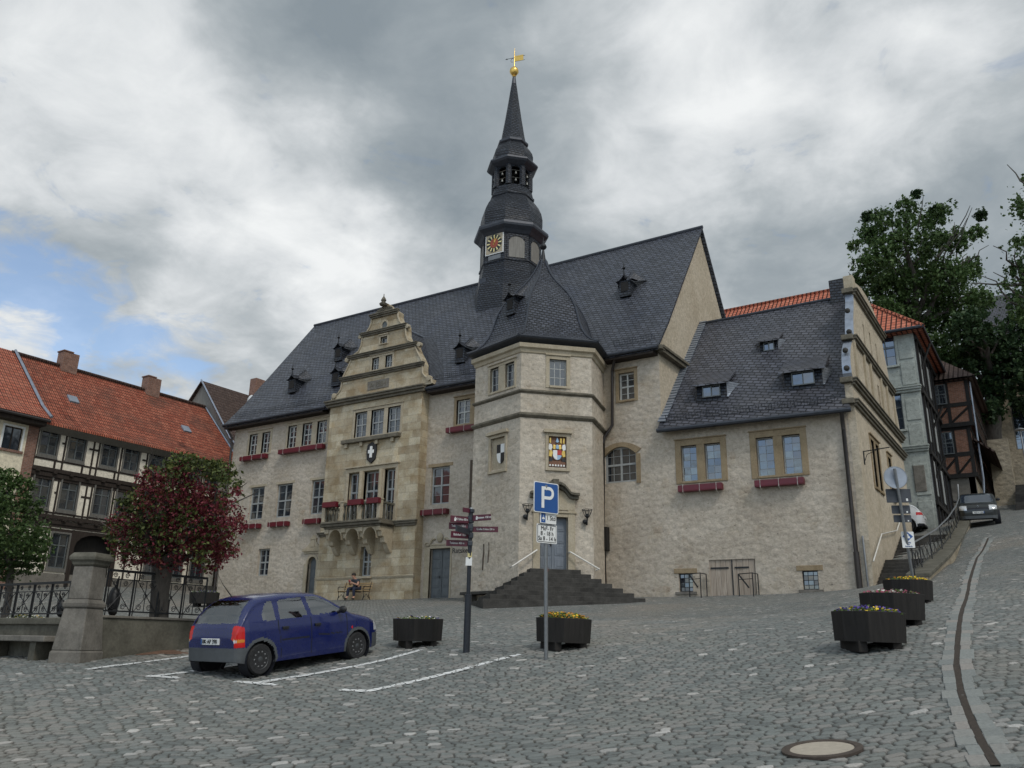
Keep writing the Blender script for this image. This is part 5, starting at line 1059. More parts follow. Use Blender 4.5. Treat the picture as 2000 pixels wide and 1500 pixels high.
def roofpt(x, y, xe=-46.28, ze=11.9, xr=-50.4, zr=None):
    zr = zr or zrd; nn = V((-(zr-ze), 0, (xe-xr))).normalized()*-1; r = ray(x, y); return r*(V((xe, 0, ze)).dot(nn)/r.dot(nn))
for x, y in ((142,781), (363,839)):
    p = roofpt(x, y); sl = V((-4.1, 0, 4.1)).normalized(); nn = V((sl.z, 0, -sl.x)); mb = MB(); a = V((0, .28, 0))
    q = [p-a-sl*.3, p+a-sl*.3, p+a+sl*.3, p-a+sl*.3]; mb.hexa([c-nn*.02 for c in q]+[c+nn*.10 for c in q]); mb.build('roof_light', M['zinc'], HT, bevel=.02)
for x, y in ((131,714), (294,762)):
    p = on_x(x, y, -50.4); mb = MB(); mb.box(-50.75, -50.05, p.y-.5, p.y+.5, zrd-.6, zrd+.95); mb.box(-50.8, -50.0, p.y-.55, p.y+.1, zrd+.95, zrd+1.03); mb.build('chimney', M['brick'], HT, bevel=.015)
# cream house at the frame edge
CH = thing('cream_house', 'cream plastered house with bright new red tiles and a brick corner strip', 'house', (-46, 15, 1.5))
CF = Fr((-45.85, 0, 0), (0, 1, 0)); cw = CF.rect((3,875), (38,836)); cw = (cw[0]-.05, cw[1], cw[2]+.22, cw[3]); y1 = ya-.02
mb = MB(); wall_mb(mb, CF, 2.0, y1-.55, .3, 11.2, [cw, (cw[0]-4.4, cw[1], cw[2]-4.4, cw[3]), (cw[0], cw[1]-3.4, cw[2], cw[3]-3.4)], .2); mb.build('front_wall', M['cream'], CH)
MB().fbox(CF, y1-.55, y1, .3, 11.2, -.3, .03).build('brick_strip', M['brick'], CH)
for q in (0, 4.4): window(CF, (cw[0]-q, cw[1], cw[2]-q, cw[3]), CH, cols=2, rows=1, fr=.05, cross='v', depth=.12, fm='oak', bars='oak', gm='glass')
for q in (0, 4.4):
    mb = MB(); a, b, c, d = cw[0]-q, cw[1], cw[2]-q, cw[3]; mb.fbox(CF, a-.1, a, b, d+.1, -.02, .03); mb.fbox(CF, c, c+.1, b, d+.1, -.02, .03); mb.fbox(CF, a, c, d, d+.1, -.02, .03); mb.build('white_surround', M['white'], CH); MB().fbox(CF, a-.15, c+.15, b-.12, b, -.05, .12).build('sill', M['brick'], CH)
window(CF, (cw[0], cw[1]-3.4, cw[2], cw[3]-3.4), CH, cols=2, rows=1, fr=.05, cross='v', depth=.12, fm='oak', bars='oak')
pitched('roof', 'tile_n', 1.5, y1+.05, -45.0, 11.25, -50.4, zrd+.12, CH, .5); MB().tube([(-45.0, 1.5, 11.12), (-45.0, y1+.1, 11.12)], .08, 6).build('gutter', M['pipe'], CH)
mb = MB(); mb.box(-45.9, -45.15, 1.6, y1, 10.85, 11.1); mb.build('eaves_box', M['oak'], CH)
MB().tube([(-44.98, y1+.1, 11.36), (-46.1, y1+.1, 12.15), (-50.4, y1+.1, zrd+.22)], .08, 6).build('verge_strip', M['zinc'], CH)
# brown-roofed house further back
BH = thing('brown_roof_house', 'tall house with dark brown tiled roof and slate-hung gable behind the half-timbered house', 'house', (-48, 44, 3.5))
zb_ = 18.05; mb = MB(); mb.poly((-46.6, 37.0, 2), (-46.6, 56, 2), (-46.6, 56, 12.6), (-46.6, 37.0, 12.6)); mb.build('side_wall', M['infill'], BH)
mb = MB(); mb.poly((-55.4, 37, 10), (-46.6, 37, 10), (-46.6, 37, 12.7), (-51, 37, zb_-.1), (-55.4, 37, 12.7)); mb.build('gable_wall', M['oak_g'], BH)
pitched('roof', 'tile_b', 36.75, 56, -46.0, 12.35, -51, zb_, BH, .6); MB().tube([(-46.0, 36.75, 12.45), (-47, 36.75, 13.3), (-51, 36.75, zb_+.05)], .06, 6).build('verge_strip', M['zinc'], BH)
mb = MB(); mb.box(-51.35, -50.65, 41.4, 42.3, 17.4, 19.5); mb.build('chimney', M['brick'], BH, bevel=.02)
p = on_x(487, 781, -49.5); MB().lathe([(0, 0), (.3, .05), (.42, .14)], 14, p, axis='y', cap=False).build('satellite_dish', M['white'], BH, True)
# ------------------------------------------------------------------ grey house behind the low wing
GH = thing('grey_house', 'pale grey-green house with red hipped roof behind the low wing', 'house', (-6, 49, 6))
gy = 48.7; GHF = Fr((0, gy, 0), (1, 0, 0)); gx = -5.15
gwins = [GHF.rect((1713,719), (1745,655)), GHF.rect((1738,842), (1759,768))]; gwins[1] = (gwins[1][2]-1.2, gwins[1][1], gwins[1][2], gwins[1][3])
mb = MB(); wall_mb(mb, GHF, -22, gx, 4, 17.0, gwins, .16); mb.build('front_wall', M['grn'], GH)
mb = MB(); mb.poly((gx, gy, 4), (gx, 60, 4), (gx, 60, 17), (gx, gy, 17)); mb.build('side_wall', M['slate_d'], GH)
for r in gwins: window(GHF, r, GH, cols=2, rows=3, split=.62, fr=.06, fm='frame_d', bars='frame_d', sur=.14, sm='grn', sill=True, gm='glass_b')
for px_ in ((1795,752), (1812,868)):
    z = GHF.px(*px_)[1]; course(GHF, -22, gx, z, .34, .22, 'string_course', 'grn', GH)
mb = MB()
for z0, z1 in ((6.3, 9.8), (10.5, 13.3), (14.2, 16.7)):
    for a, b in ((gx-.85, gx-.1), (gx-1.9, gx-1.1)): mb.fbox(GHF, a, b, z0, (z0+z1)/2-.15, -.02, .06) if False else None
for z0, z1 in ((6.0, 7.6), (7.9, 9.6), (10.5, 11.8), (12.0, 13.2), (14.0, 15.3), (15.5, 16.7)): MB().fbox(GHF, gx-.85, gx-.12, z0, z1, -.02, .05).build('wall_panel', M['grn'], GH, bevel=.03)
r = GHF.rect((1789,962), (1805,908)); MB().fbox(GHF, r[0], r[2], r[1], r[3], 0, .08).build('relief_plaque', M['stone_g'], GH, bevel=.05)
mb = MB(); z0 = 4
for y in (49.2, 50.6, 52.0, 53.5, 55, 57, 59): mb.box(gx-.02, gx+.10, y-.08, y+.08, 5, 17)
for z in (7.5, 10.2, 13.6, 16.7): mb.box(gx-.02, gx+.14, gy+.02, 60, z-.12, z+.12)
mb.build('side_timbers', M['black_wood'], GH)
for y in (49.9, 53.0):
    for z in (8.0, 11.0, 14.2): MB().box(gx, gx+.06, y-.35, y+.35, z, z+1.9).build('side_window', M['frame'], GH)
for y, z0, z1 in ((50.0, 9.0, 10.1), (52.0, 12.2, 13.4), (50.0, 15.2, 16.6)): MB().tube([(gx+.05, y, z0), (gx+.65, y, z1)], .07, 5).build('brace', M['black_wood'], GH)
er = .6; ze, zr_ = 17.05, 22.35; yr_ = 53.3; xh = -10.05; mb = MB(); A_ = (-22, gy-er, ze); B_ = (gx+er, gy-er, ze); C_ = (gx+er, 58.5, ze); D_ = (-22, 58.5, ze); R1_, R2_ = (-22, yr_, zr_), (xh, yr_, zr_)
mb.poly(A_, B_, R2_, R1_); mb.poly(B_, C_, R2_); mb.poly(C_, D_, R1_, R2_); mb.poly((-22, gy-er, ze-.12), (-22, 58.5, ze-.12), (gx+er, 58.5, ze-.12), (gx+er, gy-er, ze-.12)); mb.build('roof', M['tile_n'], GH)
MB().tube([R1_, R2_, B_], .13, 6).build('hip_tiles', M['tile_n'], GH, True); MB().tube([A_, B_, C_], .09, 6).build('gutter', M['lead'], GH)
# dark timber house up the street
DH = thing('dark_timber_house', 'dark half-timbered house with brick panels further up the street', 'house', (-4.5, 57, 8))
DF = Fr((0, 57, 0), (1, 0, 0)); dx = -3.75; SF = Fr((dx, 0, 0), (0, 1, 0))
MB().fbox(DF, -9, dx+.05, 5, 10.3, -.3, .0).build('stone_storey', M['stone_g'], DH)
MB().fbox(SF, 57, 76, 5, 10.3, -.3, .04).build('stone_side', M['rubble'], DH)
for z0, z1, n0 in ((10.3, 13.2, .15), (13.4, 16.2, .4)):
    MB().fbox(DF, -9, dx+n0, z0, z1, -.3, n0).build('front_storey', M['orange_brick'], DH); MB().fbox(SF, 57.01, 76, z0, z1, -.3, n0).build('side_storey', M['orange_brick'], DH)
    mb = MB()
    for z in (z0-.05, (z0+z1)/2-.2, z1): mb.fbox(DF, -9, dx+n0+.03, z-.13, z+.13, n0-.02, n0+.05)
    for u in (-8.6, -7.4, -6.4, -5.55, -4.55, dx+n0-.08): mb.fbox(DF, u-.1, u+.1, z0, z1, n0-.02, n0+.04)
    mb.tube([DF.P(-5.4, z0+.1, n0+.03), DF.P(-4.6, z0+1.0, n0+.03)], .07, 4); mb.tube([DF.P(-4.5, z0+.1, n0+.03), DF.P(dx+n0-.1, z0+1.0, n0+.03)], .07, 4)
    mb.build('front_timbers', M['black_wood'], DH); mb = MB()
    for z in (z0, (z0+z1)/2, z1): mb.fbox(SF, 57.01, 76, z-.12, z+.12, n0-.02, n0+.05)
    u = 58.0
    while u < 76: mb.fbox(SF, u-.1, u+.1, z0, z1, n0-.02, n0+.04); u += 1.1
    mb.build('side_timbers', M['black_wood'], DH)
    for u in (-5.0, -6.9): window(DF, (u-.42, z0+1.3, u+.42, z1-.22), DH, cols=2, rows=3, fr=.06, fm='frame_d', bars='frame_d', n=n0+.12, depth=.02)
mb = MB(); q = [(dx+.2, 57, 12.6), (dx+1.3, 57, 11.6), (dx+1.3, 74, 11.6), (dx+.2, 74, 12.6)]; mb.poly(*q); mb.poly(*[(x, y, z-.12) for x, y, z in q][::-1]); mb.poly(q[0], q[1], (q[1][0], 57, 11.48), (q[0][0], 57, 12.48)); mb.build('pent_roof', M['tile_b'], DH)
MB().tube([(dx+.5, 57.1, 16.1), (dx+.45, 57.3, 10.0), (dx+.3, 57.3, 8.5)], .06, 6).build('downpipe', M['zinc'], DH)
mb = MB(); e = .9; ze, zr_ = 16.2, 19.4; mb.poly((-9, 57-e, ze), (dx+e, 57-e, ze), (-5.6, 61, zr_), (-9, 61, zr_)); mb.poly((dx+e, 57-e, ze), (dx+e, 76, ze), (-5.6, 76, zr_), (-5.6, 61, zr_)); mb.poly((-9, 57-e, ze-.1), (-9, 76, ze-.1), (dx+e, 76, ze-.1), (dx+e, 57-e, ze-.1)); mb.build('roof', M['tile_b'], DH)
# pale stone church far up on the hill and a rough retaining wall in front
CB = thing('stone_church', 'pale plastered church wall with slate roof behind the trees', 'church', (2, 74, 10)); XF = Fr((0, 74, 0), (1, 0, 0))
ch = [(-1.75, 15.0, -.65, 19.2), (2.2, 15, 3.3, 19.2)]; mb = MB(); wall_mb(mb, XF, -3.3, 9, 6, 22.5, ch, .4); mb.build('church_wall', M['rubble'], CB)
for r in ch: window(XF, r, CB, cols=2, rows=5, cross=False, fr=.1, depth=.3, fm='stone_g', bars='iron')
mb = MB(); mb.poly((-3.6, 73.6, 22.3), (9, 73.6, 22.3), (9, 80, 30), (-3.6, 80, 30)); mb.poly((-3.6, 86.4, 22.3), (-3.6, 80, 30), (9, 80, 30), (9, 86.4, 22.3)); mb.poly((-3.3, 73.9, 22.4), (-3.3, 80, 29.8), (-3.3, 86, 22.4)); mb.build('church_roof', M['slate_r'], CB)
HW = thing('hill_wall', 'rough stone retaining wall with dark steps at the top of the street', 'stone wall', (-1, 64, 8)); mb = MB(); mb.box(-3.1, -1.9, 63.0, 64, 6, 13.6); mb.box(-1.9, 14, 66, 66.6, 6, 12.2); mb.build('wall', M['rubble'], HW)
for i in range(12): MB().box(-1.9, 8, 58+i*.5, 58.5+i*.5, 6, 8.35+i*.2).build('step', M['stone_d'], HW)
MB().tube([(-1.1, 63.0, 10.2), (-1.1, 63.0, 14)], .05, 6).build('lamp_pole', M['steel'], HW)
mb = MB(); mb.lathe([(.05, 0), (.32, -.1), (.36, -.16), (0, -.2)], 10, (-1.1, 63, 14.2), cap=False); mb.build('lamp_head', M['steel'], HW, True)
# ------------------------------------------------------------------ stair lane beside the gable
ST = thing('street_steps', 'worn dark stone steps in two flights beside the gable', 'steps', (-5, 36, 2.3))
SX0, SX1 = -6.05, -4.05; y_, z_ = 34.7, 2.25
for n_, land in ((8, 1.4), (9, 0)):
    for i in range(n_): z_ += .162; MB().box(SX0, SX1, y_, y_+.36+(land if i == n_-1 else 0)+.02, z_-.6, z_).build('step', M['stone_d'], ST, bevel=.012); y_ += .36
    y_ += land
MB().box(SX0-.0, SX1, y_, 46.0, z_-1, z_-.01).build('landing', M['cob_far'], ST)
RW = thing('retaining_wall', 'mossy stone wall rising between the steps and the street', 'stone wall', (-3.7, 33, 2.5)); X0, X1 = -4.0, -3.45
tp_ = [on_x(a, b, -3.72) for a, b in ((1788,1128), (1812,1112), (1840,1087), (1862,1058), (1877,1030), (1882,1013))]; tp_ = [V((0, p.y, p.z)) for p in tp_]; tp_ = [V((0, 28.2, gz(-3.5, 28.2)+.12))] + [p for p in tp_ if p.y > 28.6]
tp_.sort(key=lambda p: p.y); mb = MB(); cp = MB(); fine = []
for a, b in zip(tp_[:-1], tp_[1:]): fine += [a.lerp(b, i/4) for i in range(4)]
fine.append(tp_[-1])
for a, b in zip(fine[:-1], fine[1:]):
    ga, gb = gz(X1, a.y)-.5, gz(X1, b.y)-.5
    mb.hexa([(X0, a.y, min(ga, 1.5)), (X1, a.y, ga), (X1, b.y, gb), (X0, b.y, min(gb, 1.5)), (X0, a.y, a.z), (X1, a.y, a.z), (X1, b.y, b.z), (X0, b.y, b.z)])
    cp.hexa([(X0-.05, a.y, a.z), (X1+.06, a.y, a.z), (X1+.06, b.y, b.z), (X0-.05, b.y, b.z), (X0-.05, a.y, a.z+.13), (X1+.06, a.y, a.z+.13), (X1+.06, b.y, b.z+.13), (X0-.05, b.y, b.z+.13)])
mb.build('wall', M['rubble'], RW); cp.build('coping', M['stone_w'], RW, bevel=.02)
RL = thing('wall_railing', 'curving steel handrail with iron loops on the mossy wall', 'railing', (-3.75, 33, 3.5)); rp = []
for p in fine: rp.append(V((-3.8, p.y, p.z+1.0)))
MB().tube(rp+[rp[-1]+V((0, .5, .75))], .028, 8).build('handrail', M['steel'], RL, True); mb = MB(); mb.tube([p-V((0, 0, .75)) for p in rp], .014, 6)
mb.build('lower_rail', M['iron'], RL)
for i, p in enumerate(rp):
    if i % 3 == 0: MB().tube([p, p-V((0, 0, .98))], .02, 6).build('post', M['iron'], RL)
    if i < len(rp)-1: q = p.lerp(rp[i+1], .5); L_ = (rp[i+1]-p).length*.42; MB().tube([q+V((0, L_*math.sin(t), -.5+.24*math.cos(t))) for t in [j*.55 for j in range(12)]], .012, 5).build('loop', M['iron'], RL)
LH = thing('gable_handrail', 'thin pale handrail fixed to the gable wall above the steps', 'handrail', (-5.95, 36, 3.5)); pts = [on_x(a, b, -5.95) for a, b in ((1706,1096), (1722,1043), (1752,1036), (1760,1010))]; MB().tube(pts, .025, 6).build('rail', M['white_rail'], LH)
a, b = GF.px(1690, 945), GF.px(1722, 916); mb = MB(); z1 = b[1]; mb.tube([GF.P(35.1, z1-.55, .03), GF.P(35.1, z1, .03)], .025, 6); mb.tube([GF.P(35.1, z1-.02, .03), GF.P(35.1, z1+.05, 1.0)], .022, 6); mb.tube([GF.P(35.1, z1-.45, .03), GF.P(35.1, z1-.15, .15), GF.P(35.1, z1-.02, .5)], .014, 6); mb.build('sign_bracket', M['iron'], TH)
# ------------------------------------------------------------------ cars: one dense shell per car, cut into its panels
def ip(tab, x): return np.interp(x, [t[0] for t in tab], [t[1] for t in tab])
def inpoly(px, py, poly):
    r = np.zeros(px.shape, bool); n = len(poly); j = n-1
    for i in range(n):
        (xi, yi), (xj, yj) = poly[i], poly[j]
        c = ((yi > py) != (yj > py)) & (px < (xj-xi)*(py-yi)/((yj-yi) or 1e-9)+xi); r ^= c; j = i
    return r
def make_car(nm, label, P, loc, rot, paint_m, rim_m):
    t = thing(nm, label, 'car', loc, rotz=0); t.rotation_euler = rot
    Ln = P['L']; ns = 230; s = np.concatenate([np.linspace(0, .3, 40)**1.0, np.linspace(.3, Ln-.3, ns-80)[1:], np.linspace(Ln-.3, Ln, 40)[1:]]); ns = len(s)
    zt = ip(P['top'], s); k_ = np.array([1, 2, 3, 2, 1.])/9; zs_ = np.convolve(np.pad(zt, 2, mode='edge'), k_, 'valid'); zt = np.where((s > .1) & (s < Ln-.1), zs_, zt)
    zb = ip(P['bot'], s); W = ip(P['plan'], s); r = np.minimum(P.get('rad', .17), (zt-zb)*.45); nb, nt_ = 34, 26; n = P.get('sq', 2.7)
    side = np.linspace(0, 1, nb)[None, :]; z1 = zb[:, None]+(zt-r-zb)[:, None]*side; gg = ip(P['tumble'], z1.ravel()).reshape(z1.shape); y1 = W[:, None]*gg
    ph = np.linspace(0, math.pi/2, nt_+1)[1:][None, :]; z2 = (zt-r)[:, None]+r[:, None]*np.sin(ph)**(2/n); yb_ = W*ip(P['tumble'], zt-r); y2 = yb_[:, None]*np.abs(np.cos(ph))**(2/n)
    zz = np.concatenate([z1, z2], 1); yy = np.concatenate([y1, y2], 1); m = zz.shape[1]
    ZZ = np.concatenate([zz, zz[:, ::-1][:, 1:]], 1); YY = np.concatenate([yy, -yy[:, ::-1][:, 1:]], 1); M_ = ZZ.shape[1]
    Pn = np.stack([YY, np.repeat(s[:, None], M_, 1)-Ln/2, ZZ], -1).reshape(-1, 3)
    idx = np.arange(ns*M_).reshape(ns, M_); q = np.stack([idx[:-1, :-1], idx[:-1, 1:], idx[1:, 1:], idx[1:, :-1]], -1).reshape(-1, 4)
    half_ = m-1; caps = []
    for row, flip in ((idx[0], 0), (idx[-1], 1)):
        for j in range(half_): f_ = (row[j], row[j+1], row[M_-2-j], row[M_-1-j]); caps.append(f_[::-1] if flip == 0 else f_)
    caps = np.array(caps); allq = np.concatenate([q, caps]); c = Pn[allq].mean(1); S = c[:, 1]+Ln/2; A = np.abs(c[:, 0]); Zc = c[:, 2]
    e1 = Pn[allq[:, 1]]-Pn[allq[:, 0]]; e2 = Pn[allq[:, 3]]-Pn[allq[:, 0]]; nr = np.cross(e1, e2); nr /= np.maximum(np.linalg.norm(nr, axis=1, keepdims=True), 1e-9)
    if (nr*(c-np.array([0, 0, .7]))).sum() < 0: nr = -nr; allq = allq[:, ::-1]
    cls = np.zeros(len(allq), int); names = ['body']; mats = [paint_m]
    def put(name, mt, mask, only=None):
        names.append(name); mats.append(mt); mk = mask if only is None else mask & only; cls[mk] = len(names)-1
    flank = np.abs(nr[:, 0]) > .45
    for name, mt, fn in P['panels']:
        mk = fn(S, A, Zc, nr, flank)
        if name.endswith('*'):
            for sg in (1, -1): put(name[:-1], mt, mk & (np.sign(c[:, 0]) == sg))
        else: put(name, mt, mk)
    for sw in P['wheels']:
        d = np.hypot(S-sw, Zc-P['wr']); near = (A > W.max()*.45)
        if P.get('flare'):
            for sg in (1, -1): put('arch_trim', 'trimplast', (d < P['wr']+.105) & near & flank & (np.sign(c[:, 0]) == sg))
        cls[(d < P['wr']+.045) & near & flank] = -1
    for i, name in enumerate(names):
        f = allq[cls == i]
        if len(f) == 0: continue
        us, inv = np.unique(f.ravel(), return_inverse=True); me = bpy.data.meshes.new(name); me.from_pydata(Pn[us].tolist(), [], inv.reshape(-1, 4).tolist())
        me.polygons.foreach_set('use_smooth', [True]*len(me.polygons)); me.materials.append(M[mats[i]]); o = bpy.data.objects.new(name, me); COL.objects.link(o); o.parent = t
        if name in ('front_door', 'rear_door'):
            xs_ = Pn[us][:, 0].mean(); sg = 1 if xs_ > 0 else -1; hy = Pn[us][:, 1].min()+.13; ww = ip(P['plan'], hy+Ln/2); mb = MB(); mb.box(min(sg*(ww-.02), sg*(ww+.022)), max(sg*(ww-.02), sg*(ww+.022)), hy-.06, hy+.08, P['hz'], P['hz']+.05); mb.build('handle', M['black'], o, bevel=.008)
    fl = MB(); w = W.max(); fl.box(-w*.8, w*.8, -Ln/2+.3, Ln/2-.35, .22, .40); fl.build('underbody', M['cardark'], t)
    it = MB(); gl = P['glassz']
    for y in P['seats']:
        for x in (-.36, .36): it.box(x-.22, x+.22, y-.05, y+.07, .45, gl+.14); it.box(x-.11, x+.11, y-.05, y+.03, gl+.16, gl+.34)
    it.box(-w*.82, w*.82, Ln/2-1.35, Ln/2-1.1, .5, gl+.02); it.build('interior', M['cardark'], t, bevel=.03)
    for sw in P['wheels']:
        for sg in (1, -1):
            x = sg*(W.max()*.985-.09); R_ = P['wr']; h = .085; wh = MB().lathe([(R_*.62, -h), (R_*.9, -h), (R_, -h*.6), (R_, h*.6), (R_*.9, h), (R_*.62, h*.9)], 32, (x, sw-Ln/2, R_), axis='x').build('wheel', M['tyre'], t, True)
            rm = MB(); rm.lathe([(R_*.64, sg*h*.95), (R_*.58, sg*h*.80), (R_*.45, sg*h*.55), (R_*.40, sg*h*.75), (R_*.22, sg*h*.85), (R_*.12, sg*h*1.0), (0.0, sg*h*1.05)], 24, (x, sw-Ln/2, R_), axis='x', cap=False)
            for k in range(10): a = 2*math.pi*k/10; rm.ball((x+sg*h*.74, sw-Ln/2+R_*.47*math.cos(a), R_+R_*.47*math.sin(a)), .028, 6)
            rm.build('rim', M[rim_m], wh, True)
            ar = MB().lathe([(R_+.05, -.16), (R_+.05, .10)], 24, (x, sw-Ln/2, R_), axis='x', cap=False).build('wheel_well', M['seam'], t, True)
    for sg in (1, -1): mb = MB(); my = P['mirror']; mb.ball((sg*(w+.09), my-Ln/2, P['glassz']+.10), .10, 10, 1.0, .55, .75); mb.tube([(sg*(w-.10), my-Ln/2, P['glassz']+.04), (sg*(w+.06), my-Ln/2, P['glassz']+.07)], .03, 6); mb.build('wing_mirror', M[P['mm']], t, True)
    pl = P['plate']; mb = MB(); mb.box(-.26, .26, pl[0]-Ln/2-.012, pl[0]-Ln/2+.012, pl[1]-.055, pl[1]+.055); po = mb.build('number_plate', M['white'], t, bevel=.004)
    sgn = -1 if pl[0] < Ln/2 else 1; FP = Fr((0, pl[0]-Ln/2+sgn*.013, 0), (1, 0, 0) if sgn < 0 else (-1, 0, 0)); o = text('plate_lettering', pl[2], FP, 0, pl[1], .003, .105, M['black'], t, sx=.92); o.parent = po
    MB().box(-.26, -.225, pl[0]-Ln/2+sgn*.016-.002, pl[0]-Ln/2+sgn*.016+.002, pl[1]-.05, pl[1]+.05).build('plate_band', M['blue'], po)
    return t
def band(S, x): return np.abs(S-x) < .0075
HB = dict(L=3.73, wr=.275, wheels=(.50, 2.943), flare=True, rad=.15, sq=3.3, glassz=.93, hz=.76, seats=(-.62, .22), mirror=2.43, mm='black', plate=(-.014, .62, 'BK·AP 390'),
  top=[(0, .70), (.03, .86), (.08, .96), (.16, 1.08), (.28, 1.22), (.40, 1.315), (.52, 1.37), (.70, 1.405), (1.1, 1.425), (1.6, 1.42), (1.95, 1.395), (2.15, 1.34), (2.45, 1.185), (2.72, 1.03), (2.86, .965), (3.1, .92), (3.35, .86), (3.55, .77), (3.66, .68), (3.73, .56)],
  bot=[(0, .27), (.12, .24), (.4, .2), (3.2, .2), (3.6, .22), (3.73, .28)], plan=[(0, .66), (.04, .715), (.10, .75), (.25, .78), (.6, .80), (2.9, .80), (3.3, .78), (3.5, .73), (3.62, .66), (3.70, .56), (3.73, .48)],
  tumble=[(.15, .95), (.3, .985), (.55, 1.0), (.8, .985), (.93, .955), (1.1, .875), (1.28, .775), (1.42, .69)],
  panels=[('rear_bumper', 'trimplast', lambda S, A, Z, n, f: (S < .42) & (Z < .505)), ('front_bumper', 'trimplast', lambda S, A, Z, n, f: (S > 3.38) & (Z < .50)),
    ('rear_door*', 'car_blue', lambda S, A, Z, n, f: f & inpoly(S, Z, [(.96, .28), (.945, .62), (.90, .78), (.90, .93), (1.68, .93), (1.70, .28)])), ('front_door*', 'car_blue', lambda S, A, Z, n, f: f & inpoly(S, Z, [(1.70, .28), (1.68, .93), (2.66, .95), (2.60, .6), (2.54, .28)])),
    ('door_moulding*', 'seam', lambda S, A, Z, n, f: f & (S > .98) & (S < 2.5) & (np.abs(Z-.585) < .013)),
    ('panel_seam*', 'seam', lambda S, A, Z, n, f: f & (Z > .28) & (((np.abs(S-ip([(.28, .96), (.62, .945), (.78, .90), (1.33, .885)], Z)) < .008) & (Z < 1.33)) | (band(S, 1.69) & (Z < .94)) | (band(S, 2.64) & (Z < .93) & (Z > .5)))),
    ('window_frame*', 'car_blue', lambda S, A, Z, n, f: f & inpoly(S, Z, [(.60, .93), (.58, 1.1), (.70, 1.27), (.80, 1.325), (2.02, 1.335), (2.3, 1.22), (2.66, .955)]) & (A > .4)),
    ('quarter_window*', 'carglass', lambda S, A, Z, n, f: f & (A > .4) & inpoly(S, Z, [(.565, .94), (.55, 1.05), (.62, 1.18), (.72, 1.27), (.845, 1.285), (.855, .945)])),
    ('rear_door_window*', 'carglass', lambda S, A, Z, n, f: f & (A > .4) & inpoly(S, Z, [(.955, .955), (.965, 1.24), (1.03, 1.30), (1.56, 1.325), (1.64, .965)])),
    ('front_door_window*', 'carglass', lambda S, A, Z, n, f: f & (A > .4) & inpoly(S, Z, [(1.745, .97), (1.67, 1.325), (1.93, 1.318), (2.16, 1.23), (2.57, .99)])),
    ('rear_window', 'carglass', lambda S, A, Z, n, f: (S < .50) & (Z > .93) & (Z < 1.33) & (A < .635-(Z-.93)*.36) & (n[:, 1] < -.15)),
    ('windscreen', 'carglass', lambda S, A, Z, n, f: (S > 2.06) & (S < 2.86) & (Z > .97) & (Z < 1.345) & (A < .69-(Z-.97)*.42) & (n[:, 2] > .2)),
    ('tail_light*', 'tail', lambda S, A, Z, n, f: (S < .165) & (A > .575) & (Z > .515) & (Z < .90-.35*np.maximum(0, S-.04))), ('indicator*', 'amber', lambda S, A, Z, n, f: (S < .15) & (A > .59) & (Z > .60) & (Z < .655)), ('reversing_lamp*', 'lampglass', lambda S, A, Z, n, f: (S < .06) & (A > .575) & (A < .70) & (Z > .60) & (Z < .645)),
    ('headlight*', 'lampglass', lambda S, A, Z, n, f: (S > 3.45) & (A > .38) & (Z > .55) & (Z < .72)), ('side_repeater*', 'tail', lambda S, A, Z, n, f: f & (np.abs(S-2.78) < .03) & (np.abs(Z-.66) < .022))])
wr_ = V((-12.589, 11.06, -.60)); wf_ = V((-12.496, 13.488, -.343)); d_ = (wf_-wr_); yaw = math.atan2(-d_.x, d_.y); pit = math.atan2(d_.z, math.hypot(d_.x, d_.y))
fwd = d_.normalized(); rgt = V((fwd.y, -fwd.x, 0)).normalized(); ctr = wr_ + fwd*(3.73/2-.50) - rgt*.70; ctr.z += -.004
car = make_car('parked_hatchback', 'small blue hatchback with grey bumpers parked between the white bay lines', HB, ctr, (pit, 0, yaw), 'car_blue', 'rim')
MB().tube([(-.02, -1.42, 1.39), (-.02, -1.62, 1.62), (-.02, -1.72, 1.78)], [.012, .006, .003], 6).build('aerial', M['black'], car)
mb = MB(); Fb = Fr((0, -3.73/2-.0, 0), (1, 0, 0)); mb.tube([(.05*math.cos(a), -3.73/2+.035, .80+.05*math.sin(a)) for a in [i*.45 for i in range(15)]], .006, 5); mb.tube([(-.055, -3.73/2+.03, .79), (.0, -3.73/2+.03, .803), (.0, -3.73/2+.03, .797), (.055, -3.73/2+.03, .81)], .006, 5); mb.build('tailgate_badge', M['steel'], car)
MB().tube([(.0, -3.73/2+.14, 1.0), (-.25, -3.73/2+.19, 1.06), (-.35, -3.73/2+.22, 1.10)], .010, 6).build('rear_wiper', M['black'], car)
import copy as _c
WC = dict(HB); WC.update(L=3.95, plan=[(a*3.95/3.73, b*1.08) for a, b in HB['plan']], top=[(a*3.95/3.73, b*1.03) for a, b in HB['top']], bot=[(a*3.95/3.73, b) for a, b in HB['bot']], flare=False, wr=.31, wheels=(.70, 3.22), mm='car_white', mirror=2.6, plate=(-.014, .72, ''),
  panels=[('side_window*', 'carglass', lambda S, A, Z, n, f: f & (A > .4) & inpoly(S, Z, [(.62, .99), (.72, 1.24), (1.1, 1.34), (2.0, 1.35), (2.3, 1.24), (2.7, 1.0)])), ('rear_window', 'carglass', lambda S, A, Z, n, f: (S < .55) & (Z > .98) & (Z < 1.38) & (A < .68-(Z-.98)*.36) & (n[:, 1] < -.15)),
    ('tail_light*', 'tail', lambda S, A, Z, n, f: (S < .30) & (A > .50) & (Z > .78) & (Z < .93)), ('rear_bumper', 'car_white', lambda S, A, Z, n, f: (S < .4) & (Z < .5) & (Z > .3)), ('bumper_insert', 'seam', lambda S, A, Z, n, f: (S < .3) & (Z < .36))])
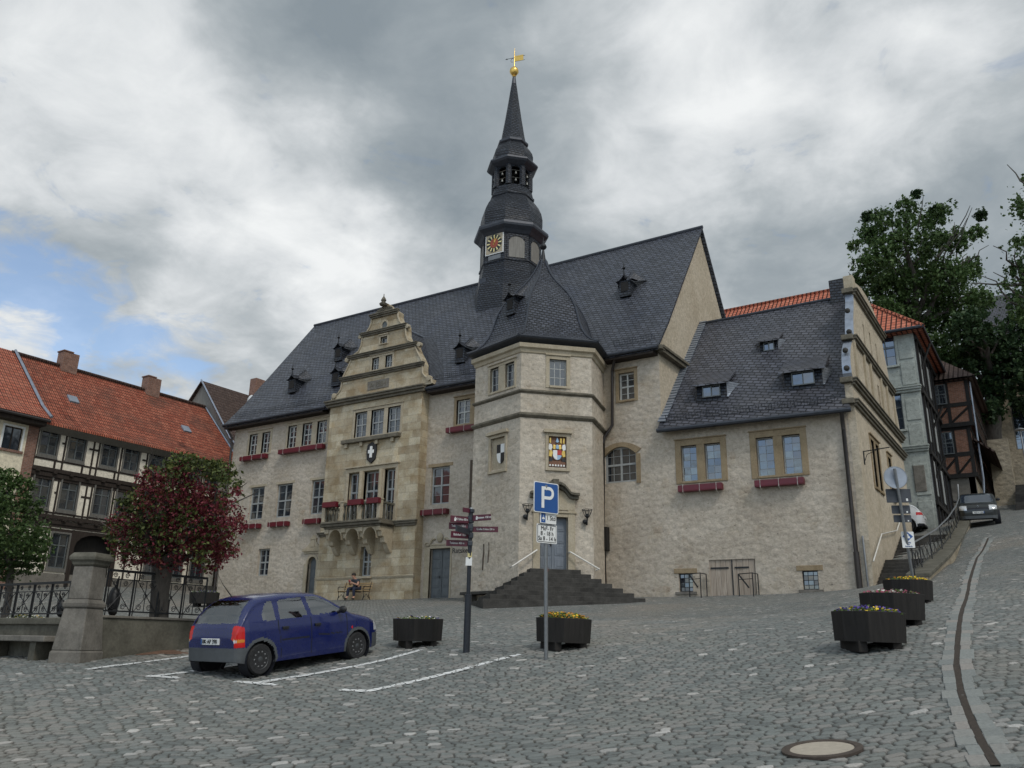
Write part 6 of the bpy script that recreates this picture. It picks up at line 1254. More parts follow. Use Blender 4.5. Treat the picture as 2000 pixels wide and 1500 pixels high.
make_car('white_hatchback', 'white car half hidden behind the gable with its tail to the street', WC, (-7.55, 47.35, gz(-6.5, 47.3)+.02), (0, 0, R(90)), 'car_white', 'rim_l')
VN_ = dict(L=4.2, wr=.31, wheels=(.72, 3.42), flare=False, rad=.16, sq=3.2, glassz=1.08, hz=.9, seats=(-.1, .5), mirror=2.75, mm='black', plate=(4.212, .58, 'HZ·V 134'),
  top=[(0, 1.0), (.03, 1.3), (.10, 1.44), (.3, 1.50), (1.2, 1.55), (2.0, 1.55), (2.35, 1.52), (2.6, 1.44), (3.15, 1.12), (3.27, 1.06), (3.6, 1.02), (3.9, .96), (4.05, .89), (4.15, .80), (4.2, .66)],
  bot=[(0, .3), (.2, .24), (3.9, .22), (4.2, .28)], plan=[(0, .84), (.1, .88), (.4, .91), (3.3, .91), (3.7, .89), (3.95, .84), (4.1, .76), (4.18, .66), (4.2, .58)], tumble=[(.15, .96), (.4, 1.0), (.9, 1.0), (1.1, .97), (1.5, .90), (1.83, .85)],
  panels=[('windscreen', 'glass_b', lambda S, A, Z, n, f: (S > 2.3) & (S < 3.25) & (Z > 1.07) & (Z < 1.49) & (A < .78-(Z-1.07)*.3) & (n[:, 2] > .2)), ('side_window*', 'glass', lambda S, A, Z, n, f: f & (A > .5) & inpoly(S, Z, [(1.2, 1.06), (1.3, 1.42), (2.4, 1.42), (2.95, 1.08)])),
    ('headlight*', 'lampglass', lambda S, A, Z, n, f: (S > 3.82) & (A > .50) & (Z > .70) & (Z < .93)), ('grille', 'seam', lambda S, A, Z, n, f: (S > 4.0) & (A < .5) & (Z > .74) & (Z < .82)), ('front_bumper', 'trimplast', lambda S, A, Z, n, f: (S > 3.9) & (Z < .42))])
vp_ = V((-3.15, 46.6, gz(-3.15, 46.6)+.02)); van = make_car('parked_suv', 'dark compact car at the top of the street facing the square', VN_, vp_, (R(-8), 0, R(180+5)), 'car_dark', 'rim'); van.scale = (.92, .92, .95)
mb = MB(); mb.add([(0, 2.13, .80), (.045, 2.12, .87), (0, 2.11, .94), (-.045, 2.12, .87), (0, 2.145, .82), (.03, 2.14, .87), (0, 2.13, .92), (-.03, 2.14, .87)], [(0, 1, 5, 4), (1, 2, 6, 5), (2, 3, 7, 6), (3, 0, 4, 7)]); mb.build('bonnet_badge', M['zinc'], van)
# ------------------------------------------------------------------ trees
def leaves(name, clumps, n, size, mt, parent, flat=.35, jit=1.0, aspect=.62, seed=1, shell=.55, gap=.30):
    g = np.random.default_rng(seed); C_ = np.array([c[:3] for c in clumps]); Rr_ = np.array([c[3] for c in clumps]); w = np.array([c[4] if len(c) > 4 else 1.0 for c in clumps])*Rr_**2.2; w /= w.sum()
    k = g.choice(len(clumps), n, p=w); d = g.normal(size=(n, 3)); d /= np.linalg.norm(d, axis=1, keepdims=True); rad = (shell+(1-shell)*g.random(n)**.6)*(1+.22*g.normal(size=n)); sub = g.random(n)
    p = C_[k]+d*(Rr_[k]*rad)[:, None]*np.array([1, 1, .82])
    # twigs: leaves gather around small sub-centres
    m = g.random(n) < .7; q = np.round(p/(size*4.5)); hsh = np.sin(q@np.array([12.9, 78.2, 37.7]))*43758.5; hsh -= np.floor(hsh); keep = hsh > gap; p = p + (q*(size*4.5)-p)*.42*m[:, None]
    p = p[keep]; n = len(p)
    nr = g.normal(size=(n, 3)); nr[:, 2] += flat*2; nr /= np.linalg.norm(nr, axis=1, keepdims=True); a = np.cross(nr, g.normal(size=(n, 3))); a /= np.linalg.norm(a, axis=1, keepdims=True); b = np.cross(nr, a)
    s = size*(.6+.8*g.random(n))[:, None]
    v = np.stack([p-a*s, p+b*s*aspect+nr*s*.15, p+a*s, p-b*s*aspect+nr*s*.15], 1).reshape(-1, 3)
    me = bpy.data.meshes.new(name); me.vertices.add(4*n); me.vertices.foreach_set('co', v.ravel()); me.loops.add(4*n); me.loops.foreach_set('vertex_index', np.arange(4*n)); me.polygons.add(n); me.polygons.foreach_set('loop_start', np.arange(0, 4*n, 4)); me.update(calc_edges=True); me.materials.append(M[mt])
    return link(name, me, parent)
def limb(mb, a, b, r0, r1, wig=.06, n=8, k=5):
    a, b = V(a), V(b); L_ = (b-a).length; pts = [a.lerp(b, i/k)+V((random.uniform(-1, 1), random.uniform(-1, 1), random.uniform(-.5, .5)))*(wig*L_ if 0 < i < k else 0) for i in range(k+1)]
    mb.tube(pts, [r0+(r1-r0)*i/k for i in range(k+1)], n)
def pxd(x, y, d): return tuple(at_depth(x, y, d))
random.seed(21)
# red hawthorn
hb = V((-17.55, 12.4, 0)); hb.z = gz(hb.x, hb.y); dh = 19.0
HWT = thing('hawthorn_tree', 'small hawthorn tree covered in red blossom beside the stone pillar', 'tree', hb)
fork = V(pxd(318, 1105, dh)); mb = MB(); base = hb-V((0, 0, .1))
mb.tube([base, base+V((.0, 0, .12)), base.lerp(fork, .3)+V((.03, 0, 0)), base.lerp(fork, .7)-V((.02, 0, 0)), fork], [.34, .26, .215, .20, .23], 14)
tips = []
for x, y, r in ((272, 1000, .13), (330, 960, .14), (395, 1010, .12), (430, 1050, .09), (235, 1050, .08), (365, 930, .10), (300, 930, .09), (440, 960, .07)):
    q = V(pxd(x, y, dh+random.uniform(-.8, .8))); limb(mb, fork-V((0, 0, .08)), q, r, .03, .05); tips.append(q)
    for _ in range(3): limb(mb, q.lerp(fork, random.uniform(.1, .5)), q+V((random.uniform(-.6, .6), random.uniform(-.6, .6), random.uniform(-.1, .5))), .03, .008, .08, 5)
mb.build('trunk', M['bark'], HWT, True)
cr = []
for x, y, rp_ in [(a, b+max(0, 985-b)*.22, c) for a, b, c in ((300,1045,62), (365,1040,66), (425,1050,42), (250,1030,48), (225,1060,28), (330,980,66), (400,985,50), (275,980,48), (345,930,46), (300,930,38), (375,900,34), (430,930,30), (330,895,24), (450,985,26), (255,1080,34), (330,1085,40), (400,1085,36), (445,1075,22), (360,880,18), (420,890,20), (465,955,14), (215,1040,16))]:
    for _ in range(2): q = pxd(x+random.uniform(-8, 8), y+random.uniform(-8, 8), dh+random.uniform(-1.2, 1.2)); cr.append((*q, rp_*dh/FOC*.68, 1.0))
rc = [(*pxd(x+random.uniform(-6, 6), y+random.uniform(-6, 6), dh+random.uniform(-1.1, .9)), r*1.22*dh/FOC) for x, y, r in ((300,1040,40),(365,1035,46),(425,1050,30),(255,1025,30),(330,985,40),(400,990,34),(300,975,26),(345,940,28),(300,940,22),(440,1000,24),(255,1085,24),(330,1085,30),(400,1090,26),(445,1075,18),(380,960,26),(270,1000,24),(452,1030,20),(230,1060,16),(460,965,9),(360,905,14)) for _ in (0, 1)]
leaves('crown', cr, 9500, .040, 'leaf_h', HWT, seed=3, gap=.45)
top = [(*pxd(x, y, dh+random.uniform(-.8, .8)), r*.85*dh/FOC) for x, y, r in ((360,905,34), (425,920,34), (300,925,26), (255,985,28), (225,1030,26), (440,925,26), (395,908,22), (460,945,18))]
leaves('scattered_blossom', top+cr[:20], 2600, .030, 'bloom', HWT, seed=14, gap=.5)
leaves('leafy_sprays', top, 3000, .042, 'leaf_h', HWT, seed=4)
leaves('blossom', rc, 21000, .032, 'bloom', HWT, seed=5, shell=.62, gap=.40); leaves('faded_blossom', rc, 12000, .032, 'bloom_d', HWT, seed=6, shell=.55, gap=.40)
# round green tree behind the railing
gb = V(pxd(22, 1180, 23.0)); gb.z = gz(gb.x, gb.y)
GT = thing('round_tree', 'bushy dark green tree behind the iron railing at the picture edge', 'tree', gb); mb = MB(); limb(mb, gb-V((0, 0, .2)), pxd(22, 1100, 23), .12, .09, .02)
for x, y in ((-20, 1030), (30, 1000), (60, 1050), (10, 960), (80, 1020)): limb(mb, pxd(22, 1105, 23), pxd(x, y, 23+random.uniform(-.6, .6)), .06, .015)
mb.build('trunk', M['bark'], GT, True)
gc = [(*pxd(x-6, y+8, 23+random.uniform(-.9, .9)), r*.88*23/FOC) for x, y, r in ((-30,980,60), (20,960,52), (60,985,34), (-10,1040,70), (50,1040,54), (80,1060,32), (20,1085,52), (-40,1090,60), (70,1095,26), (20,925,26), (-30,920,40), (55,940,22), (88,1035,16))]
leaves('crown', gc, 24000, .046, 'leaf_b', GT, seed=8, shell=.5)
# big lime on the castle slope
def big_tree(nm, label, x0, y0, d, forks, cl, n, mt, size, seed, mist=()):
    b0 = V(pxd(x0, y0, d)); T = thing(nm, label, 'tree', b0, 'old trees on the slope behind the houses'); mb = MB(); fk = V(pxd(*forks[0], d)); limb(mb, b0, fk, .75, .5, .01, 10)
    for x, y, r in forks[1]:
        q = V(pxd(x, y, d+random.uniform(-3, 3))); limb(mb, fk, q, r, .07, .04)
        for _ in range(4): limb(mb, fk.lerp(q, random.uniform(.4, .95)), q+V((random.uniform(-2.6, 2.6), random.uniform(-2.6, 2.6), random.uniform(-.8, 2.4))), .10, .02, .08, 5)
    mb.build('trunk', M['bark'], T, True)
    cc = []
    for x, y, r in cl:
        for _ in range(2): cc.append((*pxd(x+random.uniform(-8, 8), y+random.uniform(-8, 8), d+random.uniform(-3.5, 3.5)), r*.82*d/FOC))
    leaves('crown', cc, n, size, mt, T, seed=seed, shell=.45, gap=.40)
    for i, (x, y, r) in enumerate(mist): leaves('mistletoe', [(*pxd(x, y, d), r*d/FOC)], 900, .12, 'leaf_d', T, seed=seed+50+i, shell=.2, gap=-1)
    return T
big_tree('lime_tree', 'tall old lime tree with mistletoe balls rising above the red roof corner', 1800, 900, 66, ((1790, 640), ((1770,430,.32), (1720,470,.26), (1840,480,.28), (1700,560,.22), (1890,500,.22), (1860,600,.22), (1760,520,.25))),
  ((1770,400,24), (1775,440,30), (1720,430,30), (1695,460,30), (1735,480,40), (1670,475,16), (1820,430,34), (1850,405,14), (1820,480,40), (1870,470,30), (1905,460,20), (1665,545,14), (1690,540,26), (1710,520,44), (1680,585,22), (1740,560,56), (1800,540,60), (1860,540,50), (1890,530,32), (1720,620,44), (1780,620,60), (1850,610,66), (1800,690,60), (1870,690,60), (1760,680,36), (1915,580,34), (1655,555,10), (1650,590,8)), 90000, 'leaf', .125, 31, ((1790,378,8), (1916,420,11), (1694,425,12), (1830,412,14), (1700,455,16)))
big_tree('dark_tree', 'dense dark tree hanging over the upper street behind the timber house', 1935, 900, 62, ((1940, 760), ((1920,660,.3), (1980,640,.3), (1900,720,.24), (2010,700,.24))),
  ((1900,640,46), (1950,680,56), (1990,640,40), (1905,700,50), (1960,750,48), (2010,720,60), (1990,790,26), (1900,760,36), (1935,800,30), (1880,720,26), (1990,590,24), (2030,620,50)), 40000, 'leaf_d', .15, 41)
big_tree('edge_tree', 'lighter tree reaching in from the picture edge with thin branches against the sky', 2080, 900, 50, ((2075, 640), ((2000,480,.14), (2030,380,.2), (1985,540,.16), (2080,420,.3), (2010,600,.14))),
  ((1995,400,20), (1975,465,14), (2000,470,22), (1985,530,26), (2015,540,46), (1965,560,16), (2000,350,10), (2040,400,60), (2070,500,90), (2030,600,60), (1990,600,22), (1955,480,6)), 22000, 'leaf', .10, 51)
# ------------------------------------------------------------------ terrace corner: pillar, walls, bench ledge, railings
pb_ = V(pxd(148, 1286, 17.0)); pb_.z = gz(pb_.x, pb_.y); pz = pb_.z
SP_ = thing('stone_pillar', 'squat weathered stone pillar with moulded cap at the terrace corner', 'pillar', pb_); ph = R(45+22)
def sq(prof, name, mt): MB().lathe(prof, 4, (pb_.x, pb_.y, pz), ph).build(name, M[mt], SP_, bevel=.02)
sq([(0.504, -.3), (0.504, .16), (0.475, .20)], 'plinth', 'stone_g'); sq([(0.475, .20), (0.374, 1.02)], 'battered_base', 'stone_g'); sq([(0.374, 1.02), (0.418, 1.05), (0.418, 1.12), (0.360, 1.18), (0.346, 1.2)], 'base_moulding', 'stone_g')
sq([(0.331, 1.2), (0.317, 1.86)], 'shaft', 'stone_g'); sq([(0.317, 1.86), (0.360, 1.90), (0.374, 1.95), (0.432, 1.99), (0.446, 2.05), (0.403, 2.10), (0.360, 2.14)], 'cap', 'stone_w')
zt_ = on_y(60, 1207, pb_.y+.05).z; wl0, wl1 = pb_.x-9.5, pb_.x-.27
TW = thing('terrace_wall', 'low dark terrace wall with a projecting stone bench ledge left of the pillar', 'stone wall', (pb_.x-4, pb_.y, pz)); Y0 = pb_.y-.02
MB().box(wl0, wl1, Y0, Y0+.4, pz-.9, zt_).build('wall', M['stone_w'], TW, bevel=.02); MB().box(wl0, wl1, Y0-.06, Y0+.46, zt_-.14, zt_+.004).build('coping', M['stone_w'], TW, bevel=.02)
sl_z = on_y(60, 1243, Y0-.4).z; MB().box(wl0, wl1-.1, Y0-.5, Y0-.03, sl_z-.10, sl_z+.02).build('bench_ledge', M['stone_g'], TW, bevel=.02)
for x in (wl1-.5, wl1-2.3, wl1-4.1): MB().box(x-.22, x, Y0-.42, Y0-.02, pz-.9, sl_z-.10).build('ledge_support', M['stone_w'], TW)
TE = thing('side_wall', 'plain low terrace wall between the stone pillar and the hawthorn', 'stone wall', (pb_.x, pb_.y+1.3, pz)); ye = hb.y+.9; xw = pb_.x-.05
zt2 = on_x(240, 1208, xw).z; MB().box(xw-.2, xw+.16, pb_.y+.2, ye, pz-.9, zt2).build('wall', M['stone_w'], TE, bevel=.02); MB().box(xw-.24, xw+.2, pb_.y+.2, ye+.03, zt2-.002, zt2+.05).build('coping', M['stone_g'], TE, bevel=.012)
MB().box(wl0, xw+.1, ye-.02, ye+.3, pz-.9, zt2-.25).build('back_wall', M['stone_w'], TE)
def scroll(mb, F, u, z, r, s=1, turns=1.6, n=14, t=.0085): mb.tube([F.P(u+s*r*(1-.72*i/n)*math.cos(i/n*turns*2*math.pi), z+r*(1-.72*i/n)*math.sin(i/n*turns*2*math.pi), 0) for i in range(n+1)], t, 5)
def railing(nm, label, F, u0, u1, z0, z1, pitch, diag=True):
    t = thing(nm, label, 'railing', F.P((u0+u1)/2, z0)); MB().fbox(F, u0, u1, z1-.05, z1, -.03, .03).build('top_rail', M['iron'], t); MB().fbox(F, u0, u1, z0+.08, z0+.11, -.012, .012).build('bottom_rail', M['iron'], t)
    MB().fbox(F, u0, u1, z1-.21, z1-.19, -.012, .012).build('upper_rail', M['iron'], t); k = max(1, round((u1-u0)/pitch)); pw = (u1-u0)/k
    for i in range(k+1): u = u0+pw*i; MB().fbox(F, u-.014, u+.014, z0-.1, z1-.05, -.014, .014).build('post', M['iron'], t); MB().fbox(F, u+.05, u+.066, z0-.02, z1-.05, -.008, .008).build('bar', M['iron'], t) if i < k else None
    for i in range(k):
        a, b = u0+pw*i, u0+pw*(i+1); um = (a+b)/2; zm = (z0+.1+z1-.2)/2; mb = MB()
        mb.tube([F.P(um, z0+.1), F.P(um, z1-.2)], .010, 5); mb.tube([F.P(a+.08, z0+.11), F.P(b-.02, z1-.2)], .009, 5); mb.tube([F.P(a+.08, z1-.2), F.P(b-.02, z0+.11)], .009, 5); mb.tube([F.P(um+.05*math.cos(q), zm+.05*math.sin(q)) for q in [j*.52 for j in range(13)]], .008, 5)
        for s in (-1, 1): scroll(mb, F, um+s*pw*.2, z0+.19, .07, s); scroll(mb, F, um+s*pw*.22, z1-.12, .055, s); scroll(mb, F, um+s*pw*.2, z1-.29, .06, -s)
        mb.build('scroll_panel', M['iron'], t)
    return t
LFr = Fr((0, Y0+.2, 0), (1, 0, 0)); zr1 = on_y(60, 1138, Y0+.2).z
railing('terrace_railing', 'long wrought iron railing with flat top rail left of the pillar', LFr, wl0, wl1+.05, zt_, zr1, .72)
EFr = Fr((xw, 0, 0), (0, 1, 0)); zr2 = on_x(240, 1113, xw).z
railing('scroll_railing', 'ornate wrought iron railing panel between the pillar and the hawthorn', EFr, pb_.y+.45, ye-.05, zt2+.05, zr2, .62)
bg = V(on_x(222, 1172, xw-.18)); t = MB().ball(bg, .17, 12, .8, .75, 1.7); t.ball(bg+V((0, .02, -.22)), .12, 10, .9, .8, 1.0); t.tube([bg+V((0, 0, .2)), bg+V((.08, 0, .5))], [.05, .015], 6)
tag(t.build('plastic_bag', M['black'], None, True), 'black plastic bag hanging on the ornate railing', 'bag')
bg = V(on_y(119, 1185, Y0+.5)); t = MB().ball(bg, .11, 10, 1, .8, 1.5); t.tube([bg+V((0, 0, .12)), bg+V((.02, -.1, .28))], [.03, .012], 6); t.ball(bg+V((.02, .02, -.14)), .09, 8)
tag(t.build('dark_bag', M['black'], None, True), 'small dark bag hanging inside the long railing next to the pillar', 'bag')
# ------------------------------------------------------------------ planters with pansies
def flowers(name, n, rad, z, mts, parent, seed, h=.10):
    g = np.random.default_rng(seed); mb = MB()
    for i in range(n):
        a, r_ = g.random()*2*math.pi, rad*math.sqrt(g.random()); c = V((r_*math.cos(a), r_*math.sin(a), z+h*(.35+.65*g.random())*(1.15-.5*(r_/rad)**2))); s = .018+.016*g.random(); nn = V((g.normal()*.5, g.normal()*.5-.3, 1)).normalized(); u = nn.orthogonal().normalized(); w = nn.cross(u)
        mb.k = int(g.integers(len(mts)-1)) if g.random() < .72 else len(mts)-1
        pet = [c+(u*math.cos(q)+w*math.sin(q))*s*(1.0 if j % 2 else .62) for j, q in enumerate([k*math.pi/5 for k in range(10)])]; mb.poly(*pet)
        mb.k = len(mts)-1; q = c-V((g.normal()*.02, g.normal()*.02, .03)); d = (u*g.normal()+w*g.normal()).normalized()*.035; e = V((0, 0, .02)); mb.poly(q-d, q+e+nn.cross(d)*.4, q+d+e, q-nn.cross(d)*.4)
    o = mb.build(name, [M[k] for k in mts], parent); o['kind'] = 'stuff'; return o
PL = [((815,1256), 18.4, 'dark octagonal wooden planter with sparse greenish pansies nearest the signpost', ('fl_white', 'fl_purple', 'fl_yellow', 'fl_green'), 150, .07, 20), ((1100,1263), 16.7, 'dark octagonal wooden planter full of orange-yellow pansies behind the parking sign', ('fl_orange', 'fl_yellow', 'fl_orange', 'fl_green'), 420, .13, 20),
      ((1700,1262), 13.4, 'dark octagonal planter with purple and yellow pansies, nearest of three in a row', ('fl_purple', 'fl_yellow', 'fl_purple', 'fl_green'), 300, .11, 0), ((1745,1214), 15.4, 'dark octagonal planter with pink and white pansies, middle of three in a row', ('fl_pink', 'fl_white', 'fl_pink', 'fl_green'), 300, .09, 2), ((1776,1178), 20.3, 'dark octagonal planter with yellow pansies at the foot of the mossy wall', ('fl_yellow', 'fl_orange', 'fl_yellow', 'fl_green'), 260, .11, 3),
      ((398,1180), 36.0, 'dark octagonal planter with purple pansies by the far corner of the town hall', ('fl_purple', 'fl_white', 'fl_purple', 'fl_green'), 200, .12, 5)]
for i, ((x, y), d, lb, mts, n, h, ro) in enumerate(PL):
    p = V(pxd(x, y, d)); zg = min(gz(p.x+.4*math.cos(a), p.y+.4*math.sin(a)) for a in (0, 1.57, 3.14, 4.71)); nx_ = (gz(p.x+.4, p.y)-gz(p.x-.4, p.y))/.8; ny_ = (gz(p.x, p.y+.4)-gz(p.x, p.y-.4))/.8
    t = thing('octagonal_planter', lb, 'planter', (p.x, p.y, gz(p.x, p.y)), 'octagonal wooden planters on the square', rotz=0); rz_ = R(33+ro); t.rotation_euler = (R(1.5) if i != 2 else R(1), R(1.0 if x > 1000 else -1), rz_)
    sc = 1.12 if i == 5 else 1.0; Ro = .56*sc
    MB().lathe([(Ro*.955, .10), (Ro, .56), (Ro*.93, .565), (Ro*.92, .46), (Ro*.90, .14)], 8, (0, 0, 0), R(22.5), cap=False).build('tub', M['black_wood'], t, bevel=.008); MB().lathe([(0, .11), (Ro*.93, .115), (Ro*.93, .10)], 8, (0, 0, 0), R(22.5), cap=False).build('tub_floor', M['black_wood'], t)
    for a in (-.27, .27): MB().box(a-.07, a+.07, -.38, .38, -.06, .11).build('foot', M['black_wood'], t, bevel=.01)
    MB().lathe([(0, .50), (Ro*.93, .50)], 8, (0, 0, 0), R(22.5), cap=False).build('soil', M['soil'], t); flowers('pansies', n, Ro*.88, .50, mts, t, 60+i, h+.04)
p = on_y(20, 1205, Y0+.25); fb = thing('flower_bowl', 'bowl of yellow and white flowers on the terrace wall behind the railing', 'flower bowl', (p.x, Y0+.62, zt_-.28), rotz=0)
MB().lathe([(.2, 0), (.34, .2), (.36, .22), (.32, .22), (0, .18)], 20, cap=False).build('bowl', M['stone_g'], fb, True); flowers('blossoms', 320, .42, .18, ('fl_white', 'fl_yellow', 'fl_white', 'fl_green'), fb, 77, .2)
# ------------------------------------------------------------------ signs
pp = V(pxd(1067, 1284, 15.6)); pp.z = gz(pp.x, pp.y); tp = pxd(1062, 938, 15.6); PS = thing('parking_sign', 'grey post with blue P sign and two white time plates', 'traffic sign', pp)
top_ = V(tp); top_ = V((pp.x+(top_.x-pp.x)*.5, pp.y+(top_.y-pp.y)*.5, top_.z)); MB().tube([pp-V((0, 0, .3)), top_], .038, 12).build('post', M['steel'], PS, True)
da = R(33.05-34); U_ = V((math.cos(da+R(34)), math.sin(da+R(34)), 0)); ang = AZ+R(34); UF = Fr(pp, (math.cos(ang), math.sin(ang), 0)); 
def rrect(F, u, z, w, h, r, n0, n1, mb=None):
    mb = mb or MB(); pts = []
    for cx_, cz_, a0 in ((w/2-r, -h/2+r, -90), (w/2-r, h/2-r, 0), (-w/2+r, h/2-r, 90), (-w/2+r, -h/2+r, 180)): pts += [(u+cx_+r*math.cos(R(a0+90*i/4)), z+cz_+r*math.sin(R(a0+90*i/4))) for i in range(5)]
    return mb.fprism(F, pts, n0, n1)
def ppx(x, y, d=15.6): q = V(pxd(x, y, d)); return q
zc = ppx(1061, 965).z; k0_ = 15.6/FOC; 
def pole_at(z): return pp.lerp(top_, (z-pp.z)/(top_.z-pp.z))
def SF_(z): q = pole_at(z); f = Fr((q.x, q.y, 0), UF.U); f.O = V((q.x, q.y, 0))+f.N*.05; return f
F_ = SF_(zc); hgt = .585; rrect(F_, -.02, zc, hgt, hgt, .04, -.006, 0).build('sign_edge', M['white'], PS); bp = rrect(F_, -.02, zc, hgt-.035, hgt-.035, .03, 0, .004).build('blue_panel', M['blue'], PS)
mb = MB(); mb.fbox(F_, -.135, -.072, zc-.20, zc+.21, .004, .009); k = 14; cP = (.045, zc+.088); 
mb.fbox(F_, -.072, .045, zc+.15, zc+.21, .004, .009); mb.fbox(F_, -.072, .045, zc-.034, zc+.026, .004, .009)
for i in range(k):
    a0, a1 = -math.pi/2+math.pi*i/k, -math.pi/2+math.pi*(i+1)/k; f = lambda r, a: (cP[0]+r*math.cos(a)*.92, cP[1]+r*math.sin(a)); mb.fprism(F_, [f(.062, a0), f(.122, a0), f(.122, a1), f(.062, a1)], .004, .009)
mb.build('letter', M['white'], bp)
z2 = ppx(1064, 1006.5).z; F2 = SF_(z2); rrect(F2, .02, z2, .40, .225, .02, -.006, 0).build('plate_edge', M['black'], PS); p2 = rrect(F2, .02, z2, .385, .21, .015, 0, .004).build('time_plate', M['white'], PS)
MB().fbox(F2, -.145, -.045, z2-.09, z2+.085, .004, .007).build('disc_symbol', M['blue'], p2); mb = MB(); mb.fbox(F2, -.125, -.065, z2-.03, z2+.0, .007, .009); mb.fbox(F2, -.11, -.08, z2-.0, z2+.018, .007, .009); mb.fbox(F2, -.1, -.09, z2-.06, z2-.045, .007, .009); mb.fbox(F2, -.1, -.09, z2+.035, z2+.05, .007, .009); mb.build('disc_mark', M['white'], p2)
text('time_lettering', '1 Std', F2, .085, z2, .006, .125, M['black'], p2, sx=.85)
z3 = ppx(1063.5, 1038.5).z; F3 = SF_(z3); rrect(F3, -.01, z3, .475, .355, .025, -.006, 0).build('plate_rim', M['white'], PS); rrect(F3, -.01, z3, .44, .32, .02, 0, .003).build('plate_border', M['black'], PS); p3 = rrect(F3, -.01, z3, .42, .30, .015, .003, .006).build('hours_plate', M['white'], PS)
for i, s_ in enumerate(('Mo - Fr', '8 - 18 h', 'Sa 8 - 14 h')): text('hours_lettering', s_, F3, -.01, z3+.095-.095*i, .009, .112, M['black'], p3, sx=.86)
q = pole_at(ppx(1066, 1111).z); MB().lathe([(.041, -.03), (.041, .035)], 12, q).build('red_sticker', M['red'], PS, True)
# finger post
sp = V(pxd(911, 1266, 17.0)); sp.z = gz(sp.x, sp.y); st = V(pxd(921, 990, 17.0)); st.x, st.y = sp.x+(st.x-sp.x)*.6, sp.y+(st.y-sp.y)*.6; FP_ = thing('finger_post', 'dark finger post with maroon direction boards pointing both ways', 'signpost', sp)
at_ = lambda z: sp.lerp(st, (z-sp.z)/(st.z-sp.z)); zz_ = lambda y: V(pxd(917, y, 17.0)).z
MB().tube([sp-V((0, 0, .3)), at_(zz_(1160))], .068, 12).build('lower_post', M['post'], FP_, True); MB().tube([at_(zz_(1160)), st], .042, 12).build('upper_post', M['post'], FP_, True); MB().ball(st, .045, 10).build('post_cap', M['steel'], FP_, True)
def finger(x0, x1, yc_, hpx, deg, label_, icon=None, side=-1):
    z = zz_(yc_); q = at_(z); a = AZ+R(deg); U_ = V((math.cos(a), math.sin(a), 0)); F = Fr((q.x, q.y, 0), U_); F.O = V((q.x, q.y, 0)); c = abs(math.cos(R(deg))); k_ = 17.0/FOC; L_ = (x1-x0)*k_/c; h = hpx*k_; g = .05
    u0, u1 = (-g-L_, -g) if side < 0 else (g, g+L_); b = MB(); b.fbox(F, u0, u1, z-h/2, z+h/2, -.012, .012); o = b.build('finger_board', M['maroon'], FP_, bevel=.004); MB().fbox(F, -.05, .05, z-h*.4, z+h*.4, -.055, .055).build('clamp', M['post'], FP_, bevel=.01)
    if label_: text('board_lettering', label_, F, (u0+u1)/2+(0.0 if not icon else .05), z, .016, h*.50, M['white'], o, sx=min(1.0, .85*L_/(len(label_)*h*.27)))
    if icon: b = MB(); b.ball(F.P(u0+.10, z+h*.22, .014), h*.10, 6); b.fbox(F, u0+.08, u0+.12, z-h*.3, z+h*.1, .012, .016); b.build('board_symbol', M['white'], o)
finger(880, 915, 1012, 13, 26, 'Kl. Schloss 450 m', True); finger(877, 915, 1024.5, 13, 10, 'Teufelsmauer 500 m'); finger(883, 916, 1043, 13, 25, 'Bahnhof 1 km'); finger(872, 914, 1059, 12, 8, 'Toiletten 400 m'); finger(908, 920, 993, 9, 45, '')
finger(928, 964, 1008, 12, -30, 'Museum 150 m', True, 1); finger(930, 980, 1030, 11, -4, 'Großes Schloss 250 m', None, 1)
z = zz_(1037); q = at_(z); a = AZ+R(70); F = Fr((q.x, q.y, 0), (math.cos(a), math.sin(a), 0)); F.O = V((q.x, q.y, 0)); MB().fbox(F, -.75, -.05, z-.06, z+.06, -.012, .012).build('finger_board', M['post'], FP_, bevel=.004)
z = zz_(1081); q = at_(z); a = AZ; F = Fr((q.x, q.y, 0), (math.cos(a), math.sin(a), 0)); F.O = V((q.x, q.y, 0)); o = MB(); o.lathe([(.046, -.055), (.046, .055)], 14, q); o.build('yellow_sticker', M['sticker'], FP_, True); MB().fbox(F, .0, .03, z-.03, z+.03, .044, .048).build('sticker_mark', M['black'], FP_)
z = zz_(1095); q = at_(z); MB().fbox(Fr((q.x, q.y, 0), (math.cos(a), math.sin(a), 0)), -.075, .055, z-.085, z+.085, .045, .05).build('white_sticker', M['white'], FP_)
# street signs seen from behind
rs = V(pxd(1787, 1140, 22.0)); rs.z = gz(rs.x, rs.y); rt_ = V(pxd(1747, 915, 22.0)); SG = thing('street_sign_post', 'leaning grey post with round and square signs seen from behind', 'traffic sign', rs)
ps_ = lambda z: rs.lerp(rt_, (z-rs.z)/(rt_.z-rs.z)); a = AZ-R(8); zy = lambda x, y: V(pxd(x, y, 22.0)).z
MB().tube([rs-V((0, 0, .3)), rt_], .038, 12).build('post', M['steel'], SG, True)
def bf(z): q = ps_(z); f = Fr((q.x, q.y, 0), (math.cos(a), math.sin(a), 0)); f.O = V((q.x, q.y, 0))-f.N*.045; return f
z = zy(1749, 932); f = bf(z); MB().fprism(f, [(.29*math.cos(2*math.pi*i/32), z+.29*math.sin(2*math.pi*i/32)) for i in range(32)], -.012, 0).build('round_sign', M['zinc'], SG); mb = MB(); mb.tube([f.P(.29*math.cos(2*math.pi*i/32), z+.29*math.sin(2*math.pi*i/32), 0) for i in range(33)], .010, 5); mb.build('sign_rim', M['steel'], SG, True)
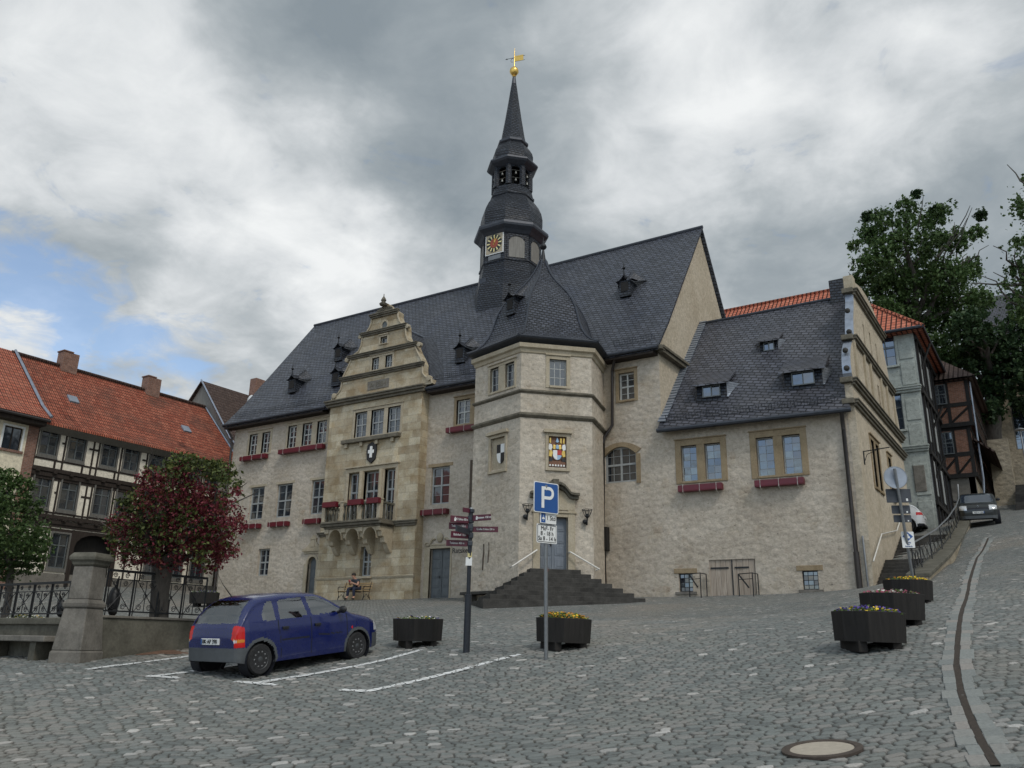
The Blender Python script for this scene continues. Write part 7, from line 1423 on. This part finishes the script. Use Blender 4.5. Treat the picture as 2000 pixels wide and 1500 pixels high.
for (x, y, w, h) in ((1754, 968, .62, .36), (1758, 995, .46, .22), (1763, 1013, .44, .19)):
    z = zy(x, y); f = bf(z); o = rrect(f, .0, z, w, h, .02, -.01, 0).build('square_sign', M['signback'], SG); MB().fbox(f, w*.28, w*.36, z-h*.38, z-h*.2, 0, .004).build('sticker', M['white'], o)
z = zy(1767, 1055); f = bf(z); f.O += f.N*.09; o = rrect(f, .02, z, .31, .42, .02, -.008, 0).build('route_sign', M['white'], SG); MB().fprism(f, [(.02, z-.03), (.15, z+.085), (.02, z+.2), (-.11, z+.085)], 0, .004).build('blue_diamond', M['blue'], o)
MB().fprism(f, [(-.035, z+.035), (.075, z+.035), (.065, z+.10), (.045, z+.08), (.035, z+.15), (.005, z+.15), (-.005, z+.08), (-.025, z+.10)], .004, .007).build('castle_symbol', M['white'], o)
for i, s_ in enumerate(('Straße', 'der', 'Romanik')): text('route_lettering', s_, f, .02, z-.075-.048*i, .003, .05, M['blue'], o)
# ------------------------------------------------------------------ bench and the man on it
bc = on_y(690, 1171, 32.75); bc.z = gz(bc.x, 32.75)+.0; BN = thing('park_bench', 'wooden slatted bench with curly cast iron legs against the bay wall', 'bench', bc); bx0, bx1 = bc.x-.98, bc.x+.98; BFr = Fr((bc.x, 32.75, 0), (1, 0, 0)); bz_ = bc.z
for i in range(4): MB().box(bx0+.06, bx1-.06, 32.52+.115*i, 32.62+.115*i, bz_+.43, bz_+.465).build('seat_slat', M['bench'], BN, bevel=.006)
for i in range(3): MB().box(bx0+.02, bx1-.02, 33.0+.035*i, 33.03+.035*i, bz_+.56+.12*i, bz_+.64+.12*i).build('back_slat', M['bench'], BN, bevel=.006)
for x in (bx0+.12, bx1-.12):
    mb = MB(); mb.tube([(x, 32.50, bz_), (x, 32.56, bz_+.2), (x, 32.52, bz_+.42)], .022, 6); mb.tube([(x, 33.06, bz_), (x, 32.93, bz_+.22), (x, 32.96, bz_+.44), (x, 33.10, bz_+.92)], .022, 6); mb.tube([(x, 32.5, bz_+.42), (x, 32.98, bz_+.42)], .02, 6); mb.tube([(x, 32.56, bz_+.1), (x, 32.75, bz_+.3), (x, 32.93, bz_+.1)], .014, 6)
    mb.tube([(x, 32.52, bz_+.44), (x, 32.47, bz_+.56), (x, 32.54, bz_+.66), (x, 32.8, bz_+.66), (x, 33.03, bz_+.70)], .018, 6); mb.tube([(x, 32.54+.05*math.cos(t), bz_+.60+.05*math.sin(t)) for t in [i*.5 for i in range(11)]], .012, 5); mb.build('iron_leg', M['iron'], BN, True)
PX = on_y(695, 1150, 32.7).x; per = thing('person', 'dark-clothed person in jeans sitting on the bench bent over a red object', 'person', (PX, 32.7, bz_))
def skin(name, joints, edges, mt, sub=2, root=0):
    me = bpy.data.meshes.new(name); me.from_pydata([V(j[:3])+V((PX, 32.7, bz_)) for j in joints], edges, []); me.materials.append(M[mt]); o = link(name, me, per)
    m = o.modifiers.new('skin', 'SKIN'); sv = me.skin_vertices[0].data if me.skin_vertices else None
    if sv is None: me.attributes.new('x', 'FLOAT', 'POINT')
    for i, j in enumerate(joints): sv[i].radius = (j[3], j[4] if len(j) > 4 else j[3]); sv[i].use_root = (i == root)
    s = o.modifiers.new('sub', 'SUBSURF'); s.levels = sub; s.render_levels = sub; m.use_smooth_shade = True; return o
try:
    def skin(name, joints, edges, mt, sub=2, root=0):
        me = bpy.data.meshes.new(name); o = link(name, me, per); me.from_pydata([V(j[:3])+V((PX, 32.7, bz_)) for j in joints], edges, []); me.materials.append(M[mt]); m = o.modifiers.new('skin', 'SKIN'); m.use_smooth_shade = True
        me.update(); lay = me.skin_vertices[0] if len(me.skin_vertices) else None
        if lay is None:
            bpy.context.view_layer.objects.active = o; bpy.ops.object.skin_root_mark({'object': o}) if False else None
        if len(me.skin_vertices):
            for i, j in enumerate(joints): d = me.skin_vertices[0].data[i]; d.radius = (j[3], j[4] if len(j) > 4 else j[3]); d.use_root = (i == root)
        s = o.modifiers.new('sub', 'SUBSURF'); s.levels = sub; s.render_levels = sub; return o
    # whole body: pelvis, spine, neck, head, arms with hands, legs with shoes (x right, y towards the wall, z up)
    J = [(0, .06, .56, .15), (0, .03, .74, .15, .12), (-.02, -.05, .92, .18, .13), (-.03, -.10, 1.04, .07), (-.05, -.16, 1.13, .082, .09), (-.06, -.20, 1.22, .085, .095), (-.055, -.18, 1.30, .05),
         (-.21, -.07, .98, .07), (-.27, -.14, .74, .052), (-.14, -.36, .84, .040), (-.10, -.40, .89, .032),
         (.18, -.05, .97, .07), (.25, -.14, .73, .052), (.08, -.36, .82, .040), (.0, -.41, .88, .032),
         (-.13, .02, .54, .095), (-.17, -.38, .54, .075), (-.17, -.40, .12, .052), (-.18, -.52, .05, .045), (.13, .02, .54, .095), (.19, -.36, .54, .075), (.22, -.34, .12, .052), (.24, -.46, .05, .045)]
    E_ = [(0, 1), (1, 2), (2, 3), (3, 4), (4, 5), (5, 6), (2, 7), (7, 8), (8, 9), (9, 10), (2, 11), (11, 12), (12, 13), (13, 14), (0, 15), (15, 16), (16, 17), (17, 18), (0, 19), (19, 20), (20, 21), (21, 22)]
    skin('body', J, E_, 'skin')
    skin('shirt', [(0, .06, .55, .165), (0, .03, .74, .17, .14), (-.02, -.05, .92, .20, .15), (-.03, -.095, 1.02, .085), (-.21, -.07, .98, .088), (-.25, -.11, .84, .075), (.18, -.05, .97, .088), (.22, -.10, .83, .075)], [(0, 1), (1, 2), (2, 3), (2, 4), (4, 5), (2, 6), (6, 7)], 'shirt')
    skin('jeans', [(0, .06, .55, .165), (-.13, .02, .54, .112), (-.17, -.38, .55, .09), (-.17, -.40, .14, .068), (.13, .02, .54, .112), (.19, -.36, .55, .09), (.22, -.34, .14, .068)], [(0, 1), (1, 2), (2, 3), (0, 4), (4, 5), (5, 6)], 'jeans')
except Exception as ex: print('person:', ex)
o3 = V((PX, 32.7, bz_)); mb = MB(); mb.ball(o3+V((-.055, -.16, 1.25)), .108, 14, 1.0, 1.08, .95); mb.build('hair', M['hair'], per, True)
mb = MB()
for x in (-.03, .03): mb.ball(o3+V((-.06+x, -.285, 1.205)), .012, 6)
mb.build('eyes', M['black'], per); mb = MB(); mb.ball(o3+V((-.062, -.298, 1.18)), .018, 6, .8, 1.0, 1.3); mb.ball(o3+V((-.15, -.19, 1.19)), .02, 6, .5, 1, 1.4); mb.ball(o3+V((.035, -.19, 1.19)), .02, 6, .5, 1, 1.4); mb.build('nose_and_ears', M['skin'], per, True)
for sx, hx_ in ((-1, -.10), (1, .0)):   # hands: palm, four fingers of different length, thumb
    h = MB(); c = o3+V((hx_, -.42, .90)); h.ball(c, .036, 8, .75, .6, 1.15)
    for k in range(4): L_ = (.055, .065, .06, .045)[k]; b = c+V((-sx*.012, -.012+.012*k-.01, .03)); h.tube([b, b+V((-sx*.02, -.012, L_*.5)), b+V((-sx*.045, -.005, L_*.85))], [.009, .008, .006], 6)
    b = c+V((-sx*.02, -.02, -.005)); h.tube([b, b+V((-sx*.03, -.02, .02)), b+V((-sx*.045, -.02, .045))], [.011, .009, .007], 6); h.build('hand', M['skin'], per, True)
for x, y in ((-.18, -.50), (.24, -.44)): MB().ball(o3+V((x, y, .045)), .055, 10, .8, 2.1, .8).build('shoe', M['black'], per, True)
mb = MB(); mb.ball(o3+V((-.05, -.46, .92)), .055, 10, 1.2, .5, 1.2); tag(mb.build('red_bag', M['phone'], None, True), 'small red object held in both hands by the seated person', 'small object')
# ------------------------------------------------------------------ small pieces at the foot of the walls
a, b = TL.px(926, 1163), TL.px(1004, 1160); zb3 = a[1]; mid = TL.P((a[0]+b[0])/2, 0, .35); zg = gz(mid.x, mid.y); SB = thing('stone_bench', 'dark stone slab bench on blocks beside the turret steps', 'bench', (mid.x, mid.y, zg)); ztop = zg+.44
MB().fbox(TL, .15, 2.25, ztop-.12, ztop, .02, .62).build('slab', M['stone_d'], SB, bevel=.02)
for u in (.3, 1.75): MB().fbox(TL, u, u+.32, zg-.2, ztop-.12, .06, .52).build('block', M['stone_g'], SB, bevel=.02)
for (x0, x1, nm) in ((1352, 1382, 'beside the left cellar window'), (1448, 1483, 'in front of the plank hatch')):
    ua, ub = WF.px(x0, 1150)[0], WF.px(x1, 1150)[0]; q = WF.P((ua+ub)/2, 0, .5); zg = gz(q.x, q.y); zt4 = WF.px((x0+x1)/2, 1120, .5)[1]; t = thing('iron_barrier', 'low black iron guard frame '+nm, 'iron guard', (q.x, q.y, zg)); 
    for u, n_ in ((ua, .35), (ub-.05, .75), (ub, .10)): MB().tube([WF.P(u, zg-.1, n_), WF.P(u, zt4, n_)], .022, 6).build('upright', M['iron'], t, True)
    mb = MB(); mb.tube([WF.P(ua, zt4, .35), WF.P(ub-.05, zt4, .75), WF.P(ub, zt4, .10)], .020, 6); mb.tube([WF.P(ua, zt4-.22, .35), WF.P(ub-.05, zt4-.22, .75)], .014, 6); mb.tube([WF.P(ua, zt4, .35), WF.P((ua+ub)/2+.1, zt4-.55, .6)], .03, 6); mb.build('rail', M['iron'], t, True)
# wind-blown earth round the hawthorn foot
mb = MB(); k = 22; c_ = hb+V((.15, -.35, 0)); ring_ = [(c_.x+(.95+.25*math.sin(3*t))*math.cos(t)*1.15, c_.y+(.55+.12*math.sin(5*t))*math.sin(t)) for t in [2*math.pi*i/k for i in range(k)]]
vs_ = [(x, y, gz(x, y)+.006) for x, y in ring_]+[(c_.x, c_.y, gz(c_.x, c_.y)+.05)]; mb.add(vs_, [(i, (i+1) % k, k) for i in range(k)]); M['litter'] = plain('petal_litter', (.15, .085, .055), .95, 0, .35, 12, .6); o = mb.build('tree_pit', M['litter'], None, True); struct(o)
# ------------------------------------------------------------------ sky, sun, render settings
def build_world():
    w = bpy.data.worlds.new("World"); scene.world = w; w.use_nodes = True; t = w.node_tree; N = t.nodes; Lk = t.links.new
    for n_ in list(N): N.remove(n_)
    def nd(typ, **k):
        n_ = N.new('ShaderNode'+typ)
        for a, b in k.items():
            if a in n_.inputs.keys():
                if isinstance(b, bpy.types.NodeSocket): Lk(b, n_.inputs[a])
                else: n_.inputs[a].default_value = b
            else: setattr(n_, a, b)
        return n_
    def mt(op, a, b=0.0, clamp=False):
        n_ = N.new('ShaderNodeMath'); n_.operation = op; n_.use_clamp = clamp
        for i, v in enumerate((a, b)):
            if isinstance(v, bpy.types.NodeSocket): Lk(v, n_.inputs[i])
            else: n_.inputs[i].default_value = v
        return n_.outputs[0]
    def rampn(f, st):
        n_ = N.new('ShaderNodeValToRGB'); Lk(f, n_.inputs[0]); e = n_.color_ramp.elements
        while len(e) < len(st): e.new(.5)
        for q, (p, c) in zip(e, st): q.position = p; q.color = (*c, 1) if isinstance(c, tuple) else (c, c, c, 1)
        return n_.outputs[0]
    def mixn(f, a, b):
        n_ = N.new('ShaderNodeMix'); n_.data_type = 'RGBA'
        for i, v in ((0, f), (6, a), (7, b)):
            if isinstance(v, bpy.types.NodeSocket): Lk(v, n_.inputs[i])
            else: n_.inputs[i].default_value = (*v, 1) if isinstance(v, tuple) else v
        return n_.outputs[2]
    sky = nd('TexSky', sky_type='NISHITA', sun_disc=False, sun_elevation=SUN_EL, sun_rotation=SUN_ROT, air_density=1.0, dust_density=.6)
    d = nd('TexCoord').outputs['Generated']; sep = nd('SeparateXYZ', Vector=d)
    # clouds lie on a high layer: the direction is carried onto it, so they shrink towards the horizon
    zz = mt('ADD', mt('MAXIMUM', sep.outputs[2], 0.0), .22)
    cx = mt('DIVIDE', sep.outputs[0], zz); cy = mt('DIVIDE', sep.outputs[1], zz); cv = nd('CombineXYZ', X=cx, Y=cy, Z=.3).outputs[0]
    n1 = nd('TexNoise', Vector=cv, Scale=1.35, Detail=9.0, Roughness=.55, Distortion=.3).outputs[0]
    n2 = nd('TexNoise', Vector=cv, Scale=3.6, Detail=9.0, Roughness=.56, Distortion=.45).outputs[0]
    n3 = nd('TexNoise', Vector=cv, Scale=7.5, Detail=9.0, Roughness=.6, Distortion=.5).outputs[0]
    wv = nd('TexNoise', Vector=cv, Scale=2.2, Detail=6.0, Roughness=.6).outputs[1]
    dw = N.new('ShaderNodeMix'); dw.data_type = 'VECTOR'; dw.inputs[0].default_value = .20; Lk(d, dw.inputs[4]); Lk(wv, dw.inputs[5])
    nv = N.new('ShaderNodeVectorMath'); nv.operation = 'NORMALIZE'; Lk(dw.outputs[1], nv.inputs[0])
    def lobe(x, y, rad, soft=1.0):  # a bank of cloud around one direction of the sky
        c = ray(x, y).normalized(); q = (c*.80 + V((.5, .5, .5))*.20).normalized()
        vm = N.new('ShaderNodeVectorMath'); vm.operation = 'DOT_PRODUCT'; Lk(nv.outputs[0], vm.inputs[0]); vm.inputs[1].default_value = q
        mr = N.new('ShaderNodeMapRange'); mr.interpolation_type = 'SMOOTHSTEP'; Lk(vm.outputs['Value'], mr.inputs[0])
        mr.inputs[1].default_value = math.cos(rad*.92); mr.inputs[2].default_value = math.cos(rad*.92*(1-soft)); return mr.outputs[0]
    br = mt('MULTIPLY', n1, .62); br = mt('ADD', br, mt('MULTIPLY', n2, .62)); br = mt('ADD', br, mt('MULTIPLY', n3, .34)); br = mt('SUBTRACT', br, .295)
    for x, y, r_, a in SKY_LOBES:
        br = mt('ADD', br, mt('MULTIPLY', lobe(x, y, R(r_)), a))
    cloud = rampn(br, SKY_RAMP)
    blue = mt('SUBTRACT', mt('ADD', mt('ADD', lobe(-60, 560, R(8.5)), mt('MULTIPLY', lobe(140, 650, R(6.5)), .85)), mt('MULTIPLY', lobe(330, 715, R(5)), .6)), mt('MULTIPLY', mt('SUBTRACT', n3, .42), 3.2))
    blue = mt('SUBTRACT', blue, mt('MULTIPLY', lobe(-10, 690, R(4.5)), 1.2))
    vq = N.new('ShaderNodeVectorMath'); vq.operation = 'DOT_PRODUCT'; Lk(nv.outputs[0], vq.inputs[0]); vq.inputs[1].default_value = (V((-.12, -.90, .34)).normalized()*.8+V((.5, .5, .5))*.2).normalized()
    mq = N.new('ShaderNodeMapRange'); mq.interpolation_type = 'SMOOTHSTEP'; Lk(vq.outputs['Value'], mq.inputs[0]); mq.inputs[1].default_value = math.cos(R(30)); mq.inputs[2].default_value = math.cos(R(8)); blue = mt('ADD', blue, mt('MULTIPLY', mq.outputs[0], 1.0))
    bm = rampn(blue, ((.14, 0.0), (.90, .80)))
    skc = N.new('ShaderNodeMix'); skc.data_type = 'RGBA'; skc.blend_type = 'MULTIPLY'; skc.inputs[0].default_value = 1; Lk(sky.outputs[0], skc.inputs[6]); skc.inputs[7].default_value = (SKY_K,)*3+(1,)
    col = mixn(bm, cloud, skc.outputs[2])
    # extra brightness added to the unseen sky behind the viewer to light the facades
    vb = N.new('ShaderNodeVectorMath'); vb.operation = 'DOT_PRODUCT'; Lk(d, vb.inputs[0]); vb.inputs[1].default_value = V((.45, -.75, .35)).normalized()
    mr = N.new('ShaderNodeMapRange'); mr.interpolation_type = 'SMOOTHSTEP'; Lk(vb.outputs['Value'], mr.inputs[0]); mr.inputs[1].default_value = -.1; mr.inputs[2].default_value = .9; mr.inputs[3].default_value = 1.0; mr.inputs[4].default_value = BACK
    mlt = N.new('ShaderNodeMix'); mlt.data_type = 'RGBA'; mlt.blend_type = 'MULTIPLY'; mlt.inputs[0].default_value = 1; Lk(col, mlt.inputs[6]); Lk(mr.outputs[0], mlt.inputs[7])
    bg = nd('Background', Strength=.1); m10 = N.new('ShaderNodeMix'); m10.data_type = 'RGBA'; m10.blend_type = 'MULTIPLY'; m10.inputs[0].default_value = 1; Lk(mlt.outputs[2], m10.inputs[6]); m10.inputs[7].default_value = (10, 10, 10, 1)
    Lk(m10.outputs[2], bg.inputs[0]); o = N.new('ShaderNodeOutputWorld'); Lk(bg.outputs[0], o.inputs[0])
SUN_EL, SUN_AZ = R(48), R(118)   # azimuth measured from +Y towards +X
SUN_ROT = SUN_AZ; SKY_K = .17; BACK = 2.05
SKY_LOBES = ((330, 190, 15, .20), (560, 330, 9, .16), (120, 60, 10, .10), (1600, 60, 11, .34), (1240, 230, 12, .16), (760, 560, 9, .22), (560, 560, 9, .15), (300, 760, 9, .2), (20, 690, 5, .3), (1500, 470, 14, .10),
             (830, 170, 13, -.16), (1560, 290, 12, -.13), (1850, 420, 12, -.03), (560, 60, 8, -.12), (1900, 120, 10, -.02))
SKY_RAMP = ((.28, (.25, .295, .33)), (.47, (.34, .385, .415)), (.62, (.475, .515, .54)), (.77, (.68, .71, .73)), (.95, (.88, .90, .905)))
build_world()
sl_ = bpy.data.lights.new('sun', 'SUN'); sl_.energy = 1.25; sl_.angle = R(12); sl_.color = (1.0, .94, .86)
so = bpy.data.objects.new('sun', sl_); COL.objects.link(so); dv = V((math.sin(SUN_AZ)*math.cos(SUN_EL), math.cos(SUN_AZ)*math.cos(SUN_EL), math.sin(SUN_EL))); so.rotation_euler = (-dv).to_track_quat('-Z', 'Y').to_euler()
vs = scene.view_settings; vs.view_transform = 'Standard'; vs.look = 'None'; vs.gamma = 1.0; vs.exposure = 0.0
try: vs.use_curve_mapping = False
except Exception: pass
scene.render.engine = 'CYCLES'; cy_ = scene.cycles; cy_.max_bounces = 6; cy_.diffuse_bounces = 3; cy_.glossy_bounces = 3; cy_.transmission_bounces = 4; cy_.transparent_max_bounces = 12; cy_.use_denoising = True; cy_.caustics_reflective = False; cy_.caustics_refractive = False
scene.render.resolution_x = 1024; scene.render.resolution_y = 768
